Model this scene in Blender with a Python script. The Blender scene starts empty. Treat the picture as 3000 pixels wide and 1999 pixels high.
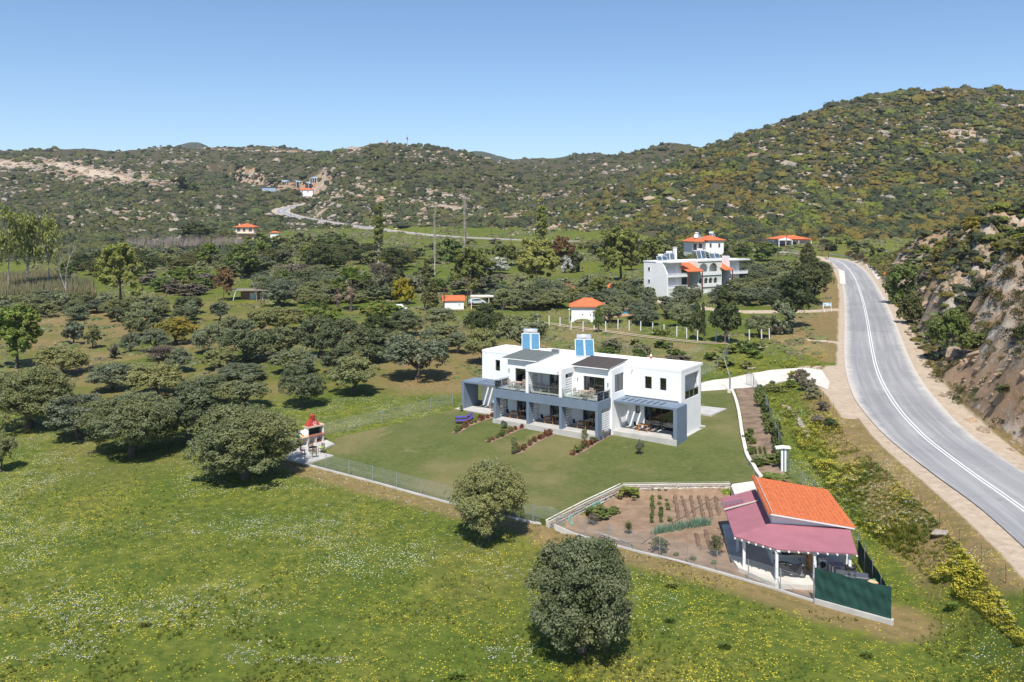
import bpy, math, random
import numpy as np
from mathutils import Vector, Matrix
from mathutils.geometry import delaunay_2d_cdt
SC = bpy.context.scene
COL = SC.collection
random.seed(7); RNG = np.random.default_rng(7)
R = math.radians

# ------------------------------------------------------------------ camera, sky, sun, exposure
HC = 22.0                                   # camera height above the house's ground, metres
cam = bpy.data.cameras.new('camera'); camo = bpy.data.objects.new('camera', cam); COL.objects.link(camo)
camo.location = (0, 0, HC); camo.rotation_euler = (R(90), 0, 0)
cam.sensor_width = 36; cam.lens = 30; cam.shift_y = -0.1165; cam.clip_start = 0.5; cam.clip_end = 20000
SC.camera = camo
world = bpy.data.worlds.new('World'); SC.world = world; world.use_nodes = True
wn = world.node_tree; wn.nodes.clear()
wo = wn.nodes.new('ShaderNodeOutputWorld'); bg = wn.nodes.new('ShaderNodeBackground'); sky = wn.nodes.new('ShaderNodeTexSky')
sky.sky_type = 'NISHITA'; sky.sun_disc = False
SUN = Vector((-0.05, -0.66, 1.0)).normalized()          # towards the sun
sky.sun_elevation = math.asin(SUN.z); sky.sun_rotation = math.atan2(SUN.x, SUN.y)
sky.altitude = 1200; sky.air_density = 1.0; sky.dust_density = 0.1; sky.ozone_density = 3.5
bg.inputs['Strength'].default_value = 0.1
hs = wn.nodes.new('ShaderNodeHueSaturation'); hs.inputs['Saturation'].default_value = 1.06; hs.inputs['Value'].default_value = 1.0
wn.links.new(sky.outputs[0], hs.inputs['Color']); wn.links.new(hs.outputs[0], bg.inputs['Color']); wn.links.new(bg.outputs[0], wo.inputs['Surface'])
sl = bpy.data.lights.new('sun', 'SUN'); so = bpy.data.objects.new('sun', sl); COL.objects.link(so)
sl.energy = 4.4; sl.angle = R(0.5); sl.color = (1.0, 0.955, 0.88)
so.rotation_euler = SUN.to_track_quat('Z', 'Y').to_euler()
SC.view_settings.view_transform = 'Standard'; SC.view_settings.look = 'None'
SC.view_settings.exposure = 0.58; SC.view_settings.gamma = 1.0; SC.view_settings.use_curve_mapping = False
SC.cycles.max_bounces = 5; SC.cycles.diffuse_bounces = 3; SC.cycles.glossy_bounces = 2
SC.cycles.transparent_max_bounces = 10; SC.cycles.volume_bounces = 0; SC.cycles.use_denoising = True

# ------------------------------------------------------------------ small maths
def sstep(a, b, x):
    t = np.clip((np.asarray(x, float)-a)/(b-a), 0, 1); return t*t*(3-2*t)
def _h(ix, iy, s):
    n = (ix*374761393 + iy*668265263 + s*974711) & 0x7fffffff
    n = ((n ^ (n >> 13))*1274126177) & 0x7fffffff
    return ((n ^ (n >> 16)) & 0xffff)/65535.0
def vnoise(x, y, s=0):
    x = np.asarray(x, float); y = np.asarray(y, float)
    ix = np.floor(x).astype(np.int64); iy = np.floor(y).astype(np.int64); fx = x-ix; fy = y-iy
    fx = fx*fx*(3-2*fx); fy = fy*fy*(3-2*fy)
    a = _h(ix, iy, s); b = _h(ix+1, iy, s); c = _h(ix, iy+1, s); d = _h(ix+1, iy+1, s)
    return (a*(1-fx)+b*fx)*(1-fy)+(c*(1-fx)+d*fx)*fy
def fbm(x, y, s=0, o=4):
    r = 0; a = .5; t = 0
    for k in range(o):
        r = r+a*(vnoise(x, y, s+k*17)-.5); t += a; x = x*2.03+11.3; y = y*2.03+5.7; a *= .5
    return r/t
# table of ground heights: columns are bearings (u, in units of the 3000 px frame), rows are distances
US = np.array([-1500, 0, 300, 600, 900, 1050, 1200, 1350, 1500, 1650, 1800, 1930, 2000, 2080, 2170, 2400, 2550, 2700, 2850, 3000, 4200.])
YS = np.array([20, 40, 52, 62, 75, 86, 100, 130, 160, 200, 260, 340, 400, 440, 500, 560, 620, 700, 800, 900, 1000, 1150, 1300, 1500, 2000, 3000, 6500.])
near = [-2.8, -2.6, -2.2, -1.9, -1.6, -.75, -.35, .5, 1.5, 3.3, 6]
def zz(v, Y): return HC-(v-650)/2500*Y
def colm(far): # far: values for stations 340..6500
    return near+far
T = {}
L = [9.0, 11, 13.5, 18, 25, 34, 46, 62, 78, 95, zz(436, 1150), 112, 90, 60, 40, 30]
T[0] = list(L); T[-1500] = list(L); T[300] = list(L); T[300][10] = zz(421, 1150)
T[600] = [9, 11, 13, 17, 22, 28, 38, 55, 75, 95, zz(424, 1150), 110, 90, 60, 40, 30]; T[600][10] = zz(424, 1150)
T[900] = [9, 11, 13, 15.5, 18.5, 24, 33, 52, 74, 98, zz(418, 1150), 122, 90, 60, 40, 30]
T[1050] = [9, 11, 13, 15, 19, 38, 60, 84, zz(404, 900), 102, 92, 84, 80, 60, 40, 30]
T[1200] = [9, 11, 13, 14.5, 24, 42, 66, 86, zz(418, 900), 102, 92, 84, 80, 60, 40, 30]
T[1350] = [9, 11, 12.5, 14.5, 22, 38, 56, 76, 92, zz(442, 1000), 104, 110, 116, 80, 50, 30]
T[1500] = [9, 11, 12.5, 14.5, 20, 30, 42, 54, 66, 78, 96, 116, zz(438, 1500), 118, 60, 30]
T[1650] = [9.5, 11.5, 14, 24, 30, 36, 44, 54, 66, 80, 100, 120, zz(436, 1500), 118, 60, 30]
T[1800] = [10, 12, 18, 31, 42, 44, 50, 60, 72, 86, 102, 121, zz(440, 1500)+2, 116, 60, 30]
T[1930] = [10, 13, 22, 37, 52, 58, 60, 68, 82, 100, zz(433, 1150), 124, 120, 100, 60, 30]
T[2000] = [10, 14, 23, 40, 57, 67, 70, 76, 88, 105, zz(422, 1150), 122, 115, 90, 60, 30]
T[2080] = [10, 14, 24, 44, 61, zz(436, 620), 77, 80, 90, 104, zz(427, 1150)-2, 118, 110, 80, 50, 30]
T[2170] = [10, 14, 26, 48, 67, zz(400, 620), 85, 80, 78, 76, 74, 70, 60, 50, 40, 30]
T[2400] = [10, 13.5, 27, 54, 80, zz(326, 620), 108, 100, 90, 80, 70, 60, 50, 40, 30, 30]
T[2550] = [9.5, 14, 29, 58, 88, zz(284, 620), 118, 108, 95, 82, 70, 60, 50, 40, 30, 30]
T[2700] = [10, 16, 32, 61, 92, zz(257, 620), 122, 110, 96, 82, 70, 60, 50, 40, 30, 30]
T[2850] = [11, 20, 36, 64, 93, zz(250, 620), 122, 110, 96, 82, 70, 60, 50, 40, 30, 30]
T[3000] = [12, 22, 38, 66, 94, zz(262, 620), 120, 110, 96, 82, 70, 60, 50, 40, 30, 30]
T[4200] = list(T[3000])
tab = np.array([colm(T[int(u)]) for u in US])            # [col,row]
_NU, _NY = 300, 320
_ug = np.linspace(-1500, 4200, _NU); _lg = np.linspace(math.log(20), math.log(6500), _NY)
_a = np.array([np.interp(_lg, np.log(YS), row) for row in tab])
_g = np.array([np.interp(_ug, US, _a[:, j]) for j in range(_NY)]).T
def _blur(g, k, ax):
    w = np.exp(-.5*(np.arange(-3*k, 3*k+1)/k)**2); w /= w.sum(); n = len(w)//2
    p = np.pad(g, [(n, n) if i == ax else (0, 0) for i in range(2)], mode='edge')
    return np.apply_along_axis(lambda r: np.convolve(r, w, 'valid'), ax, p)
_g = _blur(_blur(_g, 3, 0), 3, 1)
def h_table(X, Y):
    Yc = np.clip(Y, 21, 6400); u = np.clip(1500+2500*X/np.maximum(Yc, 35), -1499, 4199)
    a = (u+1500)/5700*(_NU-1); b = (np.log(Yc)-math.log(20))/(math.log(6500)-math.log(20))*(_NY-1)
    i = np.clip(a.astype(int), 0, _NU-2); j = np.clip(b.astype(int), 0, _NY-2); fa = a-i; fb = b-j
    return (_g[i, j]*(1-fa)+_g[i+1, j]*fa)*(1-fb)+(_g[i, j+1]*(1-fa)+_g[i+1, j+1]*fa)*fb
def pt(u, v, Y): return ((u-1500)/2500*Y, Y, zz(v, Y))
# ------------------------------------------------------------------ the road's centre line in metres
_rd = [(37*1.18, 34, .9), (40, 46, 1.0)]
for u, v, z in [(3000, 1494, 1.), (2869, 1402, 1.), (2741, 1307, 1.), (2677, 1249, 1.), (2614, 1173, 1.1), (2569, 1084, 1.3), (2550, 994, 2.), (2531, 892, 3.2), (2505, 816, 4.6), (2473, 775, 5.8)]:
    Yv = 2500*(HC-z)/(v-650); _rd.append(((u-1500)/2500*Yv, Yv, z))
_rd[0] = (_rd[2][0]-5, 40, .9); _rd[1] = (_rd[2][0]-2, 51, .95)
_rd += [pt(2425, 757, 340), pt(2335, 745, 340), pt(2200, 734, 356), pt(2050, 724, 376), pt(1900, 716, 396), pt(1700, 708, 412), pt(1514, 703, 428), pt(1412, 698, 453), pt(1280, 691, 488), pt(1119, 674, 522), pt(983, 656, 560), pt(885, 639, 600), pt(843, 629, 625), pt(822, 620, 655), pt(834, 611, 690), pt(868, 603, 722), pt(912, 597, 752), pt(930, 591, 785), pt(915, 585, 815), pt(860, 581, 830), pt(790, 577, 845), pt(720, 572, 880), pt(640, 567, 930)]
def catmull(P, n=6):
    P = [np.array(p, float) for p in P]; P = [2*P[0]-P[1]]+P+[2*P[-1]-P[-2]]; o = []
    for i in range(1, len(P)-2):
        for k in range(n):
            t = k/n; a, b, c, d = P[i-1:i+3]
            o.append(.5*((2*b)+(-a+c)*t+(2*a-5*b+4*c-d)*t*t+(-a+3*b-3*c+d)*t**3))
    o.append(P[-2]); return np.array(o)
ROAD = catmull(_rd)
for _ in range(2): ROAD[1:-1] = (ROAD[:-2]+2*ROAD[1:-1]+ROAD[2:])/4
def line_dist(X, Y, P):
    """distance, signed side (+ right of the travel direction), height and index along a polyline"""
    X = np.asarray(X, float).ravel(); Y = np.asarray(Y, float).ravel()
    best = np.full(X.shape, 1e9); sd = np.zeros(X.shape); zb = np.zeros(X.shape)
    for i in range(len(P)-1):
        a, b = P[i], P[i+1]; dx, dy = b[0]-a[0], b[1]-a[1]; l2 = dx*dx+dy*dy+1e-9
        t = np.clip(((X-a[0])*dx+(Y-a[1])*dy)/l2, 0, 1)
        qx = X-a[0]-t*dx; qy = Y-a[1]-t*dy; d = np.hypot(qx, qy); m = d < best
        best = np.where(m, d, best); sd = np.where(m, np.sign(dy*qx-dx*qy), sd); zb = np.where(m, a[2]+t*(b[2]-a[2]), zb)
    return best, sd, zb
def atz(u, v, z):
    Y = 2500*(HC-z)/(v-650); return np.array([(u-1500)/2500*Y, Y, z])
RW = np.array([atz(u*3000/2353, v*3000/2353, z) for u, v, z in [(1262, 1197, -1.25), (1345, 1154, -1.1), (1432, 1113, -1.0), (1555, 1111, -1.0), (1678, 1110, -1.0)]])   # top line of the garden's retaining wall
OUT = []      # rock outcrops: x, y, rx, ry
def height(X, Y, detail=True):
    sh = np.shape(X); X = np.asarray(X, float).ravel(); Y = np.asarray(Y, float).ravel()
    z = h_table(X, Y)
    far = sstep(330, 520, Y)*sstep(13, 30, z)*(1-.8*np.exp(-(((X/np.maximum(Y, 1)+.25)/.10)**2+((Y-780)/170)**2)))
    z = z+far*(fbm(X/170, Y/170, 3, 4)*26+fbm(X/38, Y/38, 5, 3)*8)+sstep(900, 1400, Y)*fbm(X/420, Y/420, 9, 3)*40*sstep(14, 30, z)
    z = z+sstep(30, 60, Y)*.25*fbm(X/9, Y/9, 21, 3)*(1-sstep(70, 80, Y)*(1-sstep(125, 150, Y)))
    d, s, zr = line_dist(X, Y, ROAD)
    # the hillside that the road was cut into, right of the road
    rs = d*s
    env = sstep(62, 92, Y)*(1-sstep(235, 330, Y-.10*rs))*(.75+.25*(1-sstep(170, 250, Y)))
    n1 = fbm(X/14, Y/14, 31, 4); n2 = fbm(X/5, Y/5, 37, 3); n3 = fbm(X/2.1, Y/2.1, 39, 3)
    bank = 15*sstep(7.5, 24, rs+n1*9)+10*sstep(18, 62, rs)
    cliff = 6*sstep(8.0, 12.5, rs+n1*6)*sstep(.0, .18, fbm(X/26, Y/26, 41, 2)+.10)
    bk = np.where(rs > 0, (bank*(1+.35*n1)+cliff+n2*3.0*sstep(8, 13, rs)+2.6*np.abs(n3)*sstep(9, 14, rs))*env, 0)
    wide = 4.9+sstep(60, 120, Y)*.6
    w = sstep(wide, wide+np.where(Y > 330, 16, np.where(s > 0, 5, np.interp(Y, [58, 85], [5, 13]))), d)
    z = zr*(1-w)+z*w
    z = np.where((rs > 0) & (env > 0), np.maximum(z, zr-.1)*env*(rs > 6)+z*(1-env*(rs > 6)), z)+bk*sstep(7.0, 8.5, rs)
    z = z-np.where(d < wide+.3, .06, 0)
    gd_, gs_, _ = line_dist(X, Y, RW); z = z-np.where(gs_ > 0, .55*sstep(-.05, .25, gd_)*np.exp(-(gd_/9)**2), 0)
    return z.reshape(sh)
def hgt(x, y): return float(height(np.array([x]), np.array([y]))[0])
_Yr = np.concatenate([np.arange(30, 140, .5), np.geomspace(140, 5000, 420)])
def ground_at(u, v):
    X = (u-1500)/2500*_Yr; zr = HC-(v-650)/2500*_Yr
    k = np.argmax(height(X, _Yr) >= zr)
    if k == 0: k = len(_Yr)-1
    a, b = _Yr[k-1], _Yr[k]
    ys = np.linspace(a, b, 9); hh = height((u-1500)/2500*ys, ys) >= HC-(v-650)/2500*ys
    Yv = ys[np.argmax(hh)] if hh.any() else b
    x = (u-1500)/2500*Yv; return np.array([x, Yv, hgt(x, Yv)])
D = 3000/2353
def gd(u, v): return ground_at(u*D, v*D)              # same, from coordinates measured on the 2353 px view
def to_uv(x, y, z): return 1500+2500*x/y, 650+2500*(HC-z)/y

# ------------------------------------------------------------------ objects
def tag(o, label=None, cat=None, group=None, kind=None):
    if label: o['label'] = label
    if cat: o['category'] = cat
    if group: o['group'] = group
    if kind: o['kind'] = kind
    return o
def empty(name, loc, rz=0, label=None, cat=None, group=None, kind=None):
    o = bpy.data.objects.new(name, None); COL.objects.link(o); o.location = loc; o.rotation_euler = (0, 0, rz); o.empty_display_size = .3
    return tag(o, label, cat, group, kind)
def link(name, me, parent=None, loc=None, rot=None, scale=None):
    o = bpy.data.objects.new(name, me); COL.objects.link(o)
    if parent is not None: o.parent = parent
    if loc is not None: o.location = loc
    if rot is not None: o.rotation_euler = rot
    if scale is not None: o.scale = scale
    return o
def npmesh(name, V, F, mat=None, smooth=False, attrs=None):
    """V (n,3); F (m,3) or (m,4)"""
    V = np.asarray(V, np.float32); F = np.asarray(F, np.int32); k = F.shape[1]
    me = bpy.data.meshes.new(name); me.vertices.add(len(V)); me.vertices.foreach_set('co', V.ravel())
    me.loops.add(F.size); me.loops.foreach_set('vertex_index', F.ravel())
    me.polygons.add(len(F)); me.polygons.foreach_set('loop_start', np.arange(0, F.size, k, dtype=np.int32))
    me.polygons.foreach_set('use_smooth', np.full(len(F), smooth))
    me.update(calc_edges=True)
    for nme, arr in (attrs or {}).items():
        arr = np.asarray(arr, np.float32)
        if arr.ndim == 1:
            a = me.attributes.new(nme, 'FLOAT', 'POINT'); a.data.foreach_set('value', arr)
        else:
            a = me.attributes.new(nme, 'FLOAT_COLOR', 'POINT'); a.data.foreach_set('color', arr.ravel())
    if mat: me.materials.append(mat)
    return me
class MB:
    """collects simple solids and links them as one mesh object"""
    def __init__(s): s.v = []; s.f = []
    def add(s, V, F):
        n = len(s.v); s.v += [tuple(map(float, p)) for p in V]; s.f += [tuple(i+n for i in f) for f in F]; return s
    def box(s, x0, x1, y0, y1, z0, z1):
        return s.add([(x0, y0, z0), (x1, y0, z0), (x1, y1, z0), (x0, y1, z0), (x0, y0, z1), (x1, y0, z1), (x1, y1, z1), (x0, y1, z1)],
                     [(0, 3, 2, 1), (4, 5, 6, 7), (0, 1, 5, 4), (1, 2, 6, 5), (2, 3, 7, 6), (3, 0, 4, 7)])
    def prism(s, pts, z0, z1):           # pts counter-clockwise in plan; z1 may be a list
        n = len(pts); zt = z1 if isinstance(z1, (list, tuple)) else [z1]*n; zb = z0 if isinstance(z0, (list, tuple)) else [z0]*n
        V = [(p[0], p[1], zb[i]) for i, p in enumerate(pts)]+[(p[0], p[1], zt[i]) for i, p in enumerate(pts)]
        return s.add(V, [tuple(range(n))[::-1], tuple(range(n, 2*n))]+[(i, (i+1) % n, (i+1) % n+n, i+n) for i in range(n)])
    def wallx(s, pts, x0, x1):           # pts (y,z) outline extruded along x
        n = len(pts); V = [(x0, p[0], p[1]) for p in pts]+[(x1, p[0], p[1]) for p in pts]
        return s.add(V, [tuple(range(n)), tuple(range(n, 2*n))[::-1]]+[((i+1) % n, i, i+n, (i+1) % n+n) for i in range(n)])
    def wally(s, pts, y0, y1):
        n = len(pts); V = [(p[0], y0, p[1]) for p in pts]+[(p[0], y1, p[1]) for p in pts]
        return s.add(V, [tuple(range(n)), tuple(range(n, 2*n))[::-1]]+[((i+1) % n, i, i+n, (i+1) % n+n) for i in range(n)])
    def tube(s, P, rad, n=6, cap=True):
        P = [Vector(p) for p in P]; rad = rad if isinstance(rad, (list, tuple)) else [rad]*len(P); V = []
        for i, p in enumerate(P):
            d = (P[min(i+1, len(P)-1)]-P[max(i-1, 0)]).normalized(); a = d.cross(Vector((.13, .21, 1)))
            if a.length < .1: a = d.cross(Vector((1, 0, 0)))
            a.normalize(); b = d.cross(a)
            V += [p+(a*math.cos(6.28318*k/n)+b*math.sin(6.28318*k/n))*rad[i] for k in range(n)]
        F = [(i*n+k, i*n+(k+1) % n, (i+1)*n+(k+1) % n, (i+1)*n+k) for i in range(len(P)-1) for k in range(n)]
        if cap: F += [tuple(range(n)), tuple(range((len(P)-1)*n, len(P)*n))[::-1]]
        return s.add(V, F)
    def cyl(s, c, r, z0, z1, n=12, r2=None):
        return s.tube([(c[0], c[1], z0), (c[0], c[1], z1)], [r, r if r2 is None else r2], n)
    def beam(s, a, b, w, hgt_):          # box section bar from a to b
        a = Vector(a); b = Vector(b); d = (b-a).normalized(); sx = d.cross(Vector((0, 0, 1)))
        if sx.length < .05: sx = Vector((1, 0, 0))
        sx.normalize(); up = sx.cross(d); V = []
        for p in (a, b):
            for i, j in ((-1, -1), (1, -1), (1, 1), (-1, 1)): V.append(p+sx*(w/2*i)+up*(hgt_/2*j))
        return s.add(V, [(0, 1, 2, 3), (7, 6, 5, 4), (0, 4, 5, 1), (1, 5, 6, 2), (2, 6, 7, 3), (3, 7, 4, 0)])
    def mesh(s, name, mat, smooth=False):
        me = bpy.data.meshes.new(name); me.from_pydata(s.v, [], s.f)
        if mat: me.materials.append(mat)
        if smooth: me.polygons.foreach_set('use_smooth', [True]*len(me.polygons))
        me.update(); return me
    def obj(s, name, mat, parent=None, smooth=False, label=None, loc=None, rot=None, cat=None, group=None, kind=None, bevel=0):
        me = s.mesh(name, mat, smooth)
        o = link(name, me, parent, loc, rot)
        if bevel:
            m = o.modifiers.new('bevel', 'BEVEL'); m.width = bevel; m.segments = 1; m.limit_method = 'ANGLE'
        return tag(o, label, cat, group, kind)

# ------------------------------------------------------------------ materials
def newmat(name):
    m = bpy.data.materials.new(name); m.use_nodes = True; nt = m.node_tree; nt.nodes.clear()
    out = nt.nodes.new('ShaderNodeOutputMaterial'); b = nt.nodes.new('ShaderNodeBsdfPrincipled'); nt.links.new(b.outputs[0], out.inputs[0])
    return m, nt, b
def nd(nt, t, **kw):
    n = nt.nodes.new(t)
    for k, v in kw.items(): setattr(n, k, v)
    return n
def setin(n, **kw):
    for k, v in kw.items(): n.inputs[k].default_value = v
def mixc(nt, fac, a, b):
    m = nt.nodes.new('ShaderNodeMix'); m.data_type = 'RGBA'
    for i, x in ((0, fac), (6, a), (7, b)):
        if isinstance(x, (int, float)): m.inputs[i].default_value = x
        elif isinstance(x, tuple): m.inputs[i].default_value = (*x, 1)
        else: nt.links.new(x, m.inputs[i])
    return m.outputs[2]
def ramp(nt, fac, a, b, smooth=False):
    m = nt.nodes.new('ShaderNodeMapRange'); m.inputs[1].default_value = a; m.inputs[2].default_value = b
    if smooth: m.interpolation_type = 'SMOOTHSTEP'
    nt.links.new(fac, m.inputs[0]); return m.outputs[0]
def noise(nt, vec, scale, detail=3, rough=.55, dist=0):
    n = nt.nodes.new('ShaderNodeTexNoise'); n.inputs['Scale'].default_value = scale; n.inputs['Detail'].default_value = detail
    n.inputs['Roughness'].default_value = rough; n.inputs['Distortion'].default_value = dist
    if vec is not None: nt.links.new(vec, n.inputs['Vector'])
    return n.outputs['Fac']
def math_(nt, op, a, b=None):
    m = nt.nodes.new('ShaderNodeMath'); m.operation = op
    for i, x in enumerate((a, b)):
        if x is None: continue
        if isinstance(x, (int, float)): m.inputs[i].default_value = x
        else: nt.links.new(x, m.inputs[i])
    return m.outputs[0]
def pos(nt): return nd(nt, 'ShaderNodeNewGeometry').outputs['Position']
def objco(nt): return nd(nt, 'ShaderNodeTexCoord').outputs['Object']
def bump(nt, b, hgt_, dist=.02, strength=1):
    n = nt.nodes.new('ShaderNodeBump'); n.inputs['Distance'].default_value = dist; n.inputs['Strength'].default_value = strength
    nt.links.new(hgt_, n.inputs['Height']); nt.links.new(n.outputs[0], b.inputs['Normal'])
_mc = {}
def plain(name, c, c2=None, scale=2., rough=.7, metal=0, bmp=0, bscale=30, local=False, lo=.35, hi=.65, spec=None):
    if name in _mc: return _mc[name]
    m, nt, b = newmat(name); p = objco(nt) if local else pos(nt)
    if c2 is None: c2 = tuple(x*.86 for x in c)
    f = ramp(nt, noise(nt, p, scale, 5), lo, hi)
    nt.links.new(mixc(nt, f, c, c2), b.inputs['Base Color'])
    b.inputs['Roughness'].default_value = rough; b.inputs['Metallic'].default_value = metal
    if spec is not None: b.inputs['Specular IOR Level'].default_value = spec
    if bmp: bump(nt, b, noise(nt, p, bscale, 4), bmp)
    _mc[name] = m; return m
# ------------------------------------------------------------------ zones of the ground (each polygon measured, then laid on the terrain)
c4 = lambda x, y: (2000+x*.287, 1000+y*.287)
def polyW(pts, conv=None):
    return np.array([(ground_at(*conv(*p)) if conv else gd(*p))[:2] for p in pts])
def inside(X, Y, P):
    X = np.asarray(X).ravel(); Y = np.asarray(Y).ravel(); r = np.zeros(X.shape, bool); n = len(P); j = n-1
    for i in range(n):
        xi, yi = P[i]; xj, yj = P[j]
        if abs(yj-yi) > 1e-9:
            r ^= ((yi > Y) != (yj > Y)) & (X < (xj-xi)*(Y-yi)/(yj-yi)+xi)
        j = i
    return r
def soft(X, Y, P, e):                        # 1 inside, fading over e metres outside
    d, _, _ = line_dist(X, Y, np.array([(*p, 0) for p in list(P)+[P[0]]]))
    return np.where(inside(X, Y, P), 1, 1-sstep(0, e, d))
# retaining wall top line and the lawn behind it
LAWN = polyW([(770, 1008), (870, 985), (960, 963), (1060, 938), (1100, 880), (1300, 850), (1620, 880), (1690, 895), (1700, 960), (1712, 1025), (1735, 1085)])
LAWN = np.array(list(map(tuple, LAWN))+[tuple(atz(1735*D, 1105*D, -1.0)[:2])]+[tuple(p[:2]) for p in RW[::-1]]+list(map(tuple, polyW([(1218, 1196), (1035, 1158), (880, 1115), (715, 1070), (768, 1025)]))))
def lawn_z(X, Y):
    b = height(X, Y); sh = b.shape; d, _, wz = line_dist(X, Y, RW); d = d.reshape(sh); wz = wz.reshape(sh)
    return b+.05+np.maximum(0, wz-b-.04)*np.exp(-(d/5.5)**1.3)
GARDEN = polyW([(1250, 1206), (1345, 1165), (1434, 1126), (1680, 1122), (1765, 1122), (1800, 1180), (1800, 1300), (1900, 1390), (1790, 1352), (1700, 1328), (1560, 1295), (1460, 1268), (1300, 1224)])
BED = polyW([(540, 490), (600, 740), (640, 970), (690, 1180), (800, 1395), (1110, 1450), (1010, 1310), (960, 1130), (880, 900), (800, 740), (760, 560), (720, 470)], c4)
DRIVE = polyW([(190, 430), (330, 398), (460, 385), (700, 332), (900, 300), (1080, 285), (1240, 275), (1420, 300), (1500, 420), (1480, 500), (1340, 440), (1280, 400), (1150, 395), (1000, 420), (860, 450), (740, 472), (540, 487), (460, 497), (190, 515)], c4)
APRON = polyW([(1240, 268), (1530, 262), (1640, 300), (1700, 500), (1790, 760), (1700, 775), (1600, 660), (1540, 560), (1450, 460), (1280, 380)], c4)
DRYS = [polyW([(1880, 890), (1925, 900), (1940, 965), (2000, 1015), (2130, 1100), (2353, 1262), (2353, 1345), (2280, 1300), (2150, 1190), (2050, 1095), (1955, 1010), (1905, 945)]),
        polyW([(1860, 720), (1922, 715), (1918, 790), (1905, 830), (1840, 800), (1780, 780), (1800, 745)]),
        polyW([(1905, 610), (1930, 640), (1925, 712), (1890, 715), (1895, 660)]),
        polyW([(0, 700), (140, 705), (330, 715), (420, 745), (410, 760), (250, 755), (100, 745), (0, 740)])]
YEL = [polyW([(1760, 900), (1850, 872), (1895, 930), (1950, 1012), (2050, 1095), (2150, 1195), (2280, 1305), (2353, 1360), (2353, 1500), (2250, 1410), (2100, 1300), (1970, 1210), (1895, 1120), (1820, 1010)]),
       polyW([(1660, 800), (1730, 770), (1830, 770), (1880, 800), (1900, 850), (1780, 860), (1640, 860)]),
       polyW([(1960, 560), (2000, 545), (2070, 560), (2080, 600), (1980, 590)])]
MEAD = polyW([(1255, 750), (1640, 800), (1640, 860), (1560, 850), (1240, 800)])
TRACK = np.array([gd(*p) for p in [(1245, 742), (1300, 750), (1400, 763), (1500, 776), (1600, 787), (1670, 790), (1760, 800)]])
CUT = np.array([pt(u, v, Y) for u, v, Y in [(-40, 497, 930), (90, 510, 890), (170, 519, 860), (260, 527, 830), (330, 527, 820), (390, 536, 800)]])
TRACK2 = np.array([gd(*p) for p in [(1920, 788), (1870, 782), (1840, 781)]])
HOTELPATH = np.array([gd(*p) for p in [(1925, 712), (1880, 715), (1800, 716), (1720, 717), (1640, 712), (1560, 700), (1500, 692)]])
# fence along the foot of the plot, from the patio to the last corner by the green screen
FL = np.array([gd(*p) for p in [(700, 1068), (880, 1115), (1035, 1158), (1225, 1203), (1310, 1226), (1460, 1268), (1610, 1306), (1730, 1340), (1870, 1384), (2050, 1428)]])
def rk(u, v, rx, ry):
    g = gd(u, v); OUT.append((g[0], g[1], max(rx*D/2500*g[1], 3), min(max(ry*D/2500*g[1]*2.0, 5), 34)))
for a in [(270, 487, 38, 14), (225, 408, 120, 9), (60, 385, 70, 7), (330, 505, 40, 12), (395, 500, 25, 9), (410, 370, 24, 12), (175, 520, 30, 8), (745, 487, 26, 16), (830, 425, 25, 18), (815, 345, 55, 7), (930, 500, 34, 16), (1000, 440, 42, 16), (1035, 478, 60, 14),
          (1180, 497, 30, 10), (960, 470, 30, 14), (1140, 500, 34, 12), (1350, 515, 60, 11), (1270, 524, 40, 9), (880, 455, 28, 14), (770, 455, 22, 14), (700, 500, 40, 8), (1850, 397, 22, 12), (1825, 440, 16, 16), (2230, 305, 70, 16), (2320, 245, 24, 12), (2200, 345, 40, 10), (1985, 470, 22, 10), (1900, 520, 16, 9), (2140, 385, 14, 8), (2290, 430, 28, 10),
          (1560, 400, 15, 8), (1440, 390, 26, 8), (1240, 455, 50, 10), (1050, 360, 30, 5), (640, 350, 60, 5), (520, 345, 36, 5), (1640, 505, 26, 9), (1750, 500, 24, 9), (1730, 355, 14, 8), (1380, 500, 20, 8)]: rk(*a)
def rockw(X, Y):
    r = np.zeros(np.shape(X))
    for x, y, rx, ry in OUT: r = np.maximum(r, np.exp(-(((X-x)/rx)**2+((Y-y)/ry)**2)))
    return r
def hillw(X, Y, Z): # 1 on the scrub-covered hills
    u_ = 1500+2500*X/np.maximum(Y, 30); k = 6.5*(1-sstep(600, 950, u_))+3.0*sstep(1850, 1950, u_)*(1-sstep(2330, 2420, u_))
    return sstep(1.2, 3.5, Z+k-np.interp(Y, [20, 260, 340, 400, 440, 500, 700, 1000], [9, 9, 11.5, 13.5, 15.5, 16.5, 20, 24])+fbm(X/60, Y/60, 55, 3)*4)*sstep(280, 330, Y)

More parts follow.
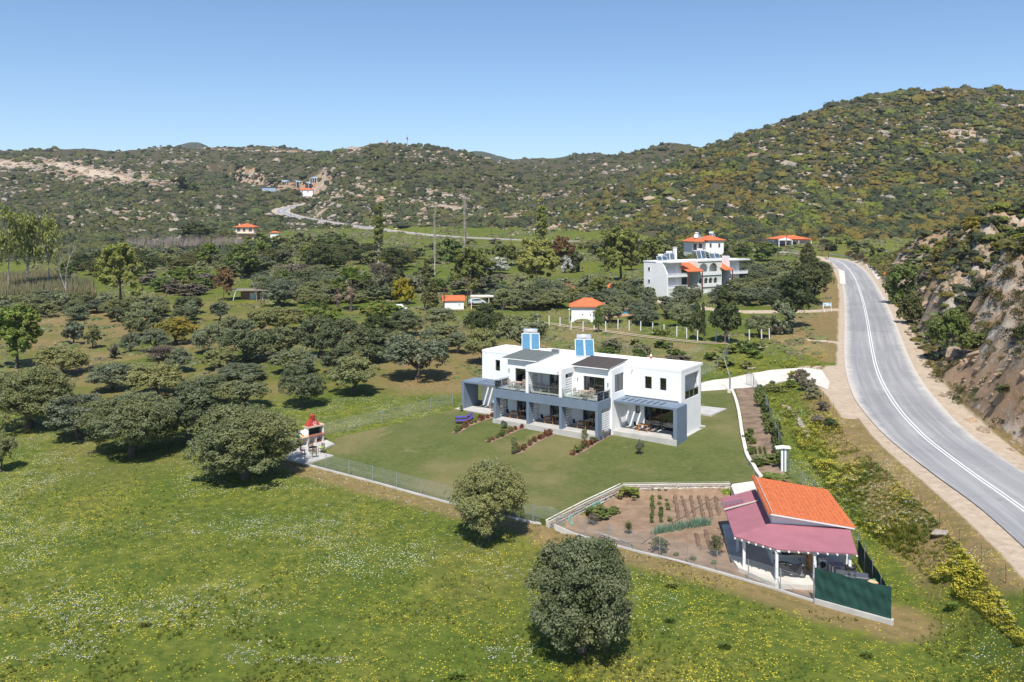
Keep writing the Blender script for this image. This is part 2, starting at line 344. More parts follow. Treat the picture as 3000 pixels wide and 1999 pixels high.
# ------------------------------------------------------------------ ground material
def ground_mat():
    m, nt, b = newmat('ground'); p = pos(nt)
    A = nd(nt, 'ShaderNodeAttribute', attribute_name='zone'); B = nd(nt, 'ShaderNodeAttribute', attribute_name='flow')
    sa = nd(nt, 'ShaderNodeSeparateColor'); nt.links.new(A.outputs['Color'], sa.inputs[0]); sb = nd(nt, 'ShaderNodeSeparateColor'); nt.links.new(B.outputs['Color'], sb.inputs[0])
    nf = noise(nt, p, 1.3, 6, .65); nm = noise(nt, p, .12, 5, .6); nl = noise(nt, p, .03, 4, .55); nb = noise(nt, p, 7, 3, .7)
    g = mixc(nt, ramp(nt, nm, .36, .64), (.092, .125, .015), (.170, .172, .028))
    g = mixc(nt, ramp(nt, nf, .38, .66), g, (.046, .078, .011))
    g = mixc(nt, math_(nt, 'MULTIPLY', ramp(nt, nb, .45, .75), .55), g, (.155, .175, .038))
    g = mixc(nt, math_(nt, 'MULTIPLY', ramp(nt, nl, .55, .72), .55), g, (.17, .135, .055))
    def msk(ch, amp=.5, lo=.35, hi=.65):
        s = math_(nt, 'ADD', ch, math_(nt, 'MULTIPLY', math_(nt, 'SUBTRACT', nf, .5), amp)); s = math_(nt, 'ADD', s, math_(nt, 'MULTIPLY', math_(nt, 'SUBTRACT', nm, .5), amp)); return ramp(nt, s, lo, hi)
    dry = mixc(nt, ramp(nt, nf, .35, .65), (.26, .175, .085), (.15, .125, .045))
    g = mixc(nt, msk(sa.outputs[0], 1.2, .3, .75), g, dry)
    scr = mixc(nt, ramp(nt, nm, .4, .62), (.075, .060, .035), (.055, .060, .028)); scr = mixc(nt, ramp(nt, nf, .5, .75), scr, (.13, .11, .07))
    g = mixc(nt, msk(A.outputs['Alpha'], .6), g, scr)
    # flowers: fine dots of white and yellow
    def dots(scale, thr):
        v = nd(nt, 'ShaderNodeTexVoronoi'); v.inputs['Scale'].default_value = scale; nt.links.new(p, v.inputs['Vector']); return math_(nt, 'LESS_THAN', v.outputs['Distance'], thr), v.outputs['Color']
    for ch, col_, off, s in ((sb.outputs[0], (.62, .61, .5), .0, 8.5), (sb.outputs[1], (.56, .47, .035), .37, 7.0)):
        dd, cc = dots(s, .32); sc_ = nd(nt, 'ShaderNodeSeparateColor'); nt.links.new(cc, sc_.inputs[0])
        patch = ramp(nt, noise(nt, p, .35+off*.5, 5, .7), .42, .68); dens = math_(nt, 'MULTIPLY', math_(nt, 'MULTIPLY', ch, patch), 1.15)
        on = math_(nt, 'MULTIPLY', dd, math_(nt, 'LESS_THAN', sc_.outputs[0], dens)); g = mixc(nt, on, g, col_)
    sand = mixc(nt, ramp(nt, nf, .3, .7), (.52, .43, .33), (.37, .285, .20))
    g = mixc(nt, msk(sa.outputs[1], .7), g, sand)
    rc = mixc(nt, ramp(nt, noise(nt, p, .5, 6, .7, 1.0), .38, .6), (.15, .125, .10), (.45, .39, .32)); rc = mixc(nt, math_(nt, 'MULTIPLY', ramp(nt, noise(nt, p, .12, 4), .42, .56), .85), rc, (.34, .215, .12))
    g = mixc(nt, msk(sa.outputs[2], 1.1, .40, .56), g, rc)
    nt.links.new(g, b.inputs['Base Color']); b.inputs['Roughness'].default_value = .9; b.inputs['Specular IOR Level'].default_value = .15
    bp = math_(nt, 'ADD', math_(nt, 'MULTIPLY', nf, .6), math_(nt, 'MULTIPLY', nb, .25)); bump(nt, b, bp, .35, .8)
    return m
M_GROUND = ground_mat()
# ------------------------------------------------------------------ the ground, one sheet out to the horizon
def build_ground():
    ys = np.concatenate([np.arange(-60, 34, 4.), np.arange(34, 110, .42), np.geomspace(110, 700, 250), np.geomspace(705, 7000, 110)])
    t = np.linspace(-1, 1, 470); t = .55*t+.45*t**3
    X = t[None, :]*(.95*np.maximum(ys, 0)+30)[:, None]; X = X+.15*ys[:, None]*0; Y = np.repeat(ys[:, None], len(t), 1)
    Z = height(X, Y); n, k = Z.shape
    x, y, z = X.ravel(), Y.ravel(), Z.ravel()
    d, s, _ = line_dist(x, y, ROAD); rs = d*s
    hill = hillw(x, y, z); env = sstep(62, 92, y)*(1-sstep(235, 330, y-.1*rs))*sstep(6.5, 10, rs)
    dry = np.zeros(len(x)); sand = np.zeros(len(x)); rock = rockw(x, y)*sstep(.25, .6, hill+.2*(y > 300)); flw = np.zeros(len(x)); fly = np.zeros(len(x))
    rock = np.maximum(rock, hill*.2*(.6+vnoise(x/25, y/25, 91)*.8))
    dry = np.maximum(dry, np.where(rs < 0, (1-sstep(8, 11.5, d))*sstep(50, 58, y)*(y < 112), (1-sstep(11, 16, d))*(y < 260))); 
    for P in DRYS: dry = np.maximum(dry, .85*soft(x, y, P, 2.5))
    fd, _, _ = line_dist(x, y, FL); dry = np.maximum(dry, .8*(1-sstep(1.2, 4.2, fd)))
    dry = np.maximum(dry, .66*sstep(92, 110, y)*(1-sstep(170, 250, y))*(1-sstep(20, 30, x))*(.25+.95*vnoise(x/13, y/13, 61)))
    dry = np.maximum(dry, .5*soft(x, y, MEAD, 3))
    sand = np.maximum(sand, soft(x, y, APRON, 1.5)); sand = np.maximum(sand, .9*soft(x, y, DRIVE, .8))
    sand = np.maximum(sand, np.where(rs > 0, 1-sstep(6.6, 8.2, d), 1-sstep(4.3, 5.4+.9*(y > 95), d))*(y < 330)+(1-sstep(6, 9, d))*(y >= 330)*.8)
    for L_, w_ in ((TRACK, .5), (TRACK2, .5), (HOTELPATH, 1.5)):
        dd, _, _ = line_dist(x, y, L_); sand = np.maximum(sand, np.abs(1-sstep(w_, w_+.8, dd))*(0 if L_ is TRACK else 1))
    sand = np.maximum(sand, .5*vnoise(x/7, y/7, 71)*env); rock = np.maximum(rock, env*(.12+.55*vnoise(x/8, y/8, 73))); hill = np.maximum(hill, env*.95)
    cd, _, _ = line_dist(x, y, CUT); sand = np.maximum(sand, 1.0-sstep(8, 16, cd)); rock = np.maximum(rock, .95*np.exp(-((cd-24)/13)**2))
    gx = np.gradient(Z, axis=1)/np.gradient(X, axis=1); gy = np.gradient(Z, axis=0)/np.gradient(Y, axis=0); slope = np.hypot(gx, gy).ravel()
    rock = np.maximum(rock, sstep(.9, 1.6, slope)*np.clip(hill+env, 0, 1))
    f0 = (y < 105)*(1-dry*.8)
    flw = f0*(.08+.92*sstep(.45, .65, vnoise(x/9+3, y/6, 81)))*(1-sstep(4, 16, x))*(.2+.45*sstep(46, 60, y))
    fly = f0*(.22+.45*sstep(.45, .65, vnoise(x/9, y/9, 83)))
    flw = np.maximum(flw, .55*(y > 92)*(y < 190)*(x < 30)*sstep(.5, .7, vnoise(x/16, y/16, 85))); flw = np.maximum(flw, .75*soft(x, y, MEAD, 3))
    for P in YEL:
        q = soft(x, y, P, 3); fly = np.maximum(fly, 1.0*q*(.35+.9*vnoise(x/7, y/7, 87))); flw = np.maximum(flw, .7*q*sstep(.4, .7, vnoise(x/6, y/6, 89)))
    fly = np.maximum(fly, 1.1*soft(x, y, YEL[2], 8)); fly = np.maximum(fly, .55*(y > 190)*(y < 430)*sstep(.6, .75, vnoise(x/28, y/28, 95)))
    F = (np.arange(n-1)[:, None]*k+np.arange(k-1)[None, :]).ravel(); F = np.stack([F, F+1, F+k+1, F+k], 1)
    me = npmesh('ground', np.stack([x, y, z], 1), F, M_GROUND, True, {'zone': np.stack([dry, sand, rock, hill], 1).clip(0, 1.5), 'flow': np.stack([flw, fly, 0*x, 0*x+1], 1).clip(0, 1.5)})
    tag(link('ground', me), 'green and brown valley floor rising into scrub-covered rocky hills', kind='structure')
build_ground()

def drape(name, P, mat, dz=.05, step=.8, zf=None, label=None, kind='structure', thick=0, parent=None):
    P = [tuple(map(float, p[:2])) for p in P]; Q = []
    for i, a in enumerate(P):                                     # subdivide the outline
        b = P[(i+1) % len(P)]; L_ = math.dist(a, b); k = max(1, int(L_/step)); Q += [(a[0]+(b[0]-a[0])*j/k, a[1]+(b[1]-a[1])*j/k) for j in range(k)]
    q = np.array(Q); xs = np.arange(q[:, 0].min(), q[:, 0].max(), step); ys = np.arange(q[:, 1].min(), q[:, 1].max(), step)
    gx, gy = np.meshgrid(xs, ys); gx = gx.ravel()+RNG.uniform(-.1, .1, gx.size)*step; gy = gy.ravel(); m = inside(gx, gy, P)
    d, _, _ = line_dist(gx, gy, np.array([(*p, 0) for p in P+[P[0]]])); m &= d > step*.35
    pts = Q+list(zip(gx[m], gy[m])); n = len(Q)
    vs, es, fs, *_ = delaunay_2d_cdt([Vector(p) for p in pts], [(i, (i+1) % n) for i in range(n)], [list(range(n))], 1, 1e-5)
    vs = np.array([tuple(v) for v in vs]); z = (zf(vs[:, 0], vs[:, 1]) if zf else height(vs[:, 0], vs[:, 1])+dz)
    V = [(a, b, c) for (a, b), c in zip(vs, z)]; F = [tuple(f) for f in fs]
    F = [f if ((V[f[1]][0]-V[f[0]][0])*(V[f[2]][1]-V[f[0]][1])-(V[f[1]][1]-V[f[0]][1])*(V[f[2]][0]-V[f[0]][0])) > 0 else f[::-1] for f in F]
    if thick:                                                     # a skirt down into the ground along the outline
        cnt = {}
        for f in F:
            for i in range(len(f)): e = (f[i], f[(i+1) % len(f)]); cnt[e] = 1
        be = [e for e in cnt if (e[1], e[0]) not in cnt]; mp = {}
        for e in be:
            for v in e:
                if v not in mp: mp[v] = len(V); V.append((V[v][0], V[v][1], V[v][2]-thick))
        F += [(e[0], mp[e[0]], mp[e[1]], e[1]) for e in be]
    me = bpy.data.meshes.new(name); me.from_pydata(V, [], F); me.materials.append(mat); me.polygons.foreach_set('use_smooth', [not thick]*len(me.polygons)); me.update()
    return tag(link(name, me, parent), label, kind=kind)
def lawn_mat():
    m, nt, b = newmat('lawn'); p = pos(nt); nf = noise(nt, p, 2.2, 6, .65); nm = noise(nt, p, .28, 5, .6); nb = noise(nt, p, .09, 4)
    g = mixc(nt, ramp(nt, nm, .36, .62), (.105, .116, .032), (.060, .086, .019)); g = mixc(nt, ramp(nt, nf, .35, .7), g, (.125, .138, .044)); g = mixc(nt, math_(nt, 'MULTIPLY', ramp(nt, noise(nt, p, 9, 3, .7), .5, .75), .5), g, (.05, .07, .018))
    dryf = math_(nt, 'MULTIPLY', ramp(nt, math_(nt, 'ADD', nb, math_(nt, 'MULTIPLY', nm, .5)), .72, .9), .85); g = mixc(nt, math_(nt, 'MULTIPLY', dryf, .8), g, (.20, .165, .075))
    g = mixc(nt, math_(nt, 'MULTIPLY', ramp(nt, noise(nt, p, .7, 4, .6), .62, .75), .6), g, (.26, .21, .11))
    nt.links.new(g, b.inputs['Base Color']); b.inputs['Roughness'].default_value = .9; b.inputs['Specular IOR Level'].default_value = .15; bump(nt, b, nf, .12, .7); return m
M_LAWN = lawn_mat()
M_SOIL = plain('soil', (.29, .195, .125), (.20, .13, .08), 1.1, .95, bmp=.12, bscale=3.2)
M_SOILD = plain('dark_soil', (.27, .19, .125), (.14, .095, .062), .8, .95, bmp=.15, bscale=4)
M_CONC = plain('concrete', (.50, .48, .45), (.40, .385, .36), .9, .8, bmp=.01, bscale=20)
M_PALE = plain('pale_concrete', (.68, .64, .57), (.55, .50, .43), .7, .85, bmp=.01)
drape('lawn', LAWN, M_LAWN, zf=lawn_z, step=.6, label='mown lawn in front of the white house', thick=.9)
drape('garden_soil', GARDEN, M_SOIL, .05, .6, label='bare brown soil of the vegetable garden')
drape('garden_bed_soil', BED, M_SOILD, .06, .6, label='dark planting bed between the pale wall and the fence')
drape('driveway', DRIVE, M_PALE, .06, .6, label='pale concrete driveway from the road to the house')
drape('garden_path', [tuple(RW[-1][:2]+[.1, -.3])]+[tuple(atz(u*D, v*D, -1.02)[:2]) for u, v in [(1740, 1105), (1750, 1120), (1688, 1136), (1680, 1118)]][::1], M_PALE, .05, .6, zf=lambda x, y: np.full(np.shape(x), -1.0), label='pale concrete apron between the stone wall and the shed', thick=1)

# ------------------------------------------------------------------ the road
def road_mat():
    m, nt, b = newmat('asphalt'); p = pos(nt); a = nd(nt, 'ShaderNodeAttribute', attribute_name='off'); o = a.outputs['Fac']
    g = mixc(nt, ramp(nt, noise(nt, p, .08, 4), .42, .6), (.315, .31, .31), (.255, .253, .258))
    tr = math_(nt, 'ABSOLUTE', math_(nt, 'SUBTRACT', math_(nt, 'ABSOLUTE', o), 2.1)); tr = ramp(nt, tr, 1.1, .2, True)
    g = mixc(nt, math_(nt, 'MULTIPLY', tr, .35), g, (.205, .205, .21)); g = mixc(nt, math_(nt, 'MULTIPLY', ramp(nt, noise(nt, p, 9, 4, .8), .4, .75), .3), g, (.42, .41, .40))
    sa = nd(nt, 'ShaderNodeAttribute', attribute_name='along').outputs['Fac']; cb = nd(nt, 'ShaderNodeCombineXYZ'); nt.links.new(math_(nt, 'MULTIPLY', o, 1.6), cb.inputs[0]); nt.links.new(math_(nt, 'MULTIPLY', sa, .03), cb.inputs[1])
    st = noise(nt, cb.outputs[0], 1.0, 5, .65); g = mixc(nt, math_(nt, 'MULTIPLY', ramp(nt, st, .45, .7), .55), g, (.19, .19, .195)); g = mixc(nt, math_(nt, 'MULTIPLY', ramp(nt, st, .5, .3), .45), g, (.42, .415, .41))
    pt_ = math_(nt, 'MULTIPLY', ramp(nt, sa, 118, 118.6), ramp(nt, sa, 163.6, 163)); g = mixc(nt, math_(nt, 'MULTIPLY', pt_, .25), g, (.20, .20, .205))
    vc = nd(nt, 'ShaderNodeTexVoronoi', feature='DISTANCE_TO_EDGE'); vc.inputs['Scale'].default_value = .16; wp = nd(nt, 'ShaderNodeVectorMath', operation='ADD'); nz = nd(nt, 'ShaderNodeTexNoise'); nz.inputs['Scale'].default_value = .5; nt.links.new(p, nz.inputs['Vector']); sc_ = nd(nt, 'ShaderNodeVectorMath', operation='SCALE'); sc_.inputs['Scale'].default_value = 5; nt.links.new(nz.outputs['Color'], sc_.inputs[0]); nt.links.new(p, wp.inputs[0]); nt.links.new(sc_.outputs[0], wp.inputs[1]); nt.links.new(wp.outputs[0], vc.inputs['Vector']); g = mixc(nt, math_(nt, 'MULTIPLY', math_(nt, 'LESS_THAN', vc.outputs['Distance'], .008), .3), g, (.12, .12, .12))
    edge = ramp(nt, math_(nt, 'ADD', math_(nt, 'ABSOLUTE', math_(nt, 'SUBTRACT', o, .42)), math_(nt, 'MULTIPLY', noise(nt, p, .5, 4), 1.6)), 4.3, 5.2); g = mixc(nt, edge, g, (.50, .46, .41))
    nt.links.new(g, b.inputs['Base Color']); b.inputs['Roughness'].default_value = .85; b.inputs['Specular IOR Level'].default_value = .3; bump(nt, b, noise(nt, p, 40, 3), .01); return m
M_ROAD = road_mat(); M_PAINT = plain('road_paint', (.80, .80, .78), (.62, .61, .59), 3, .7)
def offs(P, o):
    P = np.asarray(P); t = np.gradient(P[:, :2], axis=0); t /= np.hypot(t[:, 0], t[:, 1])[:, None]+1e-9
    return np.stack([P[:, 0]+t[:, 1]*o, P[:, 1]-t[:, 0]*o, P[:, 2]], 1)
def ribbon(name, P, os_, dz, mat, **kw):
    n = len(P); k = len(os_); V = np.concatenate([offs(P, o)+[0, 0, dz] for o in os_]); F = []
    for j in range(k-1):
        i = np.arange(n-1); F.append(np.stack([j*n+i, (j+1)*n+i, (j+1)*n+i+1, j*n+i+1], 1))
    me = npmesh(name, V, np.concatenate(F), mat, True, {'off': np.concatenate([np.zeros(n)+o for o in os_]), 'along': np.tile(np.r_[0, np.cumsum(np.hypot(*np.diff(P[:, :2], axis=0).T))], k)}); return tag(link(name, me, kw.get('parent')), kw.get('label'), kind=kw.get('kind', 'structure'))
RF = catmull(ROAD[::3], 8)
_yl, _yr = np.interp(RF[:, 1], [62, 100], [-3.0, -4.15]), np.interp(RF[:, 1], [62, 100], [4.2, 5.0])
ribbon('road', RF, [_yl, _yl*.72, -1.5, 0, 1.5, _yr*.7, _yr], .02, M_ROAD, label='pale grey two-lane asphalt road curving up the valley')
c5 = lambda x, y: (2300+x*.1615, 720+y*.1615)
for P_ in ([(975, 430), (1075, 465), (1100, 700), (1000, 705), (985, 560)], [(1430, 325), (1640, 400), (1740, 600), (1665, 625), (1570, 470)]): drape('concrete_shoulder', polyW(P_, c5), M_PALE, .10, 1.0, label='fresh pale concrete beside the road bend')
for nm_, o0 in (('road_markings', -.16), ('road_markings', .16)): ribbon(nm_, RF, [o0-.065, o0+.065], .03, M_PAINT, label='white centre line of the road')

_tp = catmull([(p[0], p[1], p[2]+.06) for p in TRACK], 8); _tp[:, 2] = height(_tp[:, 0], _tp[:, 1])+.07
for o_ in (-.75, .75): ribbon('dirt_track', _tp, [o_-.3, o_+.3], 0, plain('pale_dirt', (.50, .40, .29), (.42, .33, .23), .8, .95), label='pale wheel rut of the dirt track behind the house')
# ------------------------------------------------------------------ scrub and rocks on the hills
def ico(sub=1):
    t = (1+5**.5)/2; V = [(-1, t, 0), (1, t, 0), (-1, -t, 0), (1, -t, 0), (0, -1, t), (0, 1, t), (0, -1, -t), (0, 1, -t), (t, 0, -1), (t, 0, 1), (-t, 0, -1), (-t, 0, 1)]
    V = [np.array(v)/np.linalg.norm(v) for v in V]
    F = [(0, 11, 5), (0, 5, 1), (0, 1, 7), (0, 7, 10), (0, 10, 11), (1, 5, 9), (5, 11, 4), (11, 10, 2), (10, 7, 6), (7, 1, 8), (3, 9, 4), (3, 4, 2), (3, 2, 6), (3, 6, 8), (3, 8, 9), (4, 9, 5), (2, 4, 11), (6, 2, 10), (8, 6, 7), (9, 8, 1)]
    for _ in range(sub):
        c = {}; G = []
        def mid(a, b):
            k = (min(a, b), max(a, b))
            if k not in c: m = V[a]+V[b]; V.append(m/np.linalg.norm(m)); c[k] = len(V)-1
            return c[k]
        for a, b, d in F: ab, bd, da = mid(a, b), mid(b, d), mid(d, a); G += [(a, ab, da), (b, bd, ab), (d, da, bd), (ab, bd, da)]
        F = G
    return np.array(V), np.array(F)
def shrub_tpl(seed, leaves=26):
    r = np.random.default_rng(seed); V, F = ico(1); V = V*(1+r.uniform(-.26, .26, (len(V), 1))); V[:, 2] = V[:, 2]*.8+.25
    keep = (V[F][:, :, 2].mean(1) > .12); F = F[keep]
    n = r.normal(size=(leaves, 3)); n /= np.linalg.norm(n, axis=1)[:, None]; n[:, 2] = np.abs(n[:, 2])
    c = n*r.uniform(.85, 1.25, (leaves, 1))*[1, 1, .8]+[0, 0, .2]; T3 = c[:, None, :]+r.normal(size=(leaves, 3, 3))*.22
    V = np.concatenate([V, T3.reshape(-1, 3)]); F = np.concatenate([F, np.arange(leaves*3).reshape(-1, 3)+len(V)-leaves*3]); return V, F
def leafy_tpl(seed, n=120):
    r = np.random.default_rng(seed+200); e = r.normal(size=(7, 3))*[.42, .42, .18]+[0, 0, .42]; i = r.integers(0, 7, n); d = r.normal(size=(n, 3)); d /= np.linalg.norm(d, axis=1)[:, None]; d[:, 2] = np.abs(d[:, 2])*np.where(r.random(n) < .8, 1, -1)
    c = e[i]+d*r.uniform(.3, .48, (n, 1)); T3 = c[:, None, :]+r.normal(size=(n, 3, 3))*.12; return T3.reshape(-1, 3), np.arange(n*3).reshape(-1, 3)
def rock_tpl(seed, sub=1):
    r = np.random.default_rng(seed); V, F = ico(sub); V = V*(1+r.uniform(-.3, .3, (len(V), 1)))
    for _ in range(4):
        n = r.normal(size=3); n /= np.linalg.norm(n); q = V@n; V = V-np.outer(np.maximum(q-.62, 0), n)
    V[:, 2] = V[:, 2]*.7+.15; return V, F
def scatter(name, tpls, P, S, mat, label, rnd=None, cat=None, smooth=False, sq=None):
    """many small pieces joined into one mesh of kind stuff; S (n,3) scales"""
    VV, FF, TT = [], [], []; n0 = 0; idx = RNG.integers(0, len(tpls), len(P)); a = RNG.uniform(0, 6.283, len(P)); tint = RNG.random(len(P)) if rnd is None else rnd
    for k, (V, F) in enumerate(tpls):
        m = np.where(idx == k)[0]
        if not len(m): continue
        ca, sa_ = np.cos(a[m])[:, None], np.sin(a[m])[:, None]; W = V[None]*S[m][:, None, :]
        X = W[:, :, 0]*ca-W[:, :, 1]*sa_+P[m, 0][:, None]; Y = W[:, :, 0]*sa_+W[:, :, 1]*ca+P[m, 1][:, None]; Z = W[:, :, 2]+P[m, 2][:, None]
        VV.append(np.stack([X, Y, Z], 2).reshape(-1, 3)); FF.append((F[None]+(np.arange(len(m))*len(V))[:, None, None]).reshape(-1, F.shape[1])+n0); TT.append(np.repeat(tint[m], len(V))); n0 += len(m)*len(V)
    me = npmesh(name, np.concatenate(VV), np.concatenate(FF), mat, smooth, {'tint': np.concatenate(TT)})
    return tag(link(name, me), label, cat, kind='stuff')
def scrub_mat():
    m, nt, b = newmat('scrub'); p = pos(nt); t = nd(nt, 'ShaderNodeAttribute', attribute_name='tint').outputs['Fac']
    n1 = noise(nt, p, .012, 4, .6); n2 = noise(nt, p, .05, 4, .65)
    n2b = math_(nt, 'ADD', n2, math_(nt, 'MULTIPLY', math_(nt, 'SUBTRACT', t, .5), .34))
    sx = nd(nt, 'ShaderNodeSeparateXYZ'); nt.links.new(p, sx.inputs[0])
    near_ = math_(nt, 'MULTIPLY', ramp(nt, sx.outputs[1], 850, 520), ramp(nt, sx.outputs[0], -20, 90))       # the near right hill is greener
    c = mixc(nt, ramp(nt, n2b, .36, .60), (.030, .038, .020), (.062, .074, .034))
    rust = mixc(nt, math_(nt, 'MULTIPLY', t, .6), (.175, .115, .022), (.085, .060, .022)); yel = mixc(nt, t, (.16, .165, .020), (.09, .115, .018))
    c = mixc(nt, math_(nt, 'MULTIPLY', ramp(nt, n2b, .48, .60), math_(nt, 'ADD', math_(nt, 'MULTIPLY', near_, .7), .25)), c, yel)
    n3 = math_(nt, 'ADD', noise(nt, p, .028, 3, .6), math_(nt, 'MULTIPLY', math_(nt, 'SUBTRACT', t, .5), .3))
    c = mixc(nt, math_(nt, 'MULTIPLY', ramp(nt, n3, .51, .61), math_(nt, 'ADD', math_(nt, 'MULTIPLY', near_, .6), .22)), c, rust)
    c = mixc(nt, math_(nt, 'MULTIPLY', ramp(nt, noise(nt, p, .9, 3, .7), .4, .7), .28), c, (.13, .135, .06))
    nt.links.new(c, b.inputs['Base Color']); b.inputs['Roughness'].default_value = .85; b.inputs['Specular IOR Level'].default_value = .15; return m
M_SCRUB = scrub_mat()
def rock_mat():
    m, nt, b = newmat('rock'); p = pos(nt); n1 = noise(nt, p, .8, 6, .7, .6)
    c = mixc(nt, ramp(nt, n1, .35, .62), (.40, .355, .30), (.17, .145, .115)); c = mixc(nt, math_(nt, 'MULTIPLY', ramp(nt, noise(nt, p, .09, 3), .46, .62), .6), c, (.44, .30, .18)); c = mixc(nt, ramp(nt, noise(nt, p, 4, 5, .75), .55, .8), c, (.55, .50, .44))
    nt.links.new(c, b.inputs['Base Color']); b.inputs['Roughness'].default_value = .9; bump(nt, b, n1, .5, .8); return m
M_ROCK = rock_mat()
M_ROCKW = plain('warm_rock', (.40, .28, .18), (.22, .165, .12), .5, .9, bmp=.3, bscale=1.2)
def hill_points(N, fn):
    u = RNG.uniform(-500, 3500, N*8); ly = RNG.uniform(math.log(300), math.log(2100), N*8); Y = np.exp(ly); X = (u-1500)/2500*Y
    Z = height(X, Y); Y2 = Y*1.03; Z2 = height((u-1500)/2500*Y2, Y2)
    dv = -((HC-Z2)/Y2-(HC-Z)/Y)*2500; w = np.clip(dv, 1.5, None); w = w*fn(X, Y, Z)
    d, _, _ = line_dist(X, Y, ROAD); w = w*(d > 7.5)
    pick = RNG.choice(len(w), N, replace=False, p=w/w.sum()); return X[pick], Y[pick], Z[pick]
def build_scrub():
    f = lambda X, Y, Z: (line_dist(X, Y, CUT)[0] > 13)*np.clip(hillw(X, Y, Z)-.93*rockw(X, Y)*(vnoise(X/6, Y/6, 3) > .3), .0, 1)*np.where((X > 60) & (Y < 700), 1.25, 1.)
    X, Y, Z = hill_points(21000, f); r = RNG.lognormal(.48, .32, len(X))*np.interp(Y, [300, 600, 1200, 2000], [1.0, 1.15, 1.6, 2.3])*(.75+.5*vnoise(X/40, Y/40, 8))
    # nothing on the barns' terrace
    S = np.stack([r*RNG.uniform(.85, 1.25, len(r)), r*RNG.uniform(.85, 1.25, len(r)), r*RNG.uniform(.75, 1.15, len(r))], 1)
    scatter('scrub', [shrub_tpl(k, 14) for k in range(8)], np.stack([X, Y, Z-.25*r], 1), S, M_SCRUB, 'low evergreen scrub covering the rocky hillsides')
    g = lambda X, Y, Z: (rockw(X, Y)**1.5*3.5+.8*np.exp(-((line_dist(X, Y, CUT)[0]-24)/12)**2)+.008*hillw(X, Y, Z)*(vnoise(X/30, Y/30, 12) > .5))*sstep(300, 330, Y)
    X, Y, Z = hill_points(10500, g); r = RNG.lognormal(-.22, .5, len(X))*np.interp(Y, [300, 600, 1200, 2000], [.9, 1.2, 1.8, 2.2])
    S = np.stack([r*1.15, r*.95, r*1.0], 1); scatter('rocks', [rock_tpl(k, 0) for k in range(9)], np.stack([X, Y, Z-.05*r], 1), S, M_ROCK, 'pale boulders and broken rock scattered over the hillsides')
build_scrub()
def build_bank_cover():
    n = 30000; y = RNG.uniform(58, 320, n); x = RNG.uniform(25, 190, n); d, s, zr = line_dist(x, y, ROAD); rs = d*s; z = height(x, y); e = .6
    sl = np.hypot(height(x+e, y)-z, height(x, y+e)-z)/e; v = vnoise(x/5, y/5, 44)
    m = (rs > 6.9) & (rs < 58) & (z > np.interp(y, [58, 75], [-9, 1.0])) & (sl < 6) & (RNG.random(n) < .62+.38*(v > .38)-.5*(sl > 3.2)); x, y, z, rs = x[m][:9000], y[m][:9000], z[m][:9000], rs[m][:9000]
    r = RNG.lognormal(-.38, .35, len(x))*np.where(rs > 12, 1.15, .6); S = np.stack([r, r, r*.8], 1); q = y < 128
    for nm_, sel, tp in (('nearer', q, [leafy_tpl(k) for k in range(6)]), ('farther', ~q, [shrub_tpl(k+20, 22) for k in range(6)])): scatter('scrub', tp, np.stack([x, y, z-.1*r], 1)[sel], S[sel], M_SCRUB, f'low scrub covering the {nm_} part of the rocky slope right of the road')
    y = RNG.uniform(62, 240, 9000); x = RNG.uniform(25, 150, 9000); d, s, zr = line_dist(x, y, ROAD); rs = d*s; m = (rs > 6.2) & (rs < 40) & (RNG.random(9000) < np.where(rs < 11, .8, .35*(vnoise(x/7, y/7, 47) > .5))); x, y, rs = x[m][:1500], y[m][:1500], rs[m][:1500]
    r = RNG.lognormal(-1.0, .6, len(x))*np.where(rs > 10, 1.25, .5); scatter('rocks', [rock_tpl(k+10) for k in range(7)], np.stack([x, y, height(x, y)-.1*r], 1), np.stack([r*1.2, r, r], 1), M_ROCKW, 'broken rock lying on the cut slope right of the road')
build_bank_cover()
def far_ridge():
    us = np.linspace(300, 1700, 220); V = []; ys = [2300, 2650, 2900, 3100, 3500]
    vt = 470-38*np.exp(-((us-1240)/75)**4)-29*np.exp(-((us-1395)/75)**2)-54*np.exp(-((us-560)/90)**2)+3*(vnoise(us/17, us*0, 5)-.5)
    for k, y in enumerate(ys):
        f = (.0, .75, 1., .8, 0)[k]; z = (HC+(650-vt)/2500*2900)*f; V.append(np.stack([(us-1500)/2500*y, np.full(len(us), y)+40*vnoise(us/9, us*0+k, 7), z], 1))
    n = len(us); F = np.concatenate([np.stack([k*n+np.arange(n-1), k*n+np.arange(1, n), (k+1)*n+np.arange(1, n), (k+1)*n+np.arange(n-1)], 1) for k in range(4)])
    me = npmesh('hills', np.concatenate(V), F, M_SCRUB, True, {'tint': np.full(5*n, .4)}); tag(link('hills', me), 'far bluish hills peeping over the skyline', kind='structure')
far_ridge()
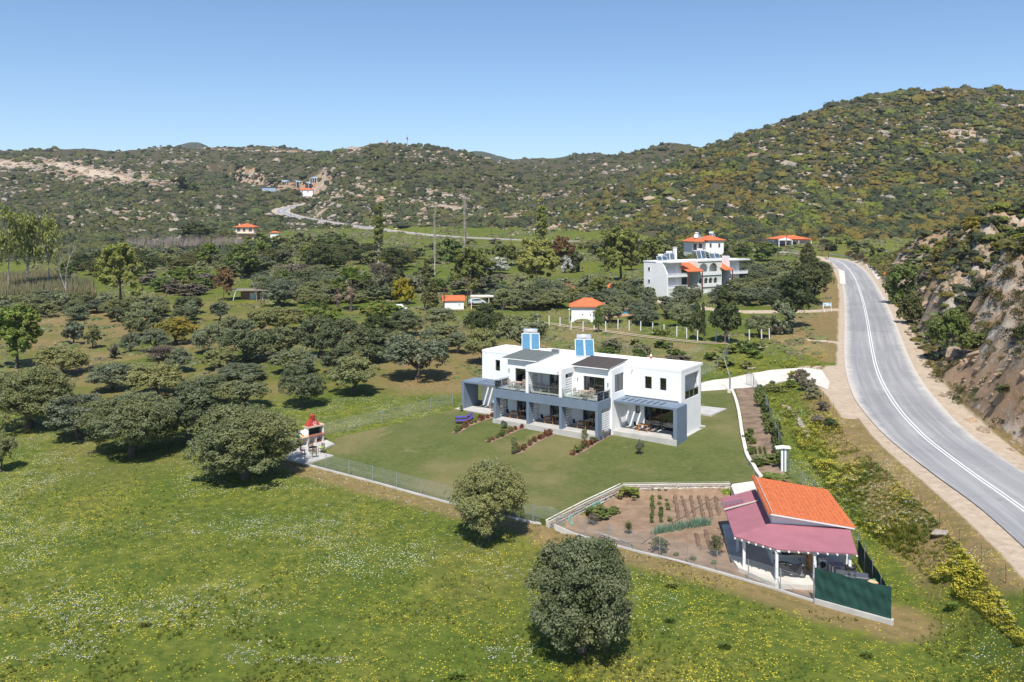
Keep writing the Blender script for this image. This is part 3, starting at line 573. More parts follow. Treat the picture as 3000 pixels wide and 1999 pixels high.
def build_valley_cover():
    n = 60000; u = RNG.uniform(-200, 2750, n); ly = RNG.uniform(math.log(118), math.log(560), n); y = np.exp(ly); x = (u-1500)/2500*y; z = height(x, y); v = vnoise(x/14, y/14, 144)*.6+vnoise(x/5, y/5, 145)*.4
    m = (hillw(x, y, z) < .6) & (line_dist(x, y, ROAD)[0] > 8) & (line_dist(x, y, TRACK)[0] > 2) & (line_dist(x, y, HOTELPATH)[0] > 3) & ~inside(x, y, LAWN) & ~inside(x, y, DRIVE) & ~inside(x, y, APRON) & (RNG.random(n) < sstep(.46, .62, v)*np.where(y < 190, .22, .75)); x, y, z = x[m][:7800], y[m][:7800], z[m][:7800]
    ok = (x < 8) | (y > 128); x, y, z = x[ok], y[ok], z[ok]; r = RNG.lognormal(-.62, .42, len(x))*np.interp(y, [110, 250, 500], [.75, 1.2, 2.0]); scatter('undergrowth', [shrub_tpl(k+50, 14) for k in range(6)], np.stack([x, y, z-.2*r], 1), np.stack([r*1.2, r*1.2, r*.6], 1), leaf_mat('undergrowth', (.050, .080, .018), (.105, .135, .034), (.12, .095, .05), 0, .12), 'rough weeds and low undergrowth patches on the valley floor')
# ------------------------------------------------------------------ trees
def leaf_mat(name, a, b_, c, trans=.22, ns=.6):
    m, nt, b = newmat(name); out = [n for n in nt.nodes if n.type == 'OUTPUT_MATERIAL'][0]; p = pos(nt)
    t = nd(nt, 'ShaderNodeAttribute', attribute_name='tint').outputs['Fac']; oi = nd(nt, 'ShaderNodeObjectInfo').outputs['Random']
    n = math_(nt, 'ADD', noise(nt, p, ns, 3, .6), math_(nt, 'MULTIPLY', math_(nt, 'SUBTRACT', t, .5), .35)); k = mixc(nt, ramp(nt, n, .34, .66), a, b_)
    k = mixc(nt, ramp(nt, math_(nt, 'ADD', math_(nt, 'MULTIPLY', oi, .5), math_(nt, 'MULTIPLY', noise(nt, p, .25, 2), .9)), .58, .95), k, c)
    h = nd(nt, 'ShaderNodeHueSaturation'); nt.links.new(k, h.inputs['Color']); nt.links.new(math_(nt, 'ADD', math_(nt, 'MULTIPLY', oi, .62), .84), h.inputs['Value']); k = h.outputs[0]
    nt.links.new(k, b.inputs['Base Color']); b.inputs['Roughness'].default_value = .55; b.inputs['Specular IOR Level'].default_value = .3
    if trans:
        tr = nd(nt, 'ShaderNodeBsdfTranslucent'); nt.links.new(k, tr.inputs[0]); mx = nd(nt, 'ShaderNodeMixShader'); mx.inputs[0].default_value = trans
        nt.links.new(b.outputs[0], mx.inputs[1]); nt.links.new(tr.outputs[0], mx.inputs[2]); nt.links.new(mx.outputs[0], out.inputs[0])
    return m
ML = dict(olive=leaf_mat('olive_leaves', (.088, .110, .044), (.185, .205, .105), (.175, .175, .062)),
          grey=leaf_mat('grey_olive_leaves', (.105, .128, .070), (.195, .220, .138), (.170, .180, .078)),
          dark=leaf_mat('dark_leaves', (.042, .060, .020), (.092, .116, .038), (.10, .095, .03)),
          bright=leaf_mat('bright_leaves', (.13, .19, .030), (.22, .28, .055), (.20, .20, .05), .35),
          plane=leaf_mat('plane_leaves', (.17, .20, .045), (.27, .29, .075), (.25, .25, .07), .4),
          yellow=leaf_mat('yellow_leaves', (.30, .25, .02), (.42, .34, .03), (.18, .19, .03)),
          rust=leaf_mat('rust_leaves', (.16, .085, .035), (.22, .13, .05), (.14, .10, .04)),
          brown=leaf_mat('twig_leaves', (.16, .125, .10), (.21, .175, .14), (.15, .15, .08)),
          white=leaf_mat('blossom', (.50, .50, .44), (.62, .62, .56), (.20, .24, .10)),
          ochre=leaf_mat('ochre_leaves', (.22, .175, .028), (.33, .24, .035), (.14, .16, .03)),
          green=leaf_mat('green_leaves', (.080, .125, .026), (.15, .20, .045), (.16, .16, .05)),
          red=leaf_mat('red_leaves', (.20, .045, .03), (.30, .075, .045), (.10, .12, .04)))
M_BARK = plain('bark', (.135, .105, .08), (.07, .055, .042), 6, .95, bmp=.03)
M_PALEBARK = plain('pale_bark', (.42, .385, .33), (.25, .22, .185), 3, .9)
def leaves(C, N, size, r, aspect=1.6, jit=.75):
    """leaf quads at centres C facing roughly N"""
    n = len(C); N = N+r.normal(size=(n, 3))*jit; N /= np.linalg.norm(N, axis=1)[:, None]+1e-9
    a = np.cross(N, r.normal(size=(n, 3))); a /= np.linalg.norm(a, axis=1)[:, None]+1e-9; b = np.cross(N, a)
    s = size*r.uniform(.6, 1.35, (n, 1)); a = a*s*aspect*.5; b = b*s*.5
    V = np.stack([C-a, C-b*.9+a*.1, C+a, C+b*.9+a*.1], 1).reshape(-1, 3); F = np.arange(4*n).reshape(-1, 4); return V, F
def crown_pts(seed, n, lobes, rad=(.5, .5, .40), cz=.56, lr=(.13, .24), fill=.75, low=.1, cone=0, up=.25, hollow=.55, sub=0):
    r = np.random.default_rng(seed); d = r.normal(size=(lobes, 3)); d /= np.linalg.norm(d, axis=1)[:, None]
    d[:, 2] = np.where(d[:, 2] < -.72, -d[:, 2], d[:, 2]); q = r.uniform(hollow, 1, (lobes, 1))**.6
    c = d*q*np.array(rad)*fill
    if sub:                                                       # smaller clumps on the surface of each lobe
        i0 = np.repeat(np.arange(lobes), sub); e0 = r.normal(size=(lobes*sub, 3)); e0 /= np.linalg.norm(e0, axis=1)[:, None]; e0[:, 2] = np.where((e0[:, 2] < 0) & (r.random(lobes*sub) < .4), -e0[:, 2], e0[:, 2])
        c = c[i0]+e0*(r.uniform(*lr, lobes)[i0]*r.uniform(.75, 1.05, lobes*sub))[:, None]*[1, 1, .85]; lobes = lobes*sub; lr = (lr[0]*.30, lr[0]*.75)
    if cone: k = np.clip(1-(c[:, 2]/rad[2]+1)/2*cone, .08, 1); c[:, 0] *= k; c[:, 1] *= k
    lrad = r.uniform(*lr, lobes); 
    if cone: lrad = lrad*np.clip(1.1-(c[:, 2]/rad[2]+1)/2*cone*.8, .3, 1)
    i = r.integers(0, lobes, n); e = r.normal(size=(n, 3)); e /= np.linalg.norm(e, axis=1)[:, None]; e[:, 2] = np.where((e[:, 2] < 0) & (r.random(n) < .45), -e[:, 2], e[:, 2])
    p = c[i]+e*(lrad[i]*r.uniform(.62, 1.08, n)**.8)[:, None]*[1, 1, .85]; p[:, 2] += cz
    nn = e+.5*p/np.linalg.norm(p, axis=1)[:, None]; nn[:, 2] += up; m = p[:, 2] > low+r.uniform(-.03, .05, n)
    return p[m], nn[m], i[m], r
def crown_mesh(name, seed, n, lobes, size, **k):
    lobes0 = lobes*max(1, k.get('sub', 0))
    p, nn, i, r = crown_pts(seed, n, lobes, **k); V, F = leaves(p, nn, size, r); lt = r.random(lobes0)
    t = np.repeat(np.clip(lt[i]*.6+r.random(len(p))*.4, 0, 1), 4)
    return npmesh(name, V, F, None, False, {'tint': t})
def trunk_mb(seed, h=.45, r0=.045, limbs=5, spread=.24, top=.62, lean=.05, n=6):
    r = random.Random(seed); m = MB(); p = [Vector((0, 0, -.06))]; d = Vector((r.uniform(-lean, lean), r.uniform(-lean, lean), h))
    for k in (.4, .8, 1): p.append(d*k+Vector((r.uniform(-1, 1)*.02, r.uniform(-1, 1)*.02, 0)))
    m.tube(p, [r0*1.35, r0*1.0, r0*.85, r0*.75], n)
    for k in range(limbs):
        a = k*6.283/limbs+r.uniform(-.4, .4); s = p[2+(k % 2)]; e = Vector((math.cos(a)*spread*r.uniform(.7, 1.2), math.sin(a)*spread*r.uniform(.7, 1.2), top*r.uniform(.8, 1.15)))
        mid_ = s.lerp(e, .5)+Vector((math.cos(a), math.sin(a), -.4))*.04; m.tube([s, mid_, e], [r0*.62, r0*.42, r0*.12], 5)
    return m
def branchy(seed, h0=.35, depth=4, r0=.02, split=3, ang=.5, up=.5, thick=.62, ln=.26, fine=True):
    """leafless tree by recursive branching, about one unit tall"""
    r = random.Random(seed); m = MB()
    def go(p, d, L_, rad, k):
        e = p+d*L_+Vector((r.uniform(-1, 1), r.uniform(-1, 1), 0))*L_*.08; m.tube([p, e], [rad, rad*.7], 5 if k > 1 else 3, False)
        if k == 0: return
        for j in range(split if k > 1 else split+1):
            a = r.uniform(0, 6.283); v = (d+Vector((math.cos(a), math.sin(a), 0))*ang*r.uniform(.5, 1.3)+Vector((0, 0, up*.3))).normalized(); go(p.lerp(e, r.uniform(.55, 1)), v, L_*r.uniform(.6, .9), rad*thick, k-1)
    go(Vector((0, 0, -.03)), Vector((r.uniform(-.05, .05), 0, 1)).normalized(), h0, r0, depth)
    z = max(v[2] for v in m.v); m.v = [(x/z, y/z, zz_/z) for x, y, zz_ in m.v]; return m
def colbare(seed, n=70, w=.085):
    r = random.Random(seed); m = MB(); m.tube([(0, 0, -.02), (.01, 0, .5), (0, 0, .97)], [.020, .013, .003], 6)
    for k in range(n):
        z = r.uniform(.12, .9); a = r.uniform(0, 6.283); l = w*r.uniform(.5, 1); q = Vector((math.cos(a)*l*.7, math.sin(a)*l*.7, l*1.6)); m.tube([(0, 0, z), (q.x*.6, q.y*.6, z+q.z*.45), (q.x, q.y, min(z+q.z, 1))], [.0085, .006, .0025], 3, False)
    return m
PROTO = {}
def proto(key, builder):
    if key not in PROTO: PROTO[key] = builder()
    return PROTO[key]
def tpl(kind, lod, var):
    """(trunk mesh, crown mesh) for a species, unit height; crown about one unit wide"""
    def b():
        s = hash_(kind)+var*13+lod*101
        if kind == 'olive':
            n, lb, sz = ((82000, 64, .0135), (17000, 26, .0235), (3000, 14, .062))[lod]
            c = crown_mesh('crown', s, n, lb, sz, lr=((.10, .19), (.11, .20), (.15, .24))[lod], sub=(18, 14, 7)[lod], low=.03, rad=(.5, .5, .47), cz=.51, fill=(.80, .78, .75)[lod]); t = trunk_mb(s, .26, .04, 5)
        elif kind == 'plane':
            n, lb, sz = ((22000, 34, .024), (14000, 30, .030), (3600, 20, .055))[lod]; c = crown_mesh('crown', s, n, lb, sz, lr=(.09, .16), sub=5, rad=(.5, .5, .47), cz=.54, fill=.82, hollow=.35, low=.10); t = trunk_mb(s, .42, .022, 8, .34, .82)
        elif kind == 'poplar': c = crown_mesh('crown', s, 3800, 90, .022, rad=(.075, .075, .48), cz=.52, lr=(.02, .05), low=.06, hollow=.1, fill=.9); t = colbare(s, 70, .07)
        elif kind == 'barecol': c = None; t = colbare(s, 110, .075)
        elif kind == 'bare': c = None; t = branchy(s, .35, 5, .022, 2, .55, .5)
        elif kind == 'sparse': c = crown_mesh('crown', s, 1600, 70, .035, rad=(.38, .38, .42), cz=.58, lr=(.05, .12), fill=.9, hollow=.1, low=.2); t = branchy(s, .4, 5, .02, 2, .42, .6)
        elif kind == 'cypress': c = crown_mesh('crown', s, 4200, 70, .035, rad=(.13, .13, .50), cz=.52, lr=(.04, .09), cone=.9, low=.04, fill=.95); t = trunk_mb(s, .3, .02, 0)
        elif kind == 'conifer': c = crown_mesh('crown', s, 9000, 90, .036, rad=(.40, .40, .46), cz=.52, lr=(.06, .14), cone=.85, low=.1, fill=.95); t = trunk_mb(s, .5, .03, 3, .12, .8)
        elif kind == 'bush': n, lb, sz = ((9000, 30, .035), (4200, 18, .052), (900, 10, .12))[lod]; c = crown_mesh('crown', s, n, lb, sz, lr=(.13, .22), sub=(12, 8, 4)[lod], rad=(.5, .5, .55), cz=.40, low=-.02, fill=.76); t = None
        elif kind == 'twiggy': c = crown_mesh('crown', s, 2600, 50, .03, lr=(.08, .18), rad=(.5, .5, .5), cz=.48, low=.02, hollow=.1); t = branchy(s, .12, 4, .014, 4, .9, .4)
        return (t.mesh('trunk', M_BARK, True) if t else None), c
    return proto((kind, lod, var), b)
def hash_(s): return sum(ord(c)*(i+3) for i, c in enumerate(s)) % 997
TREEPOS = []
_cm = {}
def crownmat(me, leaf):
    k = (me.name, leaf)
    if k not in _cm: c = me.copy(); c.materials.clear(); c.materials.append(ML[leaf]); c.name = me.name; _cm[k] = c
    return _cm[k]
_nt = [0]
def tree_w(x, y, w, h, kind, leaf, label, group=None, name='olive_tree', cat='tree', px=None, bark=None, z=None, lean=0):
    """a tree at a world point, w wide and h tall in metres"""
    _nt[0] += 1; k = _nt[0]; p_ = px if px is not None else w*2500/y
    lod = 0 if p_ > 230 else (1 if p_ > 62 else 2); t, c = tpl(kind, lod, k % (2 if lod == 0 else 5))
    if z is None: z = hgt(x, y)
    if c is not None and t is None:
        o = tag(link(name, crownmat(c, leaf), None, (x, y, z), (0, 0, k*2.4), (w, w, h)), label, cat, group); TREEPOS.append((x, y, w/2)); return o
    e = empty(name, (x, y, z), k*2.39, label, cat, group); e.scale = (w if c is not None or kind in ('bare',) else w*5 if kind == 'barecol' else w, w if kind != 'barecol' else w*5, h)
    if kind in ('poplar', 'cypress'): e.scale = (w*6 if kind == 'poplar' else w*3.2,)*2+(h,)
    if kind == 'sparse' or kind == 'conifer': e.scale = (w*1.2, w*1.2, h)
    if kind == 'bare': e.scale = (w*1.1, w*1.1, h)
    if t is not None:
        if bark: t2 = proto(('bark', t.name, bark.name), lambda: t.copy()); t2.materials.clear(); t2.materials.append(bark); t = t2
        link('trunk', t, e)
    if c is not None: link('crown', crownmat(c, leaf), e)
    TREEPOS.append((x, y, w/2)); return e
def tree(u, v, wpx, vtop, kind='olive', leaf='olive', label='', **kw):
    g = gd(u, v); s = D/2500*g[1]; return tree_w(g[0], g[1], wpx*s, (v-vtop)*s, kind, leaf, label, px=wpx*D, z=g[2], **kw)
TREES = [
 (1335, 1500, 262, 1236, 'olive', 'olive', 'largest dark olive tree in the flowering meadow at the bottom centre'),
 (1127, 1242, 182, 1056, 'olive', 'olive', 'round olive tree at the kerb corner between meadow and lawn'),
 (562, 1098, 250, 935, 'olive', 'olive', 'big spreading olive tree beside the barbecue patio'),
 (300, 1048, 215, 902, 'olive', 'olive', 'wide olive tree with thick trunk left of the barbecue tree'),
 (432, 1015, 150, 893, 'olive', 'olive', 'olive tree behind and between the two largest patio-side olives'),
 (185, 1008, 150, 905, 'olive', 'grey', 'olive tree with leaning trunk and long shadow on the left meadow'),
 (68, 985, 195, 845, 'olive', 'olive', 'large dense olive tree near the left edge above the meadow'),
 (2, 1085, 62, 988, 'olive', 'olive', 'olive tree cut off by the left edge over a fallen shadow'),
 (140, 862, 118, 795, 'olive', 'olive', 'flat-topped olive tree just right of the bright green tree'),
 (257, 897, 112, 836, 'olive', 'grey', 'low grey olive tree with a short dark trunk'),
 (362, 908, 140, 838, 'olive', 'olive', 'broad low olive tree right of the short-trunked grey one'),
 (412, 856, 66, 800, 'olive', 'grey', 'small olive tree behind the broad low olive'),
 (560, 938, 118, 868, 'olive', 'olive', 'olive tree directly behind the barbecue-side olive'),
 (690, 935, 112, 840, 'olive', 'olive', 'olive tree with slim trunk standing left of the patio field'),
 (676, 856, 112, 803, 'olive', 'grey', 'bluish-grey olive tree with a smooth rounded crown'),
 (560, 873, 120, 836, 'olive', 'grey', 'very low bluish olive shrub-tree in the grove'),
 (815, 905, 135, 818, 'olive', 'olive', 'olive tree over a patch of bare earth in the field'),
 (958, 872, 160, 760, 'olive', 'grey', 'largest olive tree between the grove and the white house'),
 (563, 832, 130, 735, 'olive', 'olive', 'tall brownish olive tree in the middle of the grove'),
 (735, 822, 115, 728, 'olive', 'olive', 'tall dark olive tree right of the brownish one'),
 (845, 832, 130, 752, 'olive', 'olive', 'olive tree behind the one over bare earth'),
 (1108, 836, 92, 754, 'olive', 'olive', 'olive tree with curved trunk by the left end of the white house'),
 (1202, 812, 122, 718, 'olive', 'grey', 'grey olive tree behind the left solar heater'),
 (1112, 778, 95, 698, 'olive', 'dark', 'dark olive tree behind the curved-trunk olive'),
 (932, 772, 92, 714, 'olive', 'olive', 'dark rounded olive tree in front of the small boat'),
 (1012, 795, 92, 742, 'olive', 'grey', 'bluish olive tree in front of the orange-roofed shed'),
 (1012, 755, 80, 706, 'olive', 'grey', 'olive tree at the foot of the tall cypress'),
 (168, 792, 47, 738, 'olive', 'grey', 'small round olive tree with thin trunk, left of a pair'),
 (213, 801, 38, 745, 'olive', 'olive', 'small narrow olive tree, right of a pair'),
 (262, 826, 31, 788, 'bush', 'brown', 'small twiggy bush alone on the dry grass'),
 (298, 812, 50, 764, 'olive', 'grey', 'small olive tree on a single thin trunk'),
 (357, 812, 74, 755, 'olive', 'grey', 'bluish dome-shaped olive tree'),
 (405, 792, 88, 725, 'olive', 'ochre', 'yellowish olive tree with open branches'),
 (480, 812, 76, 745, 'olive', 'grey', 'grey olive tree with bare lower limbs'),
 (372, 828, 82, 792, 'twiggy', 'brown', 'low half-bare sprawling tree'),
 (430, 722, 70, 680, 'olive', 'olive', 'dark olive tree on the green clearing'),
 (505, 738, 46, 694, 'olive', 'grey', 'small olive tree right of the green clearing'),
 (40, 845, 145, 698, 'plane', 'bright', 'bright green leafy tree near the left edge'),
 (273, 702, 128, 563, 'plane', 'bright', 'tall bright green tree left of centre in front of the reeds'),
 (325, 775, 95, 716, 'olive', 'olive', 'brownish olive tree behind the dome-shaped one'),
 (600, 768, 90, 708, 'olive', 'olive', 'olive tree at the back edge of the grove'),
 (525, 778, 66, 725, 'olive', 'grey', 'pale olive tree behind the tall brownish one'),
 (655, 762, 90, 702, 'olive', 'olive', 'olive tree left of the green hedge'),
 (790, 782, 92, 728, 'olive', 'olive', 'olive tree below the palm trees'),
 (865, 785, 84, 726, 'olive', 'dark', 'dark olive tree right of the palms'),
 (0, 742, 90, 690, 'olive', 'grey', 'grey olive tree at the left edge of the orchard'),
 (1235, 668, 122, 545, 'plane', 'plane', 'tall yellow-green plane tree behind the red roofs'),
 (1428, 652, 130, 522, 'plane', 'plane', 'tall plane tree just left of the hotel'),
 (1082, 680, 118, 572, 'plane', 'plane', 'yellow-green plane tree behind the orange-roofed shed'),
 (556, 640, 90, 562, 'plane', 'green', 'dark and bright green tree in the middle of the valley'),
 (512, 692, 52, 612, 'plane', 'rust', 'brownish budding tree left of the small hut'),
 (660, 655, 92, 600, 'twiggy', 'brown', 'leafless brown tree left of the palms'),
 (876, 662, 56, 594, 'twiggy', 'brown', 'purplish leafless tree behind the yellow shrub'),
 (905, 622, 76, 568, 'olive', 'dark', 'dark rounded tree left of the bare poplar'),
 (735, 627, 90, 560, 'olive', 'dark', 'dark round tree beyond the palms'),
 (1295, 602, 58, 538, 'bush', 'rust', 'rust-coloured tree below the road cutting'),
 (1318, 626, 44, 572, 'bush', 'dark', 'dark green tree right of the rust-coloured tree'),
 (1130, 630, 78, 590, 'bush', 'white', 'white-blossomed shrub in the middle of the valley'),
 (1304, 628, 28, 586, 'bush', 'white', 'silvery shrub at the foot of the rust-coloured tree'),
 (1030, 602, 66, 546, 'bush', 'green', 'fresh green shrubby tree between the two bare poplars'),
 (926, 700, 50, 634, 'bush', 'yellow', 'yellow-flowering tree behind the boat'),
 (650, 500+160, 40, 620, 'olive', 'green', 'green tree at the grove edge'),
 (1668, 788, 92, 650, 'conifer', 'dark', 'broad dark conifer in front of the hotel'),
 (1602, 782, 44, 690, 'conifer', 'dark', 'narrower dark conifer left of the broad one'),
 (1375, 764, 30, 702, 'conifer', 'green', 'small conifer right of the white orange-roofed building'),
 (1858, 615, 56, 556, 'conifer', 'dark', 'blue-green conifer by the bend in the road'),
 (1822, 752, 110, 632, 'olive', 'dark', 'large dark tree beside the road, nearest of its row'),
 (1860, 700, 100, 600, 'olive', 'dark', 'large dark tree beside the road, in the middle of its row'),
 (1872, 648, 76, 590, 'olive', 'dark', 'dark tree beside the road, last of its row'),
 (1796, 768, 60, 690, 'bush', 'grey', 'grey-green sapling clump left of the large roadside tree'),
 (1745, 775, 66, 722, 'olive', 'grey', 'grey olive tree right of the broad conifer'),
 (1785, 770, 40, 742, 'twiggy', 'brown', 'purplish leafless shrub by the yellow flowers'),
 (1580, 708, 74, 652, 'olive', 'grey', 'old olive tree with forked bare limbs before the hotel'),
 (1655, 700, 60, 655, 'olive', 'grey', 'olive tree before the arches of the hotel'),
 (480, 612, 56, 560, 'plane', 'bright', 'fresh green tree in the far left grove'),
 (600, 604, 46, 552, 'plane', 'bright', 'fresh green tree above the small hut and grove'),
 (702, 612, 52, 562, 'plane', 'plane', 'yellow-green tree in the middle of the far grove'),
 (1165, 612, 56, 562, 'plane', 'plane', 'yellow-green tree right of the bare grey poplar'),
 (1500, 606, 66, 548, 'plane', 'plane', 'light green tree behind the left end of the hotel'),
 (1375, 696, 60, 640, 'plane', 'plane', 'light green tree between the red roofs and the hotel'),
 (428, 660, 58, 612, 'plane', 'bright', 'bright green tree at the stream hedge'),
 (150, 648, 50, 600, 'plane', 'green', 'green tree behind the reeds'),
 (642, 822, 104, 748, 'olive', 'olive', 'olive tree in the middle of the grove, left of the tall dark one'),
 (905, 822, 92, 762, 'olive', 'grey', 'olive tree filling the grove left of the largest grey-leaved one'),
 (782, 858, 92, 798, 'olive', 'olive', 'olive tree behind the slim-trunked and bare-earth olives'),
 (498, 850, 74, 800, 'olive', 'olive', 'low olive tree left of the tall brownish one'),
 (1052, 812, 70, 764, 'olive', 'grey', 'bluish olive tree between the grove and the curved-trunk olive'),
 (470, 930, 120, 862, 'olive', 'olive', 'olive tree at the back of the large patio-side clump'),
 (330, 985, 120, 900, 'olive', 'grey', 'olive tree behind the thick-trunked wide olive'),
 (418, 440, 46, 402, 'bush', 'dark', 'large dark green tree alone on the left hillside'),
 (447, 441, 24, 414, 'bush', 'green', 'lighter green tree beside the dark hillside tree'),
 (450, 560, 84, 510, 'bush', 'dark', 'dark pine clump left of the orange villa'),
 (520, 556, 50, 528, 'bush', 'dark', 'dark trees just left of the orange villa'),
 (2180, 812, 92, 708, 'olive', 'green', 'grey-green tree on the ledge above the road'),
 (2075, 700, 70, 600, 'bush', 'green', 'tall green shrubs beside the road cutting'),
 (2095, 745, 60, 668, 'bush', 'dark', 'dark shrubs at the foot of the rock cutting'),
 (1760, 600, 70, 555, 'bush', 'green', 'fresh green tree by the distant road'),
]
def build_trees():
    for u_, v_ in ((806, 716), (776, 716), (800, 730)): g_ = gd(u_, v_); TREEPOS.append((g_[0], g_[1], 4.5))
    for u, w, vt, lf, lb in [(2030, 6.5, 742, 'olive', 'olive tree just behind the left part of the hotel roof'), (2062, 6, 738, 'grey', 'silvery olive tree between the hotel roof and the orange-roofed house'), (2098, 6.5, 741, 'olive', 'olive tree behind the middle of the hotel roof'), (2130, 6.5, 736, 'dark', 'dark tree behind the right part of the hotel roof'), (1985, 7, 742, 'dark', 'dark tree behind the hotel chimney')]:
        y = 262; x = (u-1500)/2500*y; z = hgt(x, y); tree_w(x, y, w, zz(vt, y)-z, 'olive', lf, lb, z=z)
    for t in TREES:
        n = 'olive_tree' if t[4] == 'olive' and t[5] in ('olive', 'grey', 'ochre', 'dark') else {'conifer': 'conifer', 'bush': 'shrub', 'plane': 'plane_tree', 'twiggy': 'bare_tree', 'olive': 'tree'}[t[4]]
        tree(*t[:7], name=n)
    for u, v, w, vt, k, lf, lb in [(869, 608, 24, 455, 'poplar', 'plane', 'tall green poplar left of the bare poplars'), (1245, 592, 27, 450, 'poplar', 'plane', 'tall green poplar right of the bare poplars'),
                                   (999, 632, 15, 466, 'barecol', None, 'tall bare pale poplar, left of two'), (1068, 618, 22, 446, 'barecol', None, 'tall bare grey poplar, right of two')]:
        tree(u, v, w, vt, k, lf, lb, name='poplar_tree', bark=M_PALEBARK)
    for u, v, w, vt, lb in [(978, 715, 25, 592, 'tall thin dark cypress behind the olive grove'), (994, 722, 34, 640, 'shorter dark cypress leaning on the tall one'), (1616, 785, 16, 690, 'thin dark cypress between the two conifers')]:
        tree(u, v, w, vt, 'cypress', 'dark', lb, name='cypress_tree')
    for u, v, w, vt, lb in [(20, 680, 70, 462, 'tall half-bare tree at the left edge'), (62, 672, 80, 475, 'tall half-bare tree second from the left edge'), (112, 668, 56, 486, 'tall half-bare tree third from the left edge')]:
        tree(u, v, w*1.2, vt, 'sparse', 'plane', lb, name='riverside_tree', bark=M_PALEBARK)
    tree(152, 690, 90, 556, 'bare', None, 'pale leafless tree in front of the reeds', name='bare_tree', bark=M_PALEBARK)
    tree(680, 640, 34, 566, 'bare', None, 'leafless pale tree above the brown thicket', name='bare_tree', bark=M_PALEBARK)
    tree(590, 692, 44, 640, 'bare', None, 'leafless vine-like tree beside the small hut', name='bare_tree', bark=M_PALEBARK)
    # groves whose trees nothing tells apart
    def grove(P, sp, w, h, kind, leafs, label, group, name='olive_tree', n_try=900, mx=80, keep=.8):
        P = polyW(P); lo, hi = P.min(0), P.max(0); r = random.Random(len(TREEPOS)); c = 0
        for _ in range(n_try):
            x, y = r.uniform(lo[0], hi[0]), r.uniform(lo[1], hi[1])
            if not inside([x], [y], P)[0]: continue
            ww = w*r.uniform(.75, 1.3)
            if any((x-a)**2+(y-b)**2 < ((c_+ww/2)*keep*sp)**2 for a, b, c_ in TREEPOS): continue
            if line_dist([x], [y], ROAD)[0][0] < 8+ww/2 or line_dist([x], [y], HOTELPATH)[0][0] < 2+ww/2: continue
            lf_ = r.choice(leafs); uu, vv = 1500+2500*x/y, 0; a_, b_ = (x-lo[0])/(hi[0]-lo[0]), (y-lo[1])/(hi[1]-lo[1]); sz_ = 'small' if ww < w*.9 else ('large' if ww > w*1.12 else 'medium-sized')
            tn_ = {'olive': 'olive-green', 'grey': 'silvery grey-green', 'dark': 'dark green', 'green': 'fresh green', 'bright': 'bright green', 'brown': 'brown twiggy'}[lf_]; core = label
            for wd in ('small ', 'grey-green ', 'pale ', 'dark ', 'scattered green ', 'tangled green ', 'fresh green ', 'low green '): core = core[len(wd):] if core.startswith(wd) else core
            lab_ = f"{sz_} {tn_} {core}, {'near' if b_ < .33 else ('far' if b_ > .67 else 'mid')} {'left' if a_ < .33 else ('right' if a_ > .67 else 'centre')}"; lab_ = ' '.join(lab_.replace(' the ', ' ').split()) if len(lab_.split()) > 16 else lab_
            tree_w(x, y, ww, h*r.uniform(.8, 1.2), kind, lf_, lab_, group, name); c += 1
            if c >= mx: break
    grove([(0, 700), (150, 695), (340, 712), (440, 738), (420, 752), (250, 742), (0, 728)], 1.0, 4.8, 3.4, 'olive', ['grey', 'olive'], 'small grey-green olive tree in the orchard rows on reddish soil', 'olive trees in the reddish-soiled orchard', mx=26)
    grove([(180, 606), (330, 596), (560, 600), (620, 622), (560, 640), (345, 636), (200, 640)], .95, 7, 4.6, 'olive', ['olive', 'grey', 'dark'], 'grey-green olive tree in the dense far grove left of centre', 'olive trees in the far left grove', mx=46)
    grove([(560, 578), (760, 585), (960, 592), (960, 615), (700, 618), (610, 612)], 1.1, 8, 5, 'olive', ['olive', 'dark'], 'olive tree in the far grove below the curving road', 'olive trees in the far central grove', mx=34)
    grove([(600, 655), (765, 650), (765, 712), (610, 712)], 1.0, 7, 4.6, 'olive', ['olive', 'grey'], 'olive tree in the grove left of the palms', 'olive trees left of the palms', mx=18)
    grove([(1225, 678), (1480, 668), (1478, 686), (1480, 712), (1400, 712), (1300, 712), (1150, 720), (1120, 700)], .9, 5.5, 4.2, 'olive', ['grey', 'olive'], 'grey-green olive tree in the hotel grounds left of the hotel', 'olive trees left of the hotel', mx=34)
    grove([(1400, 712), (1560, 706), (1590, 760), (1400, 745)], 1.1, 4.6, 4.0, 'olive', ['grey'], 'pale olive tree on the grass behind the white posts', 'olive trees behind the white posts', mx=12)
    grove([(1700, 628), (1830, 628), (1850, 690), (1720, 712), (1690, 680)], .85, 6.5, 4.4, 'olive', ['olive', 'grey'], 'olive tree in the grove between the hotel and the road', 'olive trees between hotel and road', mx=30)
    grove([(1350, 580), (1480, 575), (1590, 592), (1480, 615), (1400, 640)], .9, 7, 5.5, 'olive', ['dark', 'olive'], 'dark tree in the wood behind the hotel', 'dark trees behind the hotel', mx=22)
    grove([(1000, 555), (1180, 560), (1360, 572), (1330, 600), (1180, 640), (940, 640), (960, 590)], 1.6, 6, 3, 'bush', ['green', 'brown', 'olive'], 'scattered green shrub on the valley meadow', 'shrubs on the valley meadow', 'shrub', mx=22)
    grove([(560, 555), (760, 548), (860, 560), (700, 575), (600, 572)], 1.3, 7, 4.5, 'bush', ['dark', 'green', 'olive'], 'dark shrub on the slope below the curving road', 'shrubs below the curving road', 'shrub', mx=20)
    grove([(330, 655), (480, 640), (520, 655), (470, 680), (350, 682)], .7, 6, 3.2, 'bush', ['green', 'bright', 'brown'], 'tangled green shrub along the stream hedge', 'shrubs of the stream hedge', 'shrub', mx=16)
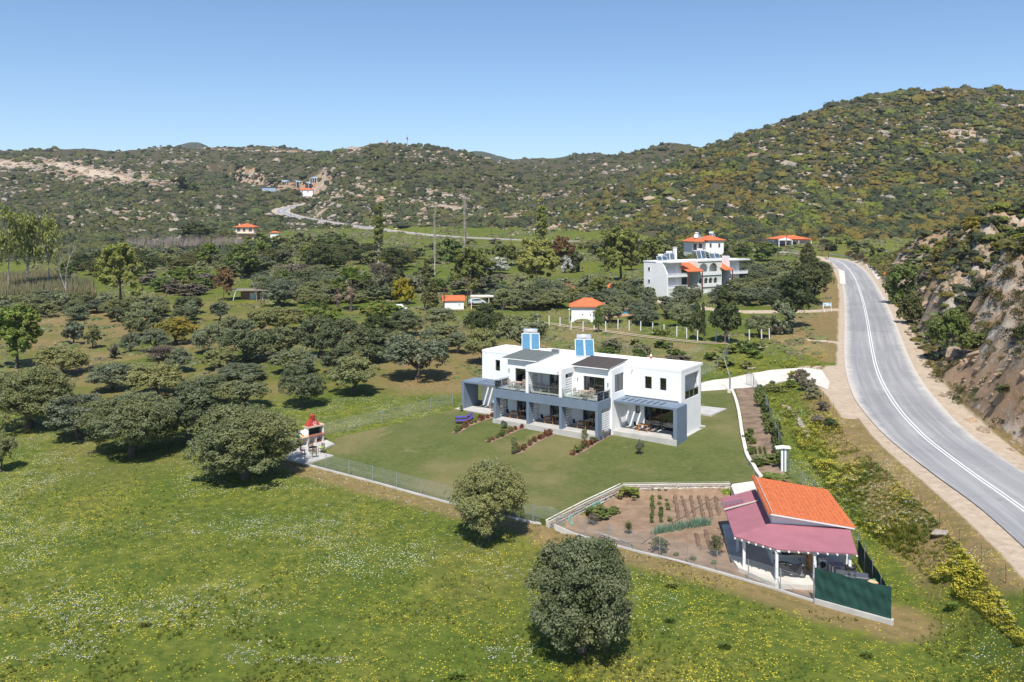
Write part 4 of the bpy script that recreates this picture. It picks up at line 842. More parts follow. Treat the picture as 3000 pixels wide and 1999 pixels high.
    grove([(590, 735), (770, 712), (900, 712), (905, 728), (700, 745), (600, 750)], .8, 4.5, 2.4, 'bush', ['green', 'bright'], 'fresh green shrub in the hedge below the palms', 'shrubs below the palms', 'shrub', mx=22)
    grove([(700, 640), (1010, 655), (1000, 700), (850, 705), (700, 690)], .8, 6, 4.0, 'bush', ['green', 'olive', 'dark', 'brown'], 'garden shrub around the palms and cypress', 'garden shrubs around the palms', 'shrub', mx=22)
    grove([(1040, 640), (1220, 655), (1200, 680), (1050, 690)], .9, 5, 3, 'bush', ['green', 'brown', 'grey'], 'shrub behind the orange-roofed shed', 'shrubs behind the shed', 'shrub', mx=14)
    grove([(1400, 560), (1600, 545), (1700, 560), (1720, 590), (1480, 580)], .9, 6, 4, 'bush', ['dark', 'green', 'olive'], 'shrub at the foot of the hill behind the orange-roofed house', 'shrubs behind the orange-roofed house', 'shrub', mx=20)
    grove([(1640, 815), (1690, 790), (1760, 800), (1720, 850), (1620, 850)], .8, 2.6, 1.5, 'bush', ['green', 'bright'], 'low green shrub on the weedy mound', 'shrubs on the weedy mound', 'shrub', mx=12)
    grove([(1880, 560), (1990, 552), (2080, 590), (2060, 600), (1960, 575), (1900, 590)], .9, 5, 3.2, 'bush', ['green', 'dark', 'olive'], 'shrub behind the far bend of the road', 'shrubs behind the road bend', 'shrub', mx=10)
    grove([(1380, 795), (1560, 800), (1600, 850), (1400, 830)], 1.6, 3.2, 1.7, 'bush', ['green', 'brown'], 'low shrub in the weedy plot behind the house', 'shrubs behind the house', 'shrub', mx=8)
    # shrubs on the cut hillside right of the road
    r = random.Random(5); c = 0
    for _ in range(3000):
        y = r.uniform(58, 215); x = r.uniform(30, 135); d, s, zr = line_dist([x], [y], ROAD); rs = d[0]*s[0]
        if rs < 8.2 or rs > 60: continue
        z = hgt(x, y); sl = abs(hgt(x+1, y)-z)+abs(hgt(x, y+1)-z)
        if z < zr[0]+.2 and y > 70: continue
        w = r.uniform(2.4, 6.0)*(1 if rs > 12 else .5)
        if sl > 1.9 and r.random() < .75: continue
        if any((x-a)**2+(y-b)**2 < ((q+w/2)*.72)**2 for a, b, q in (TREEPOS[-c:] if c else [])): continue
        lf = r.choice(['ochre', 'ochre', 'rust', 'yellow', 'green'] if (z > 13 and r.random() < .8) else ['olive', 'green', 'dark', 'grey', 'brown'])
        tree_w(x, y, w, w*r.uniform(.55, .8), 'bush', lf, {'ochre': 'ochre-leaved', 'rust': 'rust-leaved', 'yellow': 'yellow-leaved', 'green': 'green', 'olive': 'olive-green', 'dark': 'dark green', 'grey': 'grey-green', 'brown': 'brown twiggy'}[lf]+(' large' if w > 4.6 else ' small' if w < 2.6 else '')+' shrub '+('at the foot' if rs < 12 else 'on the crest' if z > 20 else 'halfway up')+' of the rocky slope, '+('nearest' if y < 95 else 'farthest' if y > 150 else 'middle')+' stretch', lf+' shrubs right of the road', 'shrub', cat='shrub', z=z-.15*w); c += 1
        if c >= 125: break
build_trees()
# ------------------------------------------------------------------ the white house (local x along the front, y to the back)
A_H = math.atan(.68); OH = np.array([20.331, 91.881]); bx = np.array([math.cos(A_H), -math.sin(A_H)]); by = np.array([math.sin(A_H), math.cos(A_H)])
def HW(x, y, z=0): p = OH+bx*x+by*y; return (p[0], p[1], z)
M_WHITE = plain('white_render', (.80, .80, .79), (.74, .74, .73), .6, .85, local=True)
M_BLUE = plain('blue_grey_render', (.155, .20, .26), (.135, .178, .235), .8, .8, local=True, bmp=.01)
M_FRAME = plain('anthracite_frame', (.035, .038, .045), None, 3, .45)
M_STEEL = plain('steel', (.42, .44, .46), (.34, .36, .38), 5, .35, metal=.8)
M_FLOOR = plain('terrace_floor', (.40, .39, .38), (.33, .32, .315), 1.2, .7)
M_DARKROOF = plain('brown_shingle', (.050, .040, .037), (.075, .058, .052), 3, .9, local=True, bmp=.03, bscale=8)
M_GREYROOF = plain('grey_green_shingle', (.090, .105, .10), (.135, .15, .145), 2, .9, local=True, bmp=.03, bscale=8)
M_CURT = plain('curtain', (.62, .62, .62), (.45, .45, .46), 4, .9)
M_WOOD = plain('orange_wood', (.52, .24, .055), (.40, .17, .04), 6, .55)
M_PALEWOOD = plain('pale_wood', (.46, .37, .28), (.36, .28, .21), 6, .6)
M_BLACK = plain('dark_plastic', (.030, .028, .028), None, 3, .4)
M_WPAINT = plain('white_paint', (.78, .78, .78), (.70, .70, .70), 3, .6)
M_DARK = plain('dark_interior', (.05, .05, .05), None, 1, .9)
def glass_mat(name, tint, refl=.12, rough=.02):
    m, nt, b = newmat(name); out = [n for n in nt.nodes if n.type == 'OUTPUT_MATERIAL'][0]
    t = nd(nt, 'ShaderNodeBsdfTransparent'); t.inputs[0].default_value = (*tint, 1); g = nd(nt, 'ShaderNodeBsdfGlossy'); g.inputs['Roughness'].default_value = rough; g.inputs[0].default_value = (.9, .95, 1, 1)
    f = nd(nt, 'ShaderNodeFresnel'); f.inputs[0].default_value = 1.5; mx = nd(nt, 'ShaderNodeMixShader'); nt.links.new(math_(nt, 'ADD', f.outputs[0], refl), mx.inputs[0])
    nt.links.new(t.outputs[0], mx.inputs[1]); nt.links.new(g.outputs[0], mx.inputs[2]); nt.links.new(mx.outputs[0], out.inputs[0]); return m
M_GLASS = glass_mat('window_glass', (.34, .37, .39), .08); M_RAILGLASS = glass_mat('rail_glass', (.86, .92, .92), .03)
def wallgrid(mb, ax, t0, t1, a0, a1, z0, z1, holes):
    """a wall across axis ax ('x' = the wall's plane is x const) between t0 and t1, running a0..a1, with openings (a0,a1,z0,z1)"""
    A = sorted({a0, a1, *[h[0] for h in holes], *[h[1] for h in holes]}); Z = sorted({z0, z1, *[h[2] for h in holes], *[h[3] for h in holes]})
    for i in range(len(A)-1):
        run = None
        for j in range(len(Z)):
            solid = j < len(Z)-1 and not any(h[0] < (A[i]+A[i+1])/2 < h[1] and h[2] < (Z[j]+Z[j+1])/2 < h[3] for h in holes)
            if solid and run is None: run = Z[j]
            if not solid and run is not None:
                if ax == 'x': mb.box(t0, t1, A[i], A[i+1], run, Z[j])
                else: mb.box(A[i], A[i+1], t0, t1, run, Z[j])
                run = None
    return mb
def window(par, ax, t, a0, a1, z0, z1, n=1, s=-1, name='window', fr=M_FRAME, gl=M_GLASS, fw=.07, curtain=0, tr=0, sill=False):
    """framed window in a wall; s is the outward sign along the axis"""
    m = MB(); g = MB(); d = .08; e = .004
    def bx_(mb, p0, p1, q0, q1, r0, r1):
        (mb.box(q0, q1, p0, p1, r0, r1) if ax == 'x' else mb.box(p0, p1, q0, q1, r0, r1))
    q0, q1 = sorted((t, t-s*d)); a0, a1, z0, z1 = a0+e, a1-e, z0+e, z1-e
    bx_(m, a0, a0+fw, q0, q1, z0, z1); bx_(m, a1-fw, a1, q0, q1, z0, z1); bx_(m, a0+fw, a1-fw, q0, q1, z0, z0+fw); bx_(m, a0+fw, a1-fw, q0, q1, z1-fw, z1)
    for k in range(1, n): c = a0+(a1-a0)*k/n; bx_(m, c-fw*.55, c+fw*.55, q0+.01, q1-.01, z0+fw, z1-fw)
    for k in range(1, tr+1): c = z0+(z1-z0)*k/(tr+1); bx_(m, a0+fw, a1-fw, q0+.02, q1-.02, c-fw*.3, c+fw*.3)
    o = m.obj(name, fr, par); qm = (q0+q1)/2; bx_(g, a0+fw, a1-fw, qm-.006, qm+.006, z0+fw, z1-fw); g.obj('pane', gl, o)
    if curtain:
        c = MB(); w = (a1-a0)*curtain; P = []
        for k in range(25): P.append((a0+w*k/24, t-s*(.28+.035*math.sin(k*1.9))))
        for k in range(24):
            (pa, qa), (pb, qb) = P[k], P[k+1]
            c.add([((qa, pa, z0) if ax == 'x' else (pa, qa, z0)), ((qb, pb, z0) if ax == 'x' else (pb, qb, z0)), ((qb, pb, z1) if ax == 'x' else (pb, qb, z1)), ((qa, pa, z1) if ax == 'x' else (pa, qa, z1))], [(0, 1, 2, 3)])
        c.obj('curtain', M_CURT, o)
    if sill: s_ = MB(); bx_(s_, a0-.06, a1+.06, min(t, t+s*.05), max(t, t+s*.05), z0-.06, z0-.008); s_.obj('window_sill', M_WHITE, o)
    return o
def slats(par, ax, t, a0, a1, z0, z1, n, mat=None, th=.05):
    h = (z1-z0)/n; m = MB()
    if ax == 'x': m.box(-th/2, th/2, a0, a1, 0, h*.68)
    else: m.box(a0, a1, -th/2, th/2, 0, h*.68)
    me = m.mesh('slat', mat or M_WHITE)
    for k in range(n): link('slat', me, par, (t, 0, z0+k*h) if ax == 'x' else (0, t, z0+k*h))
def railing(par, pts, z, h=.95, glass=True, n=None, name='railing', wide=.022):
    m = MB(); P = [Vector((*p, 0)) for p in pts]
    for i in range(len(P)-1):
        a, b = P[i], P[i+1]; L_ = (b-a).length; k = n or max(1, round(L_/1.15)); m.beam((a.x, a.y, z+h), (b.x, b.y, z+h), .05, .04)
        for j in range(k+1):
            if j == 0 and i > 0: continue
            q = a.lerp(b, j/k); m.box(q.x-wide, q.x+wide, q.y-wide, q.y+wide, z, z+h)
    o = m.obj(name, M_STEEL, par)
    if glass:
        for i in range(len(P)-1):
            a, b = P[i], P[i+1]; L_ = (b-a).length; k = n or max(1, round(L_/1.15))
            for j in range(k): g = MB(); p, q = a.lerp(b, (j+.06)/k), a.lerp(b, (j+.94)/k); g.beam((p.x, p.y, z+h*.5), (q.x, q.y, z+h*.5), .012, h*.78); g.obj('glass_panel', M_RAILGLASS, o)
    return o
def build_house():
    H = empty('house', (*OH, 0), -A_H, 'white two-storey holiday house with blue-grey balconies and porches', 'house')
    z0 = -1.2; w = MB(); XR, XL, XA, XB, FY, RY = -.6, -26.3, -20.56, -7.15, -6.8, -3.85
    # right volume
    wallgrid(w, 'y', RY, RY+.3, XB, XR, 3.2, 6.25, [(-4.77, -3.97, 4.16, 5.47), (-3.03, -2.29, 4.16, 5.47)])
    wallgrid(w, 'y', RY+.35, RY+.65, XB, XR-.3, z0, 3.1, [(-6.05, -5.5, 1.3, 2.25), (-5.0, -1.1, -.15, 2.35)])
    wallgrid(w, 'x', XR-.3, XR, RY+.302, 1.5, z0, 6.25, [(-2.87, .98, 3.2, 5.8)]); w.box(XR-.3, XR, RY, RY+.30, z0, 3.19)
    w.box(XB, XR-.3, 1.2, 1.5, z0, 6.25); w.box(XR-.3, XR, RY, RY+.302, 3.192, 3.2)
    wallgrid(w, 'x', XR-2.0, XR-1.8, RY+.3, 1.2, 3.2, 6.1, [(-2.6, -.4, 3.25, 5.75)])
    # central volume, both storeys
    wallgrid(w, 'y', FY, FY+.3, XA, XB, z0, 6.2, [(-19.52, -16.5, 3.36, 5.33), (-10.62, -8.06, 3.36, 5.36), (-14.95, -12.6, 3.36, 5.3), (-19.3, -16.9, 0, 2.2), (-14.9, -12.4, 0, 2.2), (-10.7, -8.3, 0, 2.2)])
    wallgrid(w, 'x', XB-.3, XB, FY+.302, 2, z0, 6.2, [(-6.2, -4.1, 3.8, 5.7)]); wallgrid(w, 'x', XA, XA+.3, FY+.302, 2, z0, 6.2, [])
    w.box(XA+.3, XB-.3, 1.7, 2, z0, 6.2)
    # left volume
    wallgrid(w, 'y', -3.9, -3.6, XL, XA, z0, 6.25, [(-24.35, -23.67, 4.14, 5.45), (-24.3, -21.2, -.2, 2.4)]); w.box(XL, XL+.3, -3.6, 1.1, z0, 6.25); w.box(XL+.3, XA, .8, 1.1, z0, 6.25)
    # wing walls of the two monopitch rooms, the upper frame of the middle balcony and its fins
    w.wallx([(FY, 6.2), (-2.6, 6.2), (-2.6, 6.62), (FY, 6.28)], XB-.3, XB); w.wallx([(FY, 6.2), (-2.6, 6.2), (-2.6, 6.62), (FY, 6.28)], XA, XA+.3)
    w.wallx([(FY, 6.2), (-2.6, 6.2), (-2.6, 6.62), (FY, 6.28)], -11.94, -11.64); w.wallx([(FY, 6.2), (-2.6, 6.2), (-2.6, 6.62), (FY, 6.28)], -16.49, -16.19)
    w.box(-16.19, -11.64, -9.72, FY, 5.72, 6.34); w.box(-16.19, -15.86, -9.7, -8.84, 3.36, 5.72); w.box(-11.97, -11.64, -9.7, -8.86, 3.36, 5.72)
    w.box(-16.19, -15.86, -7.35, FY, 3.36, 5.72); w.box(-11.97, -11.64, -7.2, FY, 3.36, 5.72); w.box(-16.17, -16.0, -8.84, -7.35, 3.36, 3.5); w.box(-11.83, -11.66, -8.86, -7.2, 3.36, 3.5)
    w.box(-16.17, -15.88, -8.84, -7.35, 5.3, 5.72)
    w.obj('wall', M_WHITE, H)
    r = MB(); r.box(XB+.002, XR+.02, RY-.02, 2.0, 6.25, 6.44); r.box(XA-.002, XB-.002, -2.6, 2.2, 6.2, 6.432); r.box(-16.19, -11.64, FY, -2.6, 6.2, 6.40); r.box(XL-.02, XA-.004, -3.92, 1.12, 6.25, 6.44)
    for a in ((XB+.1, XR+.02, RY-.02, RY+.1), (XR-.1, XR+.02, RY+.1, 2.0), (XB, XR-.1, 1.88, 2.0), (XL-.02, XA-.3, -3.92, -3.8), (XL-.02, XL+.1, -3.8, 1.12), (XL+.1, -18.5, 1.0, 1.12)): r.box(*a, 6.44, 6.52)
    r.obj('flat_roof', M_WHITE, H)
    f = MB(); f.box(XL+.3, XR-.3, -3.2, .8, 3.02, 3.19); f.box(XA+.3, XB-.3, -6.5, -3.2, 3.02, 3.19); f.box(XL+.3, XR-.31, -3.2, .8, -.2, -.05); f.box(XA+.3, XB-.3, -6.5, -3.2, -.2, -.05); f.box(XR-1.8, XR-.3, -3.5, 1.2, 3.192, 3.2); f.obj('floor', M_FLOOR, H)
    pz = MB(); pz.box(-17.6, -17.45, -6.4, 1.6, 0, 6.1); pz.box(-12.1, -11.95, -6.4, 1.6, 0, 6.1); pz.box(-7.3, -7.16, -3.4, 1.2, -.1, 6.1); pz.box(-20.5, -7.2, -2.4, -2.25, -.1, 6.1); pz.obj('inner_wall', M_WHITE, H)
    # sloping shingled roofs made of strips
    for x0, x1, mat, n in ((-21.1, -16.45, M_GREYROOF, 6), (-12.0, -7.5, M_DARKROOF, 7)):
        b = MB(); b.wallx([(-7.05, 6.30), (-2.45, 6.70), (-2.45, 6.80), (-7.05, 6.42)], x0, x1); rf = b.obj('sloping_roof', M_WHITE, H, label='grey-green shingled sloping roof' if mat is M_GREYROOF else 'dark brown shingled sloping roof')
        L_ = 4.72; st = MB(); st.box(0, x1-x0+.1, 0, L_/n+.05, 0, .045); me = st.mesh('shingle_strip', mat); sl_ = math.atan2(.385, 4.6)
        for k in range(n):
            y = -7.1+4.65*k/n; link('shingle_strip', me, rf, (x0-.05, y, 6.42+(y+7.05)*.0835+.008*k*0+.004), (sl_-.006, 0, 0))
        g = MB(); g.box(x0-.05, x1+.05, -7.2, -7.11, 6.33, 6.42); g.obj('gutter', M_WPAINT, rf)
    # blue-grey porch frames
    b = MB(); b.box(-20.5, -7.3, -9.72, -9.45, 2.42, 3.34); b.box(-20.5, -20.2, -9.45, FY, 2.42, 3.34); b.box(-7.57, -7.3, -9.45, FY, 2.42, 3.34); b.box(-20.2, -7.57, -9.45, FY, 3.0, 3.335)
    for x in (-20.5, -16.1, -11.95, -7.6): b.box(x, x+.32, -9.7, -8.84, -.6, 2.42)
    b.box(-7.6, -7.28, -8.84, -6.8, -.6, -.03)
    b.obj('balcony_frame', M_BLUE, H)
    def pergola(x0, x1, y0, y1, zt, fin, slots, zslab):
        p = MB(); ys0, ys1 = y0+.4, y1-.45; xs = []
        for k in range(7): a = slots[0]+k*(slots[1]-slots[0])/7; xs.append((a, a+.26))
        p.box(x0, x1, y0, ys0, zt-.2, zt); p.box(x0, x1, ys1, y1, zt-.2, zt); c = x0
        for a, b_ in xs: p.box(c, a, ys0, ys1, zt-.2, zt); c = b_
        p.box(c, x1, ys0, ys1, zt-.2, zt); fx = (x1-.39, x1) if fin > 0 else (x0, x0+.36); p.box(*fx, y0+.002, y1+.0, -.9, zt-.2); return p
    pergola(-7.13, .03, -6.5, -3.87, 3.07, 1, (-6.5, -1.5), -.15).obj('porch', M_BLUE, H, label='blue-grey porch with slotted roof at the right end')
    pergola(-27.25, -20.5, -6.76, -3.92, 3.07, -1, (-25.2, -20.7), -.2).obj('porch', M_BLUE, H, label='blue-grey porch with slotted roof at the left end')
    s = MB(); s.box(-7.25, -.37, -6.62, -3.5, -.75, -.15); s.box(-.37, .05, -6.62, -6.5, -.75, -.15); s.obj('terrace_slab', M_CONC, H); s = MB(); s.box(-27.8, -20.52, -7.35, -3.6, -.75, -.2); s.obj('terrace_slab', M_CONC, H)
    s = MB(); s.box(-20.5, -7.58, -9.86, FY, -.8, -.0); s.obj('terrace_slab', M_CONC, H); s = MB(); s.box(XB, XR+.45, 1.5, 1.9, -1.0, -.35); s.box(XR+.002, XR+.35, RY, 1.5, -1.2, -.50); s.obj('plinth', M_CONC, H)
    s = MB(); s.box(-20.2, -7.57, -9.4, FY, 3.336, 3.36); s.obj('balcony_floor', M_FLOOR, H)
    # slats
    for x in (-20.34, -15.94, -11.79): slats(H, 'x', x, -8.84, -7.4, .12, 2.36, 8)
    slats(H, 'x', -7.44, -8.82, -6.82, -.0, 2.08, 9)
    slats(H, 'x', -16.02, -8.84, -7.36, 3.5, 5.3, 7); slats(H, 'x', -11.8, -8.86, -7.22, 3.5, 5.3, 7)
    # windows and doors
    window(H, 'y', RY+.12, -4.77, -3.97, 4.16, 5.47, 1, curtain=.35, sill=True); window(H, 'y', RY+.12, -3.03, -2.29, 4.16, 5.47, 1, sill=True)
    window(H, 'y', -3.78, -24.35, -23.67, 4.14, 5.45, 1, curtain=.5, sill=True); window(H, 'x', XB-.1, -6.2, -4.1, 3.8, 5.7, 2, s=1, curtain=.5, sill=True)
    window(H, 'y', RY+.45, -6.05, -5.5, 1.3, 2.25); window(H, 'x', XR-1.82, -2.6, -.4, 3.25, 5.75, 2, s=1)
    D_ = lambda a0, a1, za, zb, t=FY+.12, n=2, c=.3: window(H, 'y', t, a0, a1, za, zb, n, name='sliding_door', curtain=c)
    D_(-5.0, -1.1, -.15, 2.35, RY+.45, 2, 0); D_(-24.3, -21.2, -.2, 2.4, -3.78, 2, .2)
    D_(-19.52, -16.5, 3.36, 5.33, c=.6); D_(-10.62, -8.06, 3.36, 5.36, c=.5); D_(-14.95, -12.6, 3.36, 5.3, c=.4)
    for a in (-19.3, -14.9, -10.7): D_(a, a+2.4, 0, 2.2, c=.45)
    # railings
    railing(H, [(-20.4, -6.85), (-20.4, -9.62), (-16.25, -9.62)], 3.34); railing(H, [(-15.8, -9.62), (-12.05, -9.62)], 3.34); railing(H, [(-11.55, -9.62), (-7.4, -9.62), (-7.4, -6.85)], 3.34); railing(H, [(XR-.06, -2.8), (XR-.06, .9)], 3.2)
    # wall lamps, water spouts
    for x, y, z in ((-20.3, -6.84, 5.0), (-11.3, -6.84, 4.9), (-7.6, -6.84, 4.7), (-15.4, -6.84, 2.05), (-19.8, -6.84, 2.05), (-11.1, -6.84, 2.05)): MB().cyl((x, y-.08), .07, z, z+.22, 8).obj('wall_lamp', M_STEEL, H)
    for x, y in ((-12.0, -9.72), (-6.2, RY)): MB().beam((x, y+.1, 6.2), (x, y-.28, 6.05), .07, .07).obj('water_spout', M_WPAINT, H)
    t = MB(); t.prism([(-5.8, 6.2), (-1.3, 6.4), (-1.0, 10.6), (-5.6, 10.2)], -.9, -.15); t.obj('rear_terrace', M_CONC, H)
    return H
build_house()
# ------------------------------------------------------------------ solar water heaters on the roof
def solar_mat():
    m, nt, b = newmat('solar_absorber'); p = objco(nt); w = nd(nt, 'ShaderNodeTexWave', wave_type='BANDS', bands_direction='Y'); setin(w, Scale=3.6, Distortion=6.0, Detail=1.0); w.inputs['Detail Scale'].default_value = 3.0; nt.links.new(p, w.inputs['Vector'])
    nt.links.new(mixc(nt, ramp(nt, w.outputs['Fac'], .3, .8), (.006, .075, .15), (.015, .20, .36)), b.inputs['Base Color']); b.inputs['Roughness'].default_value = .5; b.inputs['Specular IOR Level'].default_value = .25; return m
M_SOLAR = solar_mat(); M_TANK = plain('tank_metal', (.70, .71, .73), (.62, .63, .65), 4, .3, metal=.5); M_SOLARD = plain('dark_solar', (.045, .07, .10), (.09, .13, .17), 2, .2)
def solar(x, y, z, w=1.05, h=2.15, tilt=55, rz=0, label='', group=None, mat=None, sc=1.0, white=False):
    S_ = empty('solar_water_heater', (x, y, z), rz, label, 'solar heater', group); S_.scale = (sc,)*3; t = R(tilt)
    for k in (-1, 1):
        f = MB(); x0, x1 = (k-1)/2*w+.03*k, (k+1)/2*w+.03*k; f.box(x0, x0+.05, 0, h, -.06, .03); f.box(x1-.05, x1, 0, h, -.06, .03); f.box(x0+.05, x1-.05, 0, .05, -.06, .03); f.box(x0+.05, x1-.05, h-.05, h, -.06, .03)
        o = f.obj('solar_panel', M_WPAINT, S_, rot=(t, 0, 0), loc=(0, 0, .12)); g = MB(); g.box(x0+.05, x1-.05, .05, h-.05, -.05, .0); g.obj('absorber', mat or M_SOLAR, o)
    zt = .12+h*math.sin(t); yt = h*math.cos(t); m = MB(); m.tube([(-.85, yt+.25, zt+.28), (-.8, yt+.25, zt+.28), (.8, yt+.25, zt+.28), (.85, yt+.25, zt+.28)], [.16, .29, .29, .16], 14); m.obj('tank', M_WPAINT if white else M_TANK, S_, True)
    m = MB()
    for sx in (-.7, .7): m.beam((sx, yt+.5, 0), (sx, yt+.3, zt+.05), .05, .05); m.beam((sx, 0, .05), (sx, yt+.5, .05), .05, .05); m.beam((sx, yt+.2, 0), (sx, .3, .4), .04, .04)
    m.obj('stand', M_STEEL, S_); return S_
for q, lb in (((-21.2, -.95), 'solar water heater with two blue panels, left one on the white roof'), ((-13.3, -1.7), 'solar water heater with two blue panels, right one on the white roof')):
    p = HW(*q); solar(p[0], p[1], 6.42 if q[0] > -20.5 else 6.43, label=lb, group='solar water heaters on the white house', h=2.2)
def on_roof():
    p = HW(-17.2, -1.8, 6.42); e = empty('roof_fan_unit', p, -A_H, 'grey air unit on the white roof beside the grey shingled roof', 'air unit')
    MB().box(-.45, .45, -.2, .2, .12, .62).obj('casing', M_STEEL, e); m = MB(); m.box(-.4, -.34, -.18, .18, 0, .12); m.box(.34, .4, -.18, .18, 0, .12); m.obj('feet', M_FRAME, e)
    p = HW(-9.2, .9, 6.42); e = empty('aerial', p, .4, 'metal television aerial standing on the flat roof', 'aerial'); m = MB(); m.cyl((0, 0), .02, 0, 1.5, 6); m.obj('mast', M_STEEL, e)
    m = MB(); m.beam((-.5, 0, 1.35), (.5, 0, 1.35), .02, .02)
    for k in range(6): m.beam((-.5+.2*k, -.3, 1.36), (-.5+.2*k, .3, 1.36), .012, .012)
    m.obj('elements', M_STEEL, e)
    p = HW(-6.6, 1.6, 6.45); e = empty('terracotta_ornament', p, 0, 'small reddish-white ornament on the back roof edge', 'ornament'); MB().cyl((0, 0), .14, 0, .3, 8, .2).obj('base', plain('terracotta', (.45, .15, .09), None, 3), e); MB().tube([(0, 0, .3), (.02, 0, .5)], [.15, .06], 8).obj('top', M_WPAINT, e)
on_roof()
# ------------------------------------------------------------------ terrace furniture
def table_proto(w, d, mat, h=.74):
    T_ = MB(); n = 5
    for k in range(n): T_.box(-w/2, w/2, -d/2+d*k/n+.006, -d/2+d*(k+1)/n-.006, h-.035, h)
    top = T_.mesh('table_top', mat); l = MB(); l.box(-.035, .035, -.035, .035, 0, h-.035); leg = l.mesh('leg', mat); r_ = MB(); r_.box(-w/2+.1, w/2-.1, -.03, .03, .18, .24); rail = r_.mesh('stretcher', mat)
    return top, leg, rail, w, d
def put_table(pr, x, y, z, rz, label, group):
    top, leg, rail, w, d = pr; e = empty('table', (x, y, z), rz, label, 'table', group); link('table_top', top, e); link('stretcher', rail, e)
    for sx in (-1, 1):
        for sy in (-1, 1): link('leg', leg, e, (sx*(w/2-.08), sy*(d/2-.08), 0))
def chair_proto(mat, legmat, shell=True, arm=False):
    if shell:
        V, F = [], []; n = 7
        for i in range(9):
            t = i/8; 
            for j in range(n):
                a = (j/(n-1)-.5); w = .23*(1-.25*max(0, t-.5)); cup = (2*a)**2
                if t < .5: y, z = -.22+.42*t/.5, .45+cup*.05-.015*math.sin(t*6)
                else: q = (t-.5)/.5; y, z = .20+.10*q-cup*.07, .46+.38*q
                V.append((a*2*w, y, z))
        for i in range(8):
            for j in range(n-1): F.append((i*n+j, i*n+j+1, (i+1)*n+j+1, (i+1)*n+j))
        s = MB(); s.add(V, F); s.add([(x, y+.012, z-.014) for x, y, z in V], [f[::-1] for f in F]); seat = s.mesh('seat_shell', mat, True); extra = None
        legs = MB().tube([(.05, .05, .44), (.2, .2, 0)], [.018, .012], 6).mesh('leg', legmat)
        return ('shell', seat, None, legs)
    s = MB(); s.box(-.23, .23, -.22, .2, .42, .46); seat = s.mesh('seat', mat); b = MB()
    for k in range(3): b.box(-.22, .22, .20+.02*k, .225+.02*k, .56+.12*k, .64+.12*k)
    b.box(-.24, -.20, .19, .26, .46, .92); b.box(.20, .24, .19, .26, .46, .92)
    if arm: b.box(-.27, -.23, -.2, .22, .64, .67); b.box(.23, .27, -.2, .22, .64, .67)
    back = b.mesh('backrest', mat); l = MB(); l.box(-.02, .02, -.02, .02, 0, .42); return ('wood', seat, back, l.mesh('leg', legmat))
def put_chair(pr, x, y, z, rz, label, group, name='chair', cat='chair'):
    k, seat, back, leg = pr; e = empty(name, (x, y, z), rz, label, cat, group); link(seat.name.split('.')[0], seat, e)
    if back: link('backrest', back, e)
    if k == 'shell':
        for i in range(4): link('leg', leg, e, (0, 0, 0), (0, 0, i*math.pi/2))
    else:
        for sx in (-1, 1):
            for sy in (-1, 1): link('leg', leg, e, (sx*.2, sy*.18, 0))
    return e
P_TAB = table_proto(1.15, .75, M_WOOD); P_TABU = table_proto(1.2, .75, M_PALEWOOD); P_SH = chair_proto(M_BLACK, M_WOOD); P_SHG = chair_proto(plain('grey_shell', (.16, .165, .18), None), M_WOOD); P_CU = chair_proto(M_PALEWOOD, M_PALEWOOD, False, True); P_CO = chair_proto(M_WOOD, M_WOOD, False, True)
for i, (x, y, z, nm_) in enumerate([(-18.6, -8.15, 0, 'leftmost bay'), (-14.0, -8.15, 0, 'middle bay'), (-9.95, -8.15, 0, 'bay with the white towel'), (-4.3, -5.0, -.15, 'right slotted porch')]):
    p = HW(x, y, z); put_table(P_TAB, *p, -A_H, f'orange wooden table on the ground terrace in the {nm_}', 'wooden terrace tables')
    for s_ in (-1, 1):
        q = HW(x+s_*.95, y+.1, z); put_chair(P_SHG if i == 1 and s_ > 0 else P_SH, *q, -A_H-s_*1.5, f'dark shell chair {"left" if s_ < 0 else "right"} of the orange table in the {nm_}', 'dark shell chairs on the ground terraces')
p = HW(-22.2, -6.0, -.2); put_table(P_TAB, *p, -A_H, 'orange wooden table on the far left porch', 'wooden terrace tables'); q = HW(-23.2, -5.9, -.2); put_chair(P_CO, *q, -A_H+1.5, 'wooden armchair with blue cushion on the far left porch', None)
c = MB(); c.box(-.22, .22, -.2, .2, .462, .52); c.box(-.2, .2, .13, .19, .52, .95); o = c.obj('cushion', plain('blue_cushion', (.03, .09, .17), None), None, loc=q, rot=(0, 0, -A_H+1.5), label='dark blue seat cushion on the wooden armchair', cat='cushion')
for x, y, nm_ in [(-18.3, -8.2, 'left upper balcony'), (-14.4, -8.3, 'covered middle balcony'), (-9.7, -8.3, 'right upper balcony')]:
    p = HW(x, y, 3.36); put_table(P_TABU, *p, -A_H, f'pale wooden table on the {nm_}', 'pale balcony tables')
    for k, (dx, dy, a) in enumerate([(-.95, 0, 1.5), (.95, .1, -1.5), (.35, .75, 0), (.6, -.8, 3.3)][:3 if x == -14.4 else 4]):
        q = HW(x+dx, y+dy, 3.36); put_chair(P_CU, *q, -A_H+a, f'pale wooden chair {["at the left end of", "at the right end of", "behind", "in front of"][k]} the table on the {nm_}', 'pale balcony chairs')
q = HW(-9.0, -8.05, .0); t = MB(); V = []; n = 6
for i in range(n+1):
    for j in range(4): V.append((-.22+.15*j, .22+.02*math.sin(i*2+j)-(.25*(i/n) if i > 3 else 0), .86-.10*i+.01*j))
t.add(V, [(i*4+j, i*4+j+1, (i+1)*4+j+1, (i+1)*4+j) for i in range(n) for j in range(3)]); o = t.obj('towel', plain('white_cloth', (.75, .75, .76), None), None, loc=q, rot=(0, 0, -A_H-1.5), label='white towel hanging over a terrace chair back', cat='towel')
